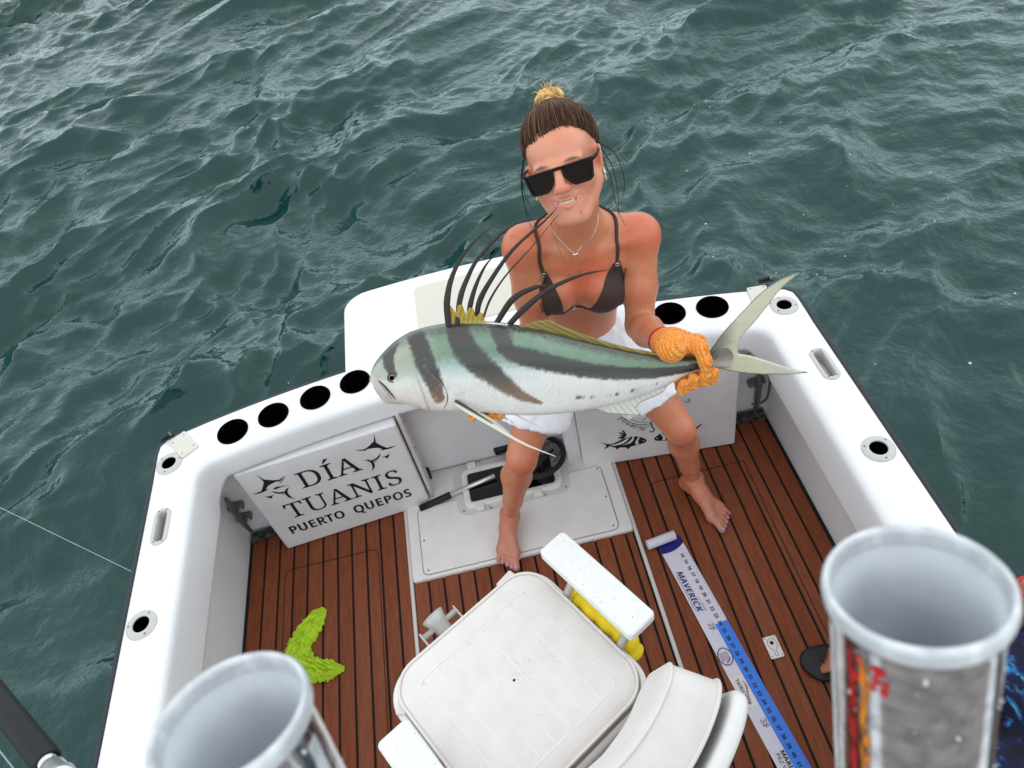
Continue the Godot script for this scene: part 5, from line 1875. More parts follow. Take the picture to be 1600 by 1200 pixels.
		sweep_grid(pv, rows2, false, false, func(p: Vector3) -> Color: return Color(0.86, 0.83, 0.76).lerp(Color(0.75, 0.72, 0.66), 0.5 + 0.5 * sin((p.y + p.x * 0.6) * 900.0)))
		part(o, "pelvic_fin", fin_smooth(pv), "fin")

func ring_points(c: Vector3, r: float) -> Array:
	var o := []
	for i in 21:
		o.append(c + Vector3(cos(TAU * i / 20.0) * r, sin(TAU * i / 20.0) * r, 0))
	return o

func tail_root() -> SurfaceTool:
	var st := new_st()
	var rows := []
	for i in 12:
		var f := i / 11.0
		var row := PackedVector3Array()
		var h := lerpf(0.0155, 0.034, f)
		var w := lerpf(0.0105, 0.0032, f)
		for k in 20:
			var a := TAU * k / 20.0
			row.append(Vector3(0.788 + 0.066 * f + 0.006 * (1.0 - absf(sin(a))) * f, lerpf(-0.003, 0.012, f) + sin(a) * h, cos(a) * w))
		rows.append(row)
	sweep_grid(st, rows, true, false, func(p: Vector3) -> Color: return Color(0.45, 0.43, 0.39).lerp(Color(0.74, 0.70, 0.68), smoothstep(0.02, -0.012, p.y + 0.012 * nz.get_noise_2d(p.x * 60.0, p.y * 60.0))).lerp(Color(0.24, 0.24, 0.2), smoothstep(0.83, 0.795, p.x) * smoothstep(-0.006, 0.012, p.y)))
	return st

func fin_plate(o: Node3D, called: String, outline: PackedVector2Array, th: float, col: Callable) -> void:
	# a thin lens-sectioned blade: outline at zero thickness, both faces swelling inside it
	var poly := PackedVector2Array()
	for i in outline.size():
		var a := outline[i]
		var b := outline[(i + 1) % outline.size()]
		var n := maxi(1, int(a.distance_to(b) / 0.004))
		for k in n:
			poly.append(a.lerp(b, float(k) / n))
	var inner: Array = Geometry2D.offset_polygon(poly, -0.0025)
	var pts: PackedVector2Array = poly.duplicate()
	# fill with a grid of points so that colour can vary across the blade
	var lo := poly[0]
	var hi := poly[0]
	for p in poly:
		lo = lo.min(p)
		hi = hi.max(p)
	var st5 := 0.0030
	var x := lo.x
	while x < hi.x:
		var y := lo.y
		while y < hi.y:
			var q := Vector2(x + (st5 * 0.5 if int((y - lo.y) / st5) % 2 == 1 else 0.0), y)
			for r: PackedVector2Array in inner:
				if Geometry2D.is_point_in_polygon(q, r):
					pts.append(q)
			y += st5
		x += st5
	var tri_idx := Geometry2D.triangulate_delaunay(pts)
	var st := new_st()
	st.set_smooth_group(0)
	var edge := poly.size()
	for t in range(0, tri_idx.size(), 3):
		var c := (pts[tri_idx[t]] + pts[tri_idx[t + 1]] + pts[tri_idx[t + 2]]) / 3.0
		if not Geometry2D.is_point_in_polygon(c, poly):
			continue
		var turn := (pts[tri_idx[t + 1]] - pts[tri_idx[t]]).cross(pts[tri_idx[t + 2]] - pts[tri_idx[t]]) > 0.0
		for face in [1.0, -1.0]:
			for k in ([0, 2, 1] if (face > 0.0) == turn else [0, 1, 2]):
				var i := tri_idx[t + k]
				var p := pts[i]
				var z := 0.0 if i < edge else th * 0.5
				var v := Vector3(p.x, p.y, face * z + 0.006 * sin(p.x * 22.0 + p.y * 15.0))
				st.set_color(col.call(v))
				st.add_vertex(v)
	part(o, called, fin_smooth(st), "fin")

# ---------------------------------------------------------------- people
func skin_color(p: Vector3, base: Color, red: Color, spots: Array) -> Color:
	var n := nz.get_noise_3d(p.x * 14.0, p.y * 14.0, p.z * 14.0)
	var f := nz.get_noise_3d(p.x * 90.0, p.y * 90.0, p.z * 90.0)
	var c := base.lerp(red, clampf(0.25 + 0.55 * n, 0.0, 1.0))
	for s in spots:
		var d: float = p.distance_to(s[0]) / s[1]
		if d < 1.0:
			c = c.lerp(s[2], (1.0 - d * d) * s[3])
	var k := nz.get_noise_3d(p.x * 260.0, p.y * 260.0, p.z * 260.0)
	c = c.lerp(Color(0.50, 0.29, 0.20), 0.45 * smoothstep(0.52, 0.72, k) * smoothstep(0.95, 1.05, p.y))
	var l := 1.0 + 0.05 * f + 0.03 * n
	return Color(c.r * l, c.g * l, c.b * l)

var toenails := []

func foot(f: Field, ankle: Vector3, heel: Vector3, dir: Vector3, inner: float, floor_y: float, toes := true) -> void:
	# dir: flat unit vector towards the toes; inner: +1 when the big toe lies on the right of dir as seen from above
	var side := Vector3(dir.z, 0, -dir.x) * -inner
	f.cone(ankle, heel + Vector3(0, 0.026, 0), 0.030, 0.027, 0.02)
	f.cone(heel + Vector3(0, 0.026, 0), heel + dir * 0.02 + Vector3(0, 0.022, 0), 0.026, 0.023, 0.012)
	var ball_in := heel + dir * 0.155 + side * 0.026 + Vector3(0, 0.019, 0)
	var ball_out := heel + dir * 0.140 - side * 0.022 + Vector3(0, 0.015, 0)
	var instep := heel + dir * 0.075 + Vector3(0, 0.052, 0) + side * 0.006
	f.cone(ankle + dir * 0.008, instep, 0.030, 0.025, 0.025)
	f.cone(instep, ball_in, 0.025, 0.0175, 0.02)
	f.cone(instep, ball_out, 0.023, 0.0145, 0.02)
	f.cone(heel + dir * 0.03 - side * 0.006 + Vector3(0, 0.018, 0), ball_out, 0.020, 0.0145, 0.015)
	f.cone(ball_in, ball_out, 0.0175, 0.0145, 0.012)
	if toes:
		for i in 5:
			var t := i / 4.0
			var root := ball_in.lerp(ball_out, t) + dir * 0.006
			var ln: float = [0.048, 0.046, 0.040, 0.033, 0.026][i]
			var r: float = [0.0125, 0.0088, 0.0082, 0.0078, 0.0074][i]
			var spread := side * lerpf(0.004, -0.012, t)
			var mid := root + dir * ln * 0.55 + spread * 0.5 + Vector3(0, 0.004 if i > 0 else 0.0, 0)
			mid.y = maxf(mid.y, floor_y + r + 0.004)
			var tip := root + dir * ln + spread
			tip.y = floor_y + r
			f.cone(root, mid, r * 1.05, r * 0.95, 0.006)
			f.cone(mid, tip, r * 0.95, r, 0.004)
			toenails.append([tip + Vector3(0, r * 0.93, 0) + dir * r * 0.35, r / 0.0095])

func hand_on_bar(f: Field, X: Transform3D, base: float) -> void:
	pass

func woman() -> void:
	var at := Vector3(0.33, 0.0, -0.60)
	var o := thing("person", "woman in brown bikini top, white shorts and dark sunglasses holding up the fish", "person", at)
	var off := Transform3D(Basis.IDENTITY, -at)
	toenails = []
	var shL := Vector3(0.213, 1.153, -0.615)
	var shR := Vector3(0.506, 1.116, -0.600)
	var elL := Vector3(0.202, 0.905, -0.575)
	var elR := Vector3(0.472, 0.882, -0.522)
	var wrR := Vector3(0.489, 0.985, -0.335)
	var wrL := Vector3(0.060, 0.915, -0.375)
	var hipL := Vector3(0.250, 0.705, -0.695)
	var hipR := Vector3(0.412, 0.695, -0.695)
	var knL := Vector3(0.075, 0.448, -0.518)
	var knR := Vector3(0.570, 0.442, -0.490)
	var anL := Vector3(-0.012, 0.100, -0.566)
	var anR := Vector3(0.628, 0.082, -0.548)
	var hc := Vector3(0.3352, 1.3833, -0.5562)
	var hb := Basis.from_euler(Vector3(-0.4741, -0.3252, 0.2340))
	var B := Basis(Vector3(0.98, -0.125, 0.16), Vector3(0.125, 0.955, 0.27), Vector3(-0.19, -0.25, 0.945)).orthonormalized()
	var f := Field.new(Vector3(-0.16, -0.02, -0.86), Vector3(0.80, 1.34, -0.24), 0.0085)
	# trunk
	f.ellipsoid(Vector3(0.331, 0.705, -0.705), B, Vector3(0.155, 0.10, 0.110), 0.03)
	f.ellipsoid(Vector3(0.336, 0.835, -0.680), B, Vector3(0.108, 0.13, 0.078), 0.05)
	f.ellipsoid(Vector3(0.351, 0.985, -0.645), B, Vector3(0.122, 0.15, 0.086), 0.05)
	f.ellipsoid(Vector3(0.357, 1.075, -0.622), B, Vector3(0.130, 0.075, 0.068), 0.04)
	f.cone(Vector3(0.285, 1.115, -0.605), Vector3(0.430, 1.097, -0.605), 0.046, 0.046, 0.03)
	# breasts, collar bones, neck, shoulders
	f.ellipsoid(Vector3(0.272, 1.015, -0.574), B, Vector3(0.053, 0.060, 0.048), 0.020)
	f.ellipsoid(Vector3(0.388, 0.998, -0.562), B, Vector3(0.056, 0.062, 0.050), 0.020)
	var notch := Vector3(0.353, 1.128, -0.560)
	f.cone(Vector3(0.340, 1.126, -0.566), shL + Vector3(0.02, 0.022, 0.035), 0.011, 0.012, 0.018)
	f.cone(Vector3(0.370, 1.122, -0.566), shR + Vector3(-0.02, 0.022, 0.035), 0.011, 0.012, 0.018)
	f.cone(Vector3(0.358, 1.10, -0.630), hc + hb * Vector3(0.0, -0.035, -0.030), 0.057, 0.052, 0.03)
	f.cone(Vector3(0.345, 1.20, -0.610), shL + Vector3(0.012, 0.012, -0.01), 0.030, 0.036, 0.035)
	f.cone(Vector3(0.358, 1.20, -0.610), shR + Vector3(-0.012, 0.012, -0.01), 0.030, 0.036, 0.035)
	# the neck's two cords
	f.cone(notch + Vector3(-0.012, 0.0, 0.0), hc + hb * Vector3(-0.058, -0.04, -0.02), 0.009, 0.014, 0.02)
	f.cone(notch + Vector3(0.012, 0.0, 0.0), hc + hb * Vector3(0.058, -0.04, -0.02), 0.009, 0.014, 0.02)
	var trunk := Field.new(Vector3(-0.16, -0.02, -0.86), Vector3(0.80, 1.34, -0.24), 0.0085)
	trunk.g = f.g.duplicate()
	for a in [[shL, elL, wrL], [shR, elR, wrR]]:
		f.ellipsoid(a[0] + Vector3(0, -0.004, 0.002), B, Vector3(0.050, 0.054, 0.051), 0.03)
		f.cone(a[0], a[1].lerp(a[0], 0.45), 0.046, 0.043, 0.02)
		f.cone(a[1].lerp(a[0], 0.45), a[1], 0.043, 0.037, 0.02)
		f.cone(a[1], a[1].lerp(a[2], 0.3), 0.037, 0.041, 0.015)
		f.cone(a[1].lerp(a[2], 0.3), a[2], 0.041, 0.027, 0.015)
		f.cone(a[2], a[2] + (a[2] - a[1]).normalized() * 0.03, 0.027, 0.026, 0.01)
	# legs
	for a in [[hipL, knL, anL, -1.0], [hipR, knR, anR, 1.0]]:
		var th: Vector3 = (a[1] - a[0])
		f.cone(a[0] + Vector3(0, 0.0, 0.005), a[0] + th * 0.5, 0.082, 0.064, 0.03)
		f.cone(a[0] + th * 0.5, a[1] - th * 0.06, 0.064, 0.049, 0.02)
		f.ellipsoid(a[1] + Vector3(0, 0.002, 0.014), Basis.IDENTITY, Vector3(0.041, 0.047, 0.037), 0.016)
		var sh: Vector3 = (a[2] - a[1])
		f.cone(a[1] - Vector3(0, 0.015, 0.006), a[1] + sh * 0.32 + Vector3(0, 0, -0.012), 0.044, 0.047, 0.02)
		f.cone(a[1] + sh * 0.32 + Vector3(0, 0, -0.012), a[1] + sh * 0.72, 0.047, 0.032, 0.02)
		f.cone(a[1] + sh * 0.72, a[2], 0.032, 0.0275, 0.015)
		f.cone(a[1] + sh * 0.12 + Vector3(0, 0, 0.02), a[1] + sh * 0.7 + Vector3(0, 0, 0.012), 0.020, 0.018, 0.02)
		for s in [-1.0, 1.0]:
			f.ellipsoid(a[2] + Vector3(0.024 * s, -0.004, 0.0), Basis.IDENTITY, Vector3(0.012, 0.014, 0.013), 0.012)
	var white_top := 0.019
	var feet := []
	for side in 2:
		var ft := Field.new(Vector3(-0.16, -0.012, -0.68) if side == 0 else Vector3(0.53, -0.03, -0.64), Vector3(0.07, 0.14, -0.36) if side == 0 else Vector3(0.80, 0.125, -0.30), 0.0036)
		feet.append(ft)
	foot(feet[0], anL, Vector3(-0.022, white_top, -0.612), Vector3(-0.18, 0, 0.98).normalized(), -1.0, white_top)
	foot(feet[1], anR, Vector3(0.617, 0.0, -0.572), Vector3(0.38, 0, 0.925).normalized(), 1.0, 0.0)
	var base := Color(0.79, 0.515, 0.385)
	var red := Color(0.77, 0.41, 0.295)
	var burn := Color(0.80, 0.36, 0.26)
	var spots := [[shR + Vector3(0.01, 0.035, 0.03), 0.09, burn, 0.5], [shL + Vector3(-0.01, 0.035, 0.03), 0.09, burn, 0.45], [Vector3(0.35, 1.07, -0.55), 0.10, burn, 0.55], [knL + Vector3(0, 0.01, 0.05), 0.06, Color(0.76, 0.40, 0.32), 0.6], [knR + Vector3(0, 0.01, 0.05), 0.06, Color(0.76, 0.40, 0.32), 0.6], [Vector3(0.353, 1.0, -0.53), 0.03, Color(0.55, 0.29, 0.22), 0.35]]
	for a in [[Vector3(-0.03, 0.0, -0.42), 0.2], [Vector3(0.68, 0.0, -0.38), 0.2]]:
		spots.append([a[0], a[1], Color(0.74, 0.50, 0.44), 0.75])
	var body := Body.new()
	body.add(f, func(p: Vector3) -> Color: return skin_color(p, base, red, spots), off)
	for ft in feet:
		body.add(ft, func(p: Vector3) -> Color: return skin_color(p, base, red, spots), off)
	# head, on a finer grid of its own, in the head's axes (x her left, y up, z ahead)
	var h := Field.new(Vector3(-0.115, -0.16, -0.145), Vector3(0.115, 0.15, 0.15), 0.0035)
	head_shape(h)
	var hx := Transform3D(hb.scaled(Vector3.ONE * 1.03), hc - at)
	body.add(h, func(p: Vector3) -> Color: return face_color(p, Color(0.84, 0.575, 0.465), Color(0.84, 0.48, 0.39)), hx)
	part(o, "body", body.mesh(), "skin")
	teeth(o, hx)
	hair(o, hx)
	sunglasses(o, hx)
	earrings(o, hx)
	for s in [-1.0, 1.0]:
		part(o, "eye", ell(Vector3(0.031 * s, -0.012, 0.069), Vector3(0.0115, 0.0115, 0.0115)), "eyewhite", hx)
	# toe nails with lilac varnish
	for e in toenails:
		part(o, "toenail", ell(e[0] - at, Vector3(0.0045, 0.0018, 0.0042) * e[1]), "nail")
	# clothes
	whole = f
	bikini(o, trunk, at)
	shorts(o, hipL, hipR, knL, knR, at)
	necklace(o, trunk, at)
	gloves(o, at, wrR, wrL)

func head_shape(h: Field) -> void:
	var I := Basis.IDENTITY
	h.ellipsoid(Vector3(0, 0.032, -0.022), I, Vector3(0.074, 0.088, 0.094), 0.02)
	h.ellipsoid(Vector3(0, 0.035, 0.035), I, Vector3(0.063, 0.052, 0.052), 0.02)
	h.ellipsoid(Vector3(0, -0.03, 0.035), I, Vector3(0.060, 0.065, 0.054), 0.025)
	for s in [-1.0, 1.0]:
		h.cone(Vector3(0.054 * s, -0.045, 0.0), Vector3(0.022 * s, -0.098, 0.055), 0.020, 0.018, 0.03)
		h.ellipsoid(Vector3(0.038 * s, -0.030, 0.062), I, Vector3(0.026, 0.022, 0.024), 0.02)
		h.cone(Vector3(0.012 * s, 0.010, 0.084), Vector3(0.045 * s, 0.011, 0.071), 0.009, 0.008, 0.012)
		h.ellipsoid(Vector3(0.031 * s, -0.009, 0.086), I, Vector3(0.017, 0.010, 0.010), 0.012, true)
		h.ellipsoid(Vector3(0.031 * s, -0.009, 0.074), I, Vector3(0.014, 0.010, 0.010), 0.008)
		h.ellipsoid(Vector3(0.011 * s, -0.038, 0.099), I, Vector3(0.0085, 0.0075, 0.010), 0.006)
		# ears
		h.ellipsoid(Vector3(0.075 * s, -0.006, -0.012), Basis.from_euler(Vector3(0.2, 0.35 * s, 0.12 * -s)), Vector3(0.0075, 0.031, 0.019), 0.008)
		h.ellipsoid(Vector3(0.081 * s, -0.003, -0.008), Basis.from_euler(Vector3(0.2, 0.35 * s, 0)), Vector3(0.005, 0.018, 0.009), 0.004, true)
	# nose
	h.cone(Vector3(0, 0.010, 0.083), Vector3(0, -0.030, 0.106), 0.0085, 0.0105, 0.010)
	h.ellipsoid(Vector3(0, -0.036, 0.108), I, Vector3(0.0115, 0.0095, 0.0105), 0.008)
	for s in [-1.0, 1.0]:
		h.ellipsoid(Vector3(0.0062 * s, -0.0455, 0.106), I, Vector3(0.0035, 0.003, 0.005), 0.003, true)
	# chin and mouth: a broad closed-jaw smile
	h.ellipsoid(Vector3(0, -0.097, 0.066), I, Vector3(0.024, 0.019, 0.021), 0.02)
	h.ellipsoid(Vector3(0, -0.068, 0.071), I, Vector3(0.033, 0.022, 0.021), 0.015)
	for q in [[0.0, -0.0662, 0.098, 0.013], [0.013, -0.0642, 0.096, 0.012], [0.023, -0.0600, 0.090, 0.010]]:
		for s in [-1.0, 1.0]:
			h.ellipsoid(Vector3(q[0] * s, q[1], q[2]), Basis.from_euler(Vector3(0, 0.6 * s * q[0] / 0.03, 0.35 * s * q[0] / 0.03)), Vector3(q[3], 0.0052 - q[0] * 0.08, 0.012), 0.002, true)
	h.cone(Vector3(-0.039, -0.0505, 0.073), Vector3(-0.009, -0.0590, 0.0935), 0.0022, 0.0032, 0.004)
	h.cone(Vector3(0.039, -0.0505, 0.073), Vector3(0.009, -0.0590, 0.0935), 0.0022, 0.0032, 0.004)
	h.cone(Vector3(-0.008, -0.0590, 0.0935), Vector3(0.008, -0.0590, 0.0935), 0.0032, 0.0032, 0.004)
	h.cone(Vector3(-0.038, -0.0535, 0.073), Vector3(0.0, -0.0750, 0.0915), 0.0026, 0.0042, 0.005)
	h.cone(Vector3(0.038, -0.0535, 0.073), Vector3(0.0, -0.0750, 0.0915), 0.0026, 0.0042, 0.005)
	# neck, running down inside the body's own neck
	h.cone(Vector3(0, -0.04, -0.03), Vector3(0, -0.085, -0.045), 0.046, 0.034, 0.02)

func face_color(p: Vector3, base: Color, red: Color) -> Color:
	var n := nz.get_noise_3d(p.x * 40.0, p.y * 40.0, p.z * 40.0)
	var c := base.lerp(red, clampf(0.25 + 0.3 * n, 0.0, 1.0))
	for s in [-1.0, 1.0]:
		c = c.lerp(Color(0.80, 0.44, 0.38), 0.5 * maxf(0.0, 1.0 - p.distance_to(Vector3(0.036 * s, -0.032, 0.078)) / 0.035))
		# brows
		var e := Vector2((absf(p.x) - 0.033) / 0.019, (p.y - 0.0105 - 0.004 * (1.0 - pow((absf(p.x) - 0.030) / 0.02, 2.0))) / 0.0034)
		if p.z > 0.05 and e.length() < 1.0:
			c = c.lerp(Color(0.33, 0.21, 0.16), 0.75 * (1.0 - e.length_squared()))
	c = c.lerp(Color(0.82, 0.42, 0.36), 0.55 * maxf(0.0, 1.0 - p.distance_to(Vector3(0.004, -0.036, 0.114)) / 0.022))
	c = c.lerp(Color(0.80, 0.42, 0.36), 0.3 * maxf(0.0, 1.0 - p.distance_to(Vector3(0.02, 0.06, 0.08)) / 0.03))
	c = c.lerp(Color(0.62, 0.25, 0.26), 0.8 * maxf(0.0, 1.0 - p.distance_to(Vector3(0.020, -0.094, 0.082)) / 0.005))
	# lips
	if p.z > 0.070 and absf(p.x) < 0.036:
		var up := absf(p.y + 0.0590 - 0.005 * pow(p.x / 0.034, 2.0)) < 0.0034 and p.z > 0.074
		var lo := absf(p.y + 0.0750 - 0.016 * pow(p.x / 0.034, 2.0)) < 0.0042
		if up or lo:
			c = c.lerp(Color(0.76, 0.42, 0.38), 0.4)
		elif p.z < 0.088 and p.y < -0.0605 and p.y > -0.0715 and absf(p.x) < 0.020:
			c = c.lerp(Color(0.25, 0.10, 0.10), 0.8)
	var l := 1.0 + 0.02 * nz.get_noise_3d(p.x * 200.0, p.y * 200.0, p.z * 200.0)
	return Color(c.r * l, c.g * l, c.b * l)

func teeth(o: Node3D, hx: Transform3D) -> void:
	var st := new_st()
	for i in 12:
		var a := (i - 5.5) * 0.0049
		var z := 0.0905 - a * a * 11.0
		rbox_into(st, Vector3(0.0054, 0.0090 if absf(i - 5.5) < 2.0 else 0.0076, 0.004), 0.0014, Transform3D(Basis.from_euler(Vector3(0, a * 26.0, 0)), Vector3(a, -0.0652 + 9.0 * a * a, z - 0.0015)))
	part(o, "teeth", st.commit(), "teeth", hx)

func hairline(az: float) -> float:
	# height of the hair's edge as an elevation angle about the skull's middle; az 0 = forehead, PI = nape
	var a := absf(az)
	return table([0.0, 0.40, 0.35, 0.40, 0.70, 0.36, 1.05, 0.26, 1.30, 0.08, 1.55, 0.02, 1.8, -0.15, 2.3, -0.42, 3.1416, -0.50], a)

func skull(az: float, elv: float, lift: float) -> Vector3:
	var d := Vector3(sin(az) * cos(elv), sin(elv), cos(az) * cos(elv))
	var r := Vector3(0.0765, 0.0915, 0.098)
	# the hair reaches over the forehead bump in front
	var k := 1.0 / Vector3(d.x / r.x, d.y / r.y, d.z / r.z).length()
	var front := smoothstep(0.3, 0.9, cos(az)) * cos(elv)
	return Vector3(0, 0.032, -0.022) + d * (k + lift + 0.004 * front)

func hair(o: Node3D, hx: Transform3D) -> void:
	var st := new_st()
	var rows := []
	var bun := Vector3(0.0, 0.128, -0.050)
	var nrm := (bun - Vector3(0, 0.032, -0.022)).normalized()
	var baz := PI
	var bel := asin(nrm.y)
	var NA := 150
	var NT := 34
	for t in NT + 1:
		var f := float(t) / NT
		var row := PackedVector3Array()
		for k in NA:
			var az := lerpf(-PI, PI, float(k) / NA)
			# along each strand from the hair's edge to the knot
			var e0 := hairline(az) + 0.03 * nz.get_noise_2d(az * 6.0, 2.0) - 0.13 * exp(-pow((az + 0.38) / 0.26, 2.0)) + 0.10 * exp(-pow((az - 0.35) / 0.32, 2.0))
			var p0 := Vector3(sin(az) * cos(e0), sin(e0), cos(az) * cos(e0))
			var d := p0.slerp(nrm, f * 0.985).normalized()
			var a2 := atan2(d.x, d.z)
			var e2 := asin(clampf(d.y, -1, 1))
			var ridge := nz.get_noise_2d(az * 11.0 + 0.8 * f, f * 1.3) * 0.0035 + nz.get_noise_2d(az * 34.0 + f * 1.5, f * 2.0 + 9.0) * 0.0016
			var part_line := exp(-pow((az + 0.28) / 0.05, 2.0)) * (1.0 - smoothstep(0.25, 0.5, f))
			var lift := 0.0008 + 0.004 * smoothstep(0.0, 0.12, f) + 0.007 * smoothstep(0.08, 0.42, f) + ridge * smoothstep(0.0, 0.1, f) + 0.008 * smoothstep(0.7, 1.0, f) - 0.009 * part_line
			row.append(skull(a2, e2, lift if f > 0.02 else -0.003))
		rows.append(row)
	var col := func(p: Vector3) -> Color:
		var q := p - Vector3(0, 0.032, -0.022)
		var dn := q.normalized()
		var ang := atan2(dn.cross(nrm).dot(Vector3(1, 0, 0).cross(nrm).normalized().cross(nrm)), dn.cross(nrm).dot(Vector3(1, 0, 0).cross(nrm).normalized()))
		var s := nz.get_noise_2d(ang * 22.0, dn.dot(nrm) * 1.5) * 0.6 + nz.get_noise_2d(ang * 70.0, dn.dot(nrm) * 3.0) * 0.5
		var c := Color(0.245, 0.165, 0.125).lerp(Color(0.43, 0.30, 0.225), clampf(0.35 + 0.75 * s, 0.0, 1.0))
		return c.lerp(Color(0.16, 0.11, 0.09), clampf(-s * 0.9, 0.0, 1.0))
	sweep_grid(st, rows, true, false, col)
	# loose locks laid over the cap
	var r := RandomNumberGenerator.new()
	r.seed = 44
	for i in 720:
		var az := r.randf_range(-2.9, 2.9)
		var e0 := hairline(az) + r.randfn(0.01, 0.035) - 0.13 * exp(-pow((az + 0.38) / 0.26, 2.0)) + 0.10 * exp(-pow((az - 0.35) / 0.32, 2.0))
		var p0 := Vector3(sin(az) * cos(e0), sin(e0), cos(az) * cos(e0))
		var f0 := maxf(0.0, r.randf_range(-0.35, 0.5))
		var f1 := minf(f0 + r.randf_range(0.35, 0.8), 0.98)
		var pts := []
		var rad := []
		var wob := r.randf_range(-0.05, 0.05)
		for k in 9:
			var f := lerpf(f0, f1, k / 8.0)
			var d := p0.slerp(nrm, f).normalized()
			var a2 := atan2(d.x, d.z) + wob * sin(f * 5.0)
			pts.append(skull(a2, asin(clampf(d.y, -1, 1)), 0.0008 + 0.005 * smoothstep(0.0, 0.12, f) + 0.007 * smoothstep(0.08, 0.42, f) + 0.0012 + 0.008 * smoothstep(0.7, 1.0, f)))
			rad.append(lerpf(0.0003, 0.0011, sin(k / 8.0 * PI)))
		var tone := r.randf()
		tube_into(st, pts, rad, 5, 0.7, Vector3.ZERO, Color(0.20, 0.135, 0.105).lerp(Color(0.50, 0.36, 0.27), tone * tone))
	# strands hanging free at the temples
	for q in [[Vector3(-0.068, 0.045, 0.05), Vector3(-0.088, 0.0, 0.055), Vector3(-0.096, -0.055, 0.052), Vector3(-0.082, -0.10, 0.06)], [Vector3(-0.070, 0.04, 0.045), Vector3(-0.090, -0.01, 0.048), Vector3(-0.100, -0.07, 0.042), Vector3(-0.094, -0.13, 0.045)], [Vector3(-0.066, 0.048, 0.055), Vector3(-0.080, 0.01, 0.066), Vector3(-0.084, -0.03, 0.07), Vector3(-0.078, -0.06, 0.075)], [Vector3(0.078, 0.02, -0.03), Vector3(0.094, -0.03, -0.03), Vector3(0.092, -0.09, -0.02), Vector3(0.080, -0.14, -0.01)], [Vector3(0.077, 0.0, -0.03), Vector3(0.085, -0.05, -0.026), Vector3(0.082, -0.11, -0.02), Vector3(0.09, -0.16, -0.01)], [Vector3(0.074, 0.03, -0.03), Vector3(0.105, -0.01, -0.05), Vector3(0.11, -0.07, -0.045), Vector3(0.095, -0.11, -0.03)]]:
		tube_into(st, curve(q, 6), [0.0012, 0.0012, 0.0011, 0.0011, 0.001, 0.001, 0.001, 0.0009, 0.0009, 0.0009, 0.0008, 0.0008, 0.0008, 0.0007, 0.0007, 0.0006, 0.0006, 0.0005, 0.0004], 5, 1.0, Vector3.ZERO, Color(0.18, 0.12, 0.09))
	# flyaways standing off the cap
	for i in 70:
		var az := r.randf_range(-3.0, 3.0)
		var e1 := r.randf_range(0.2, 1.3)
		var pts := []
		var dir := r.randf_range(-0.5, 0.5)
		for k in 7:
			var f := k / 6.0
			pts.append(skull(az + dir * f, minf(e1 + 0.35 * f, 1.5), 0.012 + 0.016 * f * r.randf_range(0.7, 1.1)))
		tube_into(st, pts, [0.00045, 0.00045, 0.0004, 0.0004, 0.0003, 0.0003, 0.0002], 4, 1.0, Vector3.ZERO, Color(0.36, 0.25, 0.18))
	part(o, "hair", fin_smooth(st), "hair", hx)
	# the sun-bleached knot on the crown
	var kn := new_st()
	var I := Basis.IDENTITY
	for i in 120:
		var ax := Vector3(r.randfn(0, 1), r.randfn(0, 0.6), r.randfn(0, 1)).normalized()
		var ux := ax.cross(Vector3(0.3, 1, 0.1)).normalized()
		var vx := ax.cross(ux)
		var rad0 := r.randf_range(0.017, 0.024)
		var a0 := r.randf() * TAU
		var span := r.randf_range(1.6, 3.6)
		var pts := []
		var rd := []
		for k in 11:
			var a := a0 + span * k / 10.0
			var p := (ux * cos(a) * 1.15 + vx * sin(a)) * rad0 + ax * r.randf_range(-0.001, 0.001)
			pts.append(bun + nrm * 0.016 + Vector3(p.x * 1.15, p.y * 0.85, p.z))
			rd.append(0.0008 + 0.0030 * sin(k / 10.0 * PI))
		var tone := r.randf()
		tube_into(kn, pts, rd, 5, 0.8, Vector3.ZERO, Color(0.72, 0.55, 0.35).lerp(Color(0.96, 0.80, 0.52), tone))
	ell_into(kn, bun + nrm * 0.014, Vector3(0.024, 0.019, 0.022), I, 14, 10)
	for i in 14:
		var d := Vector3(r.randf_range(-1, 0.7), r.randf_range(-0.2, 0.8), r.randf_range(-0.6, 0.6)).normalized()
		var b0 := bun + nrm * 0.02 + d * 0.022
		tube_into(kn, curve([b0, b0 + d * 0.010 + Vector3(0, 0.002, 0), b0 + d * 0.018 + Vector3(0, -0.005, 0)], 5), [0.0012, 0.0011, 0.001, 0.001, 0.0009, 0.0009, 0.0008, 0.0007, 0.0006, 0.0005, 0.0003], 4, 1.0, Vector3.ZERO, Color(0.84, 0.66, 0.40))
	part(o, "hair_knot", fin_smooth(kn), "hair", hx)

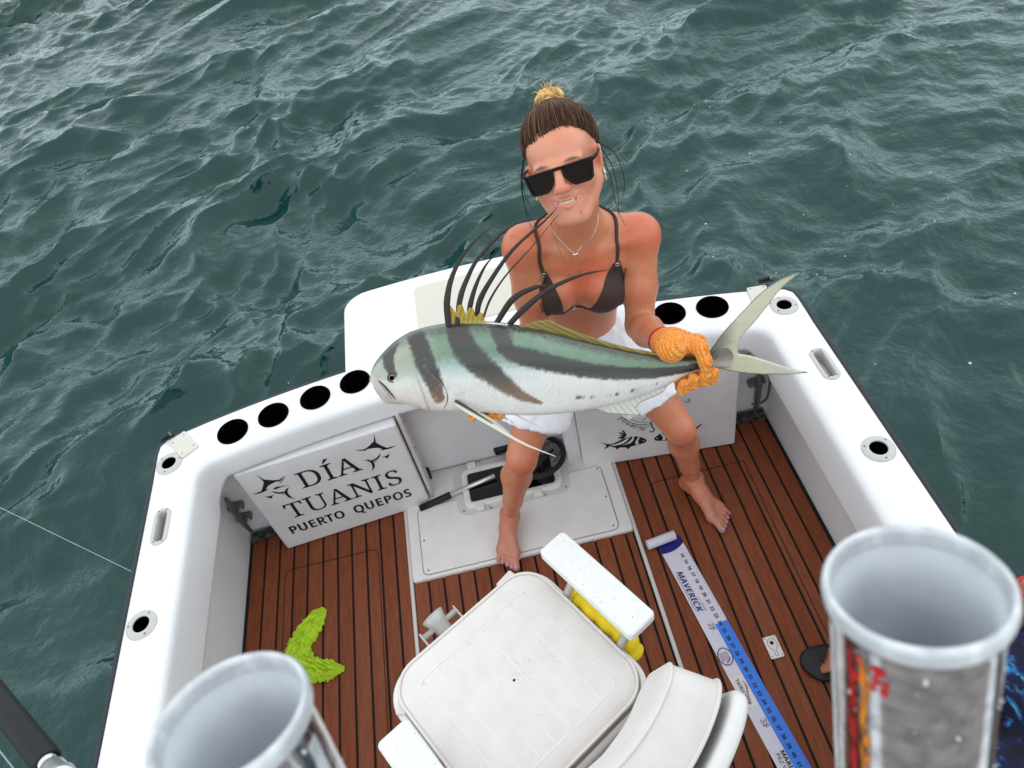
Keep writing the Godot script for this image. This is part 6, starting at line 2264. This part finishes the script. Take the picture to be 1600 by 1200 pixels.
func sunglasses(o: Node3D, hx: Transform3D) -> void:
	var g := Node3D.new()
	g.name = "sunglasses"
	g.transform = hx * Transform3D(Basis.from_euler(Vector3(-0.03, 0, 0)), Vector3(0, 0.004, 0))
	o.add_child(g)
	for s in [-1.0, 1.0]:
		var out := v2([0.0085, 0.000, 0.073, 0.001, 0.0725, -0.012, 0.0675, -0.038, 0.060, -0.044, 0.030, -0.044, 0.021, -0.038, 0.010, -0.020])
		var inn := v2([0.0125, -0.0045, 0.0690, -0.004, 0.0685, -0.013, 0.0635, -0.0355, 0.058, -0.0400, 0.032, -0.0400, 0.0245, -0.035, 0.0145, -0.019])
		var st := new_st()
		var rows := []
		for q in [[out, 0.0], [out, 0.0045], [inn, 0.0052], [inn, 0.001]]:
			var row := PackedVector3Array()
			var poly: PackedVector2Array = q[0]
			for i in poly.size():
				var a := poly[i]
				var b := poly[(i + 1) % poly.size()]
				for k in 4:
					var p := a.lerp(b, k / 4.0)
					row.append(Vector3(p.x * s, p.y, q[1] + 0.0955 - p.x * p.x * 3.0))
			rows.append(row)
		sweep_grid(st, rows, true, true)
		part(g, "rim", fin_smooth(st), "frameblack")
		var ln := new_st()
		var idx := Geometry2D.triangulate_polygon(inn)
		var dense := []
		# lens as a gently bowed fan
		var c := Vector2(0.043, -0.020)
		for ring in 7:
			var row := PackedVector3Array()
			for i in inn.size():
				var a := inn[i]
				var b := inn[(i + 1) % inn.size()]
				for k in 4:
					var p := a.lerp(b, k / 4.0).lerp(c, ring / 6.0 * 0.98)
					row.append(Vector3(p.x * s, p.y, 0.0978 - p.x * p.x * 3.0))
			dense.append(row)
		sweep_grid(ln, dense, true)
		part(g, "lens", fin_smooth(ln), "lens")
		part(g, "temple_arm", tube(curve([Vector3(0.072 * s, -0.004, 0.081), Vector3(0.080 * s, 0.002, 0.055), Vector3(0.081 * s, 0.008, 0.015), Vector3(0.079 * s, 0.010, -0.012), Vector3(0.077 * s, -0.004, -0.028)], 5), [0.0052, 0.005, 0.005, 0.005, 0.0048, 0.0046, 0.0044, 0.0042, 0.004, 0.004, 0.0038, 0.0038, 0.0036, 0.0036, 0.0036, 0.0034, 0.0034, 0.0034, 0.0032, 0.003, 0.0028], 8, 0.5, Vector3(1, 0, 0)), "frameblack")
	part(g, "bridge", tube(curve([Vector3(-0.012, -0.003, 0.098), Vector3(0, -0.0025, 0.099), Vector3(0.012, -0.003, 0.098)], 4), [0.0035], 8), "frameblack")

func earrings(o: Node3D, hx: Transform3D) -> void:
	for s in [-1.0, 1.0]:
		var ring := []
		for i in 17:
			ring.append(Vector3(0.079 * s, -0.034 + cos(TAU * i / 16.0) * 0.0075, -0.006 + sin(TAU * i / 16.0) * 0.0075))
		part(o, "earring", tube(ring, [0.0013], 7), "silver", hx)
		part(o, "earring", tube([Vector3(0.078 * s, -0.036, -0.004), Vector3(0.0785 * s, -0.052, -0.003)], [0.0016, 0.0010], 7), "gold", hx)

var whole: Field

func drape(f: Field, p: Vector3, lift: float, dir := Vector3(0, 0, -1)) -> Vector3:
	# lay a point on the trunk, coming from in front, then clear of the arms that join it
	return hug(f.cast(p - dir * 0.12, dir, 0.4), lift)

func hug(p: Vector3, lift: float) -> Vector3:
	var q := p
	for i in 14:
		q += whole.slope(q) * (lift - whole.at(q)) * 0.8
	return q

func bikini(o: Node3D, f: Field, at: Vector3) -> void:
	var b := Node3D.new()
	b.name = "bikini_top"
	b.position = -at
	o.add_child(b)
	# two triangular cups: apex, inner foot, outer foot
	for T in [[Vector3(0.247, 1.098, -0.5), Vector3(0.276, 0.972, -0.5), Vector3(0.236, 0.984, -0.5), -1.0], [Vector3(0.431, 1.088, -0.5), Vector3(0.345, 0.958, -0.5), Vector3(0.452, 0.938, -0.5), 1.0]]:
		var st := new_st()
		var rows := []
		for i in 19:
			var t := i / 18.0
			var row := PackedVector3Array()
			var bow: float = 0.010 * sin(t * PI)
			var a: Vector3 = T[0].lerp(T[1], t) - Vector3(bow * T[3] * 0.9, 0, 0)
			var c: Vector3 = T[0].lerp(T[2], t) + Vector3(bow * T[3] * 0.5, 0, 0)
			a.x -= T[3] * 0.006 * (1.0 - t)
			c.x += T[3] * 0.006 * (1.0 - t)
			for k in 21:
				var v := k / 20.0
				var p: Vector3 = a.lerp(c, v)
				var w := 0.0042 + 0.0020 * sin(v * 40.0 + t * 3.0) * (1.0 - t)
				if i == 0 or i == 18 or k == 0 or k == 20:
					w = 0.0012
				row.append(drape(f, p, w))
			rows.append(row)
		sweep_grid(st, rows)
		part(b, "cup", fin_smooth(st), "bikini")
		for e in 3:
			var line := []
			for i in 15:
				var t := i / 14.0
				line.append(rows[int(t * 18)][0] if e == 0 else (rows[int(t * 18)][20] if e == 1 else rows[18][int(t * 20)]))
			part(b, "hem", tube(line, [0.0026], 6), "bikini")
	# neck straps running up over the shoulders, band and bows
	var strap := func(pts: Array, r: float) -> void:
		var line := []
		for p in curve(pts, 8):
			line.append(hug(p, r * 0.5))
		for k in 6:
			var soft := line.duplicate()
			for i in range(1, line.size() - 1):
				soft[i] = (line[i - 1] + line[i] * 2.0 + line[i + 1]) / 4.0
			line = soft
		for i in line.size():
			line[i] = hug(line[i], r * 0.4)
		part(b, "strap", tube(line, [r], 7, 0.6, Vector3(0, 0, 1)), "bikini")
	var l0 := drape(f, Vector3(0.247, 1.094, -0.5), 0.002)
	var r0 := drape(f, Vector3(0.431, 1.084, -0.5), 0.002)
	strap.call([l0, Vector3(0.244, 1.14, -0.565), Vector3(0.245, 1.185, -0.585), Vector3(0.256, 1.215, -0.615), Vector3(0.285, 1.235, -0.66), Vector3(0.33, 1.23, -0.68)], 0.0045)
	strap.call([r0, Vector3(0.438, 1.13, -0.565), Vector3(0.444, 1.175, -0.585), Vector3(0.445, 1.205, -0.61), Vector3(0.42, 1.225, -0.66), Vector3(0.37, 1.23, -0.68)], 0.0045)
	strap.call([drape(f, Vector3(0.274, 0.972, -0.5), 0.002), drape(f, Vector3(0.312, 0.965, -0.5), 0.002), drape(f, Vector3(0.347, 0.958, -0.5), 0.002)], 0.0036)
	strap.call([drape(f, Vector3(0.450, 0.939, -0.5), 0.002), Vector3(0.468, 0.945, -0.60), Vector3(0.468, 0.95, -0.65), Vector3(0.42, 0.96, -0.72)], 0.0034)
	strap.call([drape(f, Vector3(0.238, 0.985, -0.5), 0.002), Vector3(0.226, 0.985, -0.62), Vector3(0.23, 0.985, -0.66), Vector3(0.27, 0.98, -0.72)], 0.0034)
	for q in [l0, r0, drape(f, Vector3(0.312, 0.965, -0.5), 0.003)]:
		part(b, "ring", tube(ring_points(hug(q, 0.004), 0.0046), [0.0012], 6), "silver")
	for q in [[Vector3(0.452, 0.95, -0.58), Vector3(0.466, 1.0, -0.575), Vector3(0.470, 1.03, -0.575), Vector3(0.472, 1.06, -0.575)], [Vector3(0.452, 0.945, -0.58), Vector3(0.460, 0.93, -0.58), Vector3(0.462, 0.915, -0.58)], [Vector3(0.240, 1.0, -0.59), Vector3(0.232, 1.03, -0.59), Vector3(0.228, 1.055, -0.585)], [Vector3(0.240, 1.0, -0.59), Vector3(0.226, 1.005, -0.575), Vector3(0.218, 1.02, -0.575)]]:
		var line := []
		for p in q:
			line.append(hug(p, 0.004))
		part(b, "tie_end", tube(curve(line, 6), [0.0018], 6), "bikini")

func necklace(o: Node3D, f: Field, at: Vector3) -> void:
	var line := []
	for p in curve([Vector3(0.285, 1.235, -0.5), Vector3(0.296, 1.195, -0.5), Vector3(0.325, 1.155, -0.5), Vector3(0.332, 1.149, -0.5), Vector3(0.340, 1.154, -0.5), Vector3(0.375, 1.188, -0.5), Vector3(0.400, 1.235, -0.5)], 8):
		line.append(drape(f, p, 0.0012) - at)
	part(o, "necklace_chain", tube(line, [0.0007], 6), "silver")
	var d := drape(f, Vector3(0.332, 1.147, -0.5), 0.003) - at
	var st := new_st()
	for i in 3:
		ell_into(st, d + Vector3((i - 1) * 0.0045, 0.001 * absf(i - 1), 0), Vector3(0.003, 0.003, 0.003))
	part(o, "pendant", fin_smooth(st), "silver")

func shorts(o: Node3D, hipL: Vector3, hipR: Vector3, knL: Vector3, knR: Vector3, at: Vector3) -> void:
	var f := Field.new(Vector3(0.02, 0.50, -0.88), Vector3(0.66, 0.86, -0.45), 0.0075)
	var B := Basis(Vector3(0.991, -0.131, 0.0), Vector3(0.125, 0.955, 0.27), Vector3(-0.035, -0.268, 0.963)).orthonormalized()
	f.ellipsoid(Vector3(0.331, 0.710, -0.703), B, Vector3(0.172, 0.098, 0.128), 0.03)
	f.ellipsoid(Vector3(0.334, 0.785, -0.690), B, Vector3(0.132, 0.038, 0.098), 0.03)
	for a in [[hipL, knL, Vector3(-0.02, -0.012, 0.015)], [hipR, knR, Vector3(0.02, -0.012, 0.015)]]:
		var d: Vector3 = a[1] - a[0]
		f.cone(a[0], a[0] + d * 0.50 + a[2], 0.104, 0.122, 0.03)
		# cut the leg square at its hem
		var n := d.normalized()
		f.cone(a[0] + d * 0.50 + n * 0.215, a[0] + d * 0.50 + n * 0.22, 0.20, 0.20, 0.006, true)
	# gathers
	var body := Body.new()
	body.add(f, func(p: Vector3) -> Color: return Color.WHITE, Transform3D(Basis.IDENTITY, -at))
	for i in body.v.size():
		var p := body.v[i]
		var fold := nz.get_noise_3d(p.x * 26.0, p.y * 5.0, p.z * 26.0) * 0.0065 + nz.get_noise_3d(p.x * 70.0, p.y * 10.0, p.z * 70.0) * 0.002
		body.v[i] = p + body.n[i] * fold
	var st := SurfaceTool.new()
	st.create_from(body.mesh(), 0)
	st.generate_normals()
	part(o, "shorts", st.commit(), "gauze")

func knit(p: Vector3, ax: Vector3, cuff: float) -> Color:
	var r := p.dot(ax)
	var row := 0.5 + 0.5 * sin(r * 2500.0 + 2.0 * nz.get_noise_3d(p.x * 60.0, p.y * 60.0, p.z * 60.0))
	var c := Color(0.93, 0.52, 0.11).lerp(Color(0.95, 0.60, 0.20), row)
	var thread := smoothstep(0.35, 0.8, row) * smoothstep(-0.2, 0.4, nz.get_noise_3d(p.x * 240.0, p.y * 240.0, p.z * 240.0) + 0.3) * (1.0 - cuff)
	c = c.lerp(Color(0.93, 0.74, 0.52), thread * 0.75)
	return c.lerp(Color(0.80, 0.36, 0.06), (1.0 - row) * 0.5)

const GLOVE_BACK := Vector3(0.80, -0.58, 0.15)
const GLOVE_TIP := Vector3(0.15, 0.97, 0.2)

func rib_angle(q: Vector3, ax: Vector3) -> float:
	var s := ax.cross(Vector3(0, 1, 0)).normalized()
	return atan2(q.dot(s.cross(ax)), q.dot(s))

func gloves(o: Node3D, at: Vector3, wrR: Vector3, wrL: Vector3) -> void:
	# built in the fish's axes: x along the fish, y up its flank, z out of the flank
	var X := Transform3D(fish_basis, FISH_AT)
	var inv := X.affine_inverse()
	var f := Field.new(Vector3(0.60, -0.115, -0.125), Vector3(0.86, 0.13, 0.085), 0.003)
	var w := inv * wrR
	var fore := (inv.basis * (wrR - Vector3(0.472, 0.882, -0.522))).normalized()
	var palm := Vector3(0.735, 0.038, -0.026)
	f.cone(w - fore * 0.012, w + fore * 0.028, 0.036, 0.034, 0.012)
	f.cone(w + fore * 0.03, Vector3(0.722, 0.040, -0.028), 0.031, 0.031, 0.02)
	f.cone(Vector3(0.715, 0.038, -0.030), Vector3(0.772, 0.036, -0.020), 0.030, 0.024, 0.015)
	f.cone(Vector3(0.712, 0.020, -0.040), Vector3(0.775, 0.010, -0.036), 0.022, 0.019, 0.015)
	# thumb laid over the near flank
	f.cone(Vector3(0.742, 0.045, -0.008), Vector3(0.766, 0.042, 0.020), 0.020, 0.0175, 0.010)
	f.cone(Vector3(0.766, 0.042, 0.020), Vector3(0.776, 0.014, 0.033), 0.0175, 0.0155, 0.008)
	f.cone(Vector3(0.776, 0.014, 0.033), Vector3(0.779, -0.004, 0.034), 0.0155, 0.0130, 0.006)
	# four fingers passing behind and under, their ends curling up in front
	var fx := [0.806, 0.784, 0.757, 0.735]
	var ylow := [-0.034, -0.038, -0.046, -0.058]
	for i in 4:
		var x: float = fx[i]
		var y: float = ylow[i]
		var r: float = [0.0130, 0.0138, 0.0135, 0.0118][i]
		var root := Vector3(lerpf(x, 0.757, 0.35), 0.004, -0.042)
		var p1 := Vector3(x, y * 0.7, -0.040)
		var p2 := Vector3(x + 0.002, y - 0.016, -0.012)
		var p3 := Vector3(x - 0.002, y - 0.008, 0.020)
		var p4 := Vector3(x - 0.004, y + 0.016, 0.031)
		f.cone(root, p1, r * 1.15, r * 1.05, 0.008)
		f.cone(p1, p2, r * 1.05, r, 0.004)
		f.cone(p2, p3, r, r, 0.004)
		f.cone(p3, p4, r, r * 0.93, 0.003)
	var g := Body.new()
	var ax := Vector3(0.83, 0.38, 0.4).normalized()
	g.add(f, func(p: Vector3) -> Color:
		var cuff := 1.0 - smoothstep(0.0, 0.012, (p - w).dot(fore) - 0.022)
		if cuff > 0.5:
			return knit(Vector3(rib_angle(p - w, fore) * 0.026, 0, 0), Vector3(0.55, 0, 0), 1.0)
		return knit(p, GLOVE_BACK if p.z < 0.012 else GLOVE_TIP, cuff))
	# knitted ribs stand out in relief
	for i in g.v.size():
		var p := g.v[i]
		var a := GLOVE_BACK if p.z < 0.012 else GLOVE_TIP
		var d := p.dot(a)
		if (p - w).dot(fore) < 0.022:
			d = rib_angle(p - w, fore) * 0.026 * 0.55
		g.v[i] = p + g.n[i] * (0.0008 * sin(d * 2500.0 + 2.0 * nz.get_noise_3d(p.x * 60.0, p.y * 60.0, p.z * 60.0)))
	var st := SurfaceTool.new()
	st.create_from(g.mesh(), 0)
	st.generate_normals()
	var xf := Transform3D(Basis.IDENTITY, -at) * X
	var glove := part(o, "glove", st.commit(), "knit", xf)
	var hem := []
	var s := fore.cross(Vector3(0, 1, 0)).normalized()
	var u := s.cross(fore)
	for i in 25:
		hem.append(w - fore * 0.034 + (s * cos(TAU * i / 24.0) + u * sin(TAU * i / 24.0)) * 0.0325)
	part(glove, "cuff_hem", tube(hem, [0.003], 7), "red")
	# the other hand, open under the belly
	var q := Field.new(Vector3(0.16, -0.21, -0.11), Vector3(0.38, -0.05, 0.06), 0.003)
	var wl := inv * wrL
	q.cone(wl, Vector3(0.262, -0.122, -0.055), 0.030, 0.026, 0.02)
	q.cone(Vector3(0.245, -0.118, -0.050), Vector3(0.285, -0.120, -0.045), 0.021, 0.021, 0.015)
	for i in 4:
		var x := 0.232 + 0.022 * i
		q.cone(Vector3(x * 0.6 + 0.262 * 0.4, -0.119, -0.038), Vector3(x, -0.117, -0.006), 0.0125, 0.0115, 0.006)
		q.cone(Vector3(x, -0.117, -0.006), Vector3(x - 0.002, -0.112, 0.012), 0.0115, 0.0105, 0.004)
	q.cone(Vector3(0.240, -0.114, -0.055), Vector3(0.215, -0.100, -0.05), 0.014, 0.0125, 0.008)
	q.cone(Vector3(0.215, -0.100, -0.05), Vector3(0.200, -0.085, -0.052), 0.0125, 0.011, 0.005)
	var g2 := Body.new()
	g2.add(q, func(p: Vector3) -> Color: return knit(p, Vector3(0.2, 0.3, 0.93), 0.0))
	part(o, "glove", g2.mesh(), "knit", xf)

func man() -> void:
	var at := Vector3(1.0, 0.0, 0.5)
	var o := thing("person", "seated man in blue patterned shorts and black sandals, half hidden behind the tube", "person", at)
	var off := Transform3D(Basis.IDENTITY, -at)
	var f := Field.new(Vector3(0.66, -0.01, 0.0), Vector3(1.34, 1.42, 0.92), 0.012)
	var hips := [Vector3(1.02, 0.67, 0.53), Vector3(1.03, 0.67, 0.71)]
	var knees := [Vector3(0.84, 0.47, 0.235), Vector3(0.78, 0.50, 0.55)]
	var ank := [Vector3(0.935, 0.09, 0.155), Vector3(0.86, 0.09, 0.52)]
	f.ellipsoid(Vector3(1.03, 0.69, 0.62), Basis.IDENTITY, Vector3(0.13, 0.11, 0.17), 0.04)
	f.ellipsoid(Vector3(1.05, 0.92, 0.61), Basis.IDENTITY, Vector3(0.11, 0.20, 0.15), 0.06)
	f.ellipsoid(Vector3(1.04, 1.13, 0.60), Basis.IDENTITY, Vector3(0.12, 0.15, 0.18), 0.05)
	f.cone(Vector3(1.04, 1.22, 0.60), Vector3(1.02, 1.34, 0.59), 0.06, 0.055, 0.03)
	for i in 2:
		f.cone(hips[i], knees[i], 0.085, 0.060, 0.03)
		f.cone(knees[i], knees[i].lerp(ank[i], 0.35) + Vector3(0.015, 0, 0), 0.056, 0.056, 0.02)
		f.cone(knees[i].lerp(ank[i], 0.35) + Vector3(0.015, 0, 0), ank[i], 0.056, 0.036, 0.02)
	foot(f, ank[0], Vector3(0.985, 0.02, 0.158), Vector3(-0.985, 0, -0.17).normalized(), -1.0, 0.02)
	foot(f, ank[1], Vector3(0.91, 0.02, 0.53), Vector3(-0.985, 0, -0.10).normalized(), 1.0, 0.02)
	var sh := [Vector3(1.03, 1.20, 0.44), Vector3(1.05, 1.20, 0.76)]
	var el := [Vector3(1.07, 0.97, 0.36), Vector3(1.08, 0.97, 0.84)]
	var wr := [Vector3(1.015, 0.735, 0.345), Vector3(0.92, 0.80, 0.74)]
	for i in 2:
		f.cone(sh[i], el[i], 0.055, 0.044, 0.03)
		f.cone(el[i], wr[i], 0.044, 0.030, 0.02)
		# a relaxed hand resting on the thigh
		var d: Vector3 = (wr[i] - el[i]).normalized()
		var side := d.cross(Vector3.UP).normalized()
		f.cone(wr[i], wr[i] + d * 0.06, 0.030, 0.034, 0.015)
		for k in 4:
			var r0: Vector3 = wr[i] + d * 0.07 + side * (k - 1.5) * 0.020
			f.cone(r0, r0 + d * 0.035 + Vector3(-0.02, -0.012, 0), 0.0125, 0.012, 0.005)
			f.cone(r0 + d * 0.035 + Vector3(-0.02, -0.012, 0), r0 + d * 0.05 + Vector3(-0.035, -0.03, 0), 0.012, 0.011, 0.005)
		f.cone(wr[i] + d * 0.03 + side * 0.025, wr[i] + d * 0.065 + side * 0.055, 0.014, 0.012, 0.006)
	var body := Body.new()
	body.add(f, func(p: Vector3) -> Color: return skin_color(p, Color(0.66, 0.43, 0.32), Color(0.62, 0.35, 0.26), []), off)
	var h := Field.new(Vector3(-0.115, -0.16, -0.145), Vector3(0.115, 0.15, 0.15), 0.005)
	head_shape(h)
	var hx := Transform3D(Basis.from_euler(Vector3(0.1, -1.2, 0)).scaled(Vector3.ONE * 1.06), Vector3(1.01, 1.45, 0.585) - at)
	body.add(h, func(p: Vector3) -> Color: return face_color(p, Color(0.66, 0.44, 0.34), Color(0.64, 0.36, 0.28)), hx)
	part(o, "body", body.mesh(), "skin")
	for s in [-1.0, 1.0]:
		part(o, "eye", ell(Vector3(0.031 * s, 0.002, 0.074), Vector3(0.0115, 0.0115, 0.0115)), "eyewhite", hx)
	var hs := new_st()
	var rows := []
	for t in 15:
		var row := PackedVector3Array()
		for k in 60:
			var az := lerpf(-PI, PI, k / 60.0)
			var e := lerpf(hairline(az), PI / 2, t / 14.0)
			row.append(skull(az, e, 0.004 + 0.004 * smoothstep(0.0, 0.3, t / 14.0) + 0.002 * nz.get_noise_2d(az * 12.0, t * 0.8)))
		rows.append(row)
	sweep_grid(hs, rows, true, false, func(p: Vector3) -> Color: return Color(0.12, 0.09, 0.07))
	part(o, "hair", fin_smooth(hs), "hair", hx)
	# swim shorts printed in blues
	var s := Field.new(Vector3(0.70, 0.36, 0.08), Vector3(1.26, 0.88, 0.90), 0.0075)
	s.ellipsoid(Vector3(1.03, 0.70, 0.62), Basis.IDENTITY, Vector3(0.150, 0.125, 0.19), 0.04)
	for i in 2:
		s.cone(hips[i], hips[i].lerp(knees[i], 0.82), 0.104, 0.088, 0.03)
	var sb := Body.new()
	sb.add(s, func(p: Vector3) -> Color:
		var w := Vector3(nz.get_noise_3d(p.x * 9.0, p.y * 9.0, p.z * 9.0), nz.get_noise_3d(p.x * 9.0 + 40.0, p.y * 9.0, p.z * 9.0), 0.0) * 0.06
		var a := nz.get_noise_3d((p.x + w.x) * 16.0, (p.y + w.y) * 16.0, p.z * 16.0)
		var b := nz.get_noise_3d((p.x + w.y) * 34.0, (p.y + w.x) * 34.0, p.z * 34.0 + 9.0)
		var c := Color(0.06, 0.07, 0.22)
		c = c.lerp(Color(0.16, 0.44, 0.70), smoothstep(0.12, 0.32, a))
		c = c.lerp(Color(0.35, 0.66, 0.74), smoothstep(0.34, 0.5, a + 0.2 * b))
		c = c.lerp(Color(0.40, 0.72, 0.80), smoothstep(0.07, 0.0, absf(b - 0.1)) * smoothstep(-0.1, 0.2, a) * 0.7)
		return c.lerp(Color(0.03, 0.03, 0.08), smoothstep(-0.2, -0.45, a)), off)
	part(o, "swim_shorts", sb.mesh(), "printcloth")
	part(o, "waistband", tube(ring_xz(Vector3(1.035, 0.805, 0.615) - at, 0.128, 0.168), [0.013], 8), "black")
	# pale shirt
	var sf := Field.new(Vector3(0.84, 0.74, 0.30), Vector3(1.24, 1.34, 0.92), 0.010)
	sf.ellipsoid(Vector3(1.05, 0.93, 0.61), Basis.IDENTITY, Vector3(0.128, 0.17, 0.168), 0.05)
	sf.ellipsoid(Vector3(1.04, 1.13, 0.60), Basis.IDENTITY, Vector3(0.134, 0.16, 0.192), 0.05)
	for i in 2:
		sf.cone(sh[i], sh[i].lerp(el[i], 0.6), 0.068, 0.066, 0.03)
	var sfb := Body.new()
	sfb.add(sf, func(p: Vector3) -> Color: return Color.WHITE, off)
	part(o, "shirt", sfb.mesh(), "gauze")
	part(o, "bracelet", tube(ring_about(wr[0] + (el[0] - wr[0]) * 0.08 - at, (el[0] - wr[0]).normalized(), 0.033), [0.005], 8), "red")
	for i in 2:
		var dir := Vector3(-0.985, 0, -0.17 if i == 0 else -0.10).normalized()
		var heel: Vector3 = [Vector3(0.985, 0, 0.158), Vector3(0.91, 0, 0.53)][i]
		var out := PackedVector2Array()
		for q in [[-0.035, -0.02], [-0.02, -0.036], [0.05, -0.038], [0.12, -0.046], [0.18, -0.054], [0.225, -0.048], [0.255, -0.02], [0.262, 0.01], [0.245, 0.038], [0.19, 0.052], [0.12, 0.046], [0.05, 0.038], [-0.02, 0.036], [-0.035, 0.02]]:
			out.append(Vector2(q[0], q[1]))
		var rows2 := []
		for y in [[0.8, 0.002], [1.0, 0.005], [1.0, 0.016], [0.94, 0.021], [0.6, 0.019], [0.02, 0.018]]:
			var row := PackedVector3Array()
			var sd := Vector3(-dir.z, 0, dir.x)
			for p in curve(Array(out), 3, true):
				var q2: Vector2 = Vector2(0.115, 0).lerp(p, y[0])
				row.append(heel + dir * q2.x + sd * q2.y + Vector3(0, y[1], 0) - at)
			rows2.append(row)
		var so := new_st()
		sweep_grid(so, rows2, true)
		var sole := part(o, "sandal", fin_smooth(so), "black")
		var sd2 := Vector3(-dir.z, 0, dir.x)
		var c: Vector3 = heel + dir * 0.135 - at
		part(sole, "sandal_strap", tube(curve([c - sd2 * 0.05 + Vector3(0, 0.018, 0), c - sd2 * 0.03 + Vector3(0, 0.048, 0), c + Vector3(0, 0.058, 0), c + sd2 * 0.03 + Vector3(0, 0.046, 0), c + sd2 * 0.05 + Vector3(0, 0.018, 0)], 5), [0.018], 10, 0.25, dir.cross(sd2)), "black")

func ring_xz(c: Vector3, rx: float, rz: float) -> Array:
	var o := []
	for i in 33:
		o.append(c + Vector3(cos(TAU * i / 32.0) * rx, 0, sin(TAU * i / 32.0) * rz))
	return o

func ring_about(c: Vector3, ax: Vector3, r: float) -> Array:
	var s := ax.cross(Vector3(0.3, 0.2, 0.9)).normalized()
	var u := ax.cross(s)
	var o := []
	for i in 21:
		o.append(c + (s * cos(TAU * i / 20.0) + u * sin(TAU * i / 20.0)) * r)
	return o

# ---------------------------------------------------------------- rod and lines
func rod_and_lines() -> void:
	var a := Vector3(-0.85, 1.424, 0.183)
	var b := Vector3(-0.443, 1.551, 0.572)
	var d := (b - a).normalized()
	var o := thing("fishing_rod", "fishing rod with black grip and pale reel seat at the bottom left corner", "fishing rod", b)
	part(o, "fore_grip", tube([a - b - d * 0.12, a - b - d * 0.10, -d * 0.002, Vector3.ZERO], [0.012, 0.0145, 0.0145, 0.012], 18), "black")
	part(o, "blank", tube([a - b - d * 0.12, a - b - d * 1.0 + Vector3(0, 0.03, 0)], [0.0065, 0.0035], 10), "frameblack")
	part(o, "reel_seat", tube([Vector3.ZERO, d * 0.012, d * 0.013, d * 0.03, d * 0.031, d * 0.045, d * 0.046, d * 0.14], [0.0095, 0.0095, 0.0125, 0.0135, 0.0155, 0.0155, 0.011, 0.0105], 18), "alu")
	part(o, "butt", tube([d * 0.14, d * 0.42], [0.012, 0.013], 14), "black")
	var l1 := thing("fishing_line", "thin pale fishing line slanting over the water at the left edge", "fishing line", Vector3(-1.075, 0.527, -0.383))
	part(l1, "line", tube([Vector3.ZERO, Vector3(-0.9, -0.40, -0.755), Vector3(-1.828, -0.807, -1.532)], [0.0009], 5), "lineclear")
	var l2 := thing("fishing_line", "short piece of fishing line beside the black rod grip", "fishing line", Vector3(-0.45, 1.542, 0.604))
	part(l2, "line", tube([Vector3.ZERO, Vector3(-0.246, -0.103, -0.216)], [0.0007], 5), "lineclear")
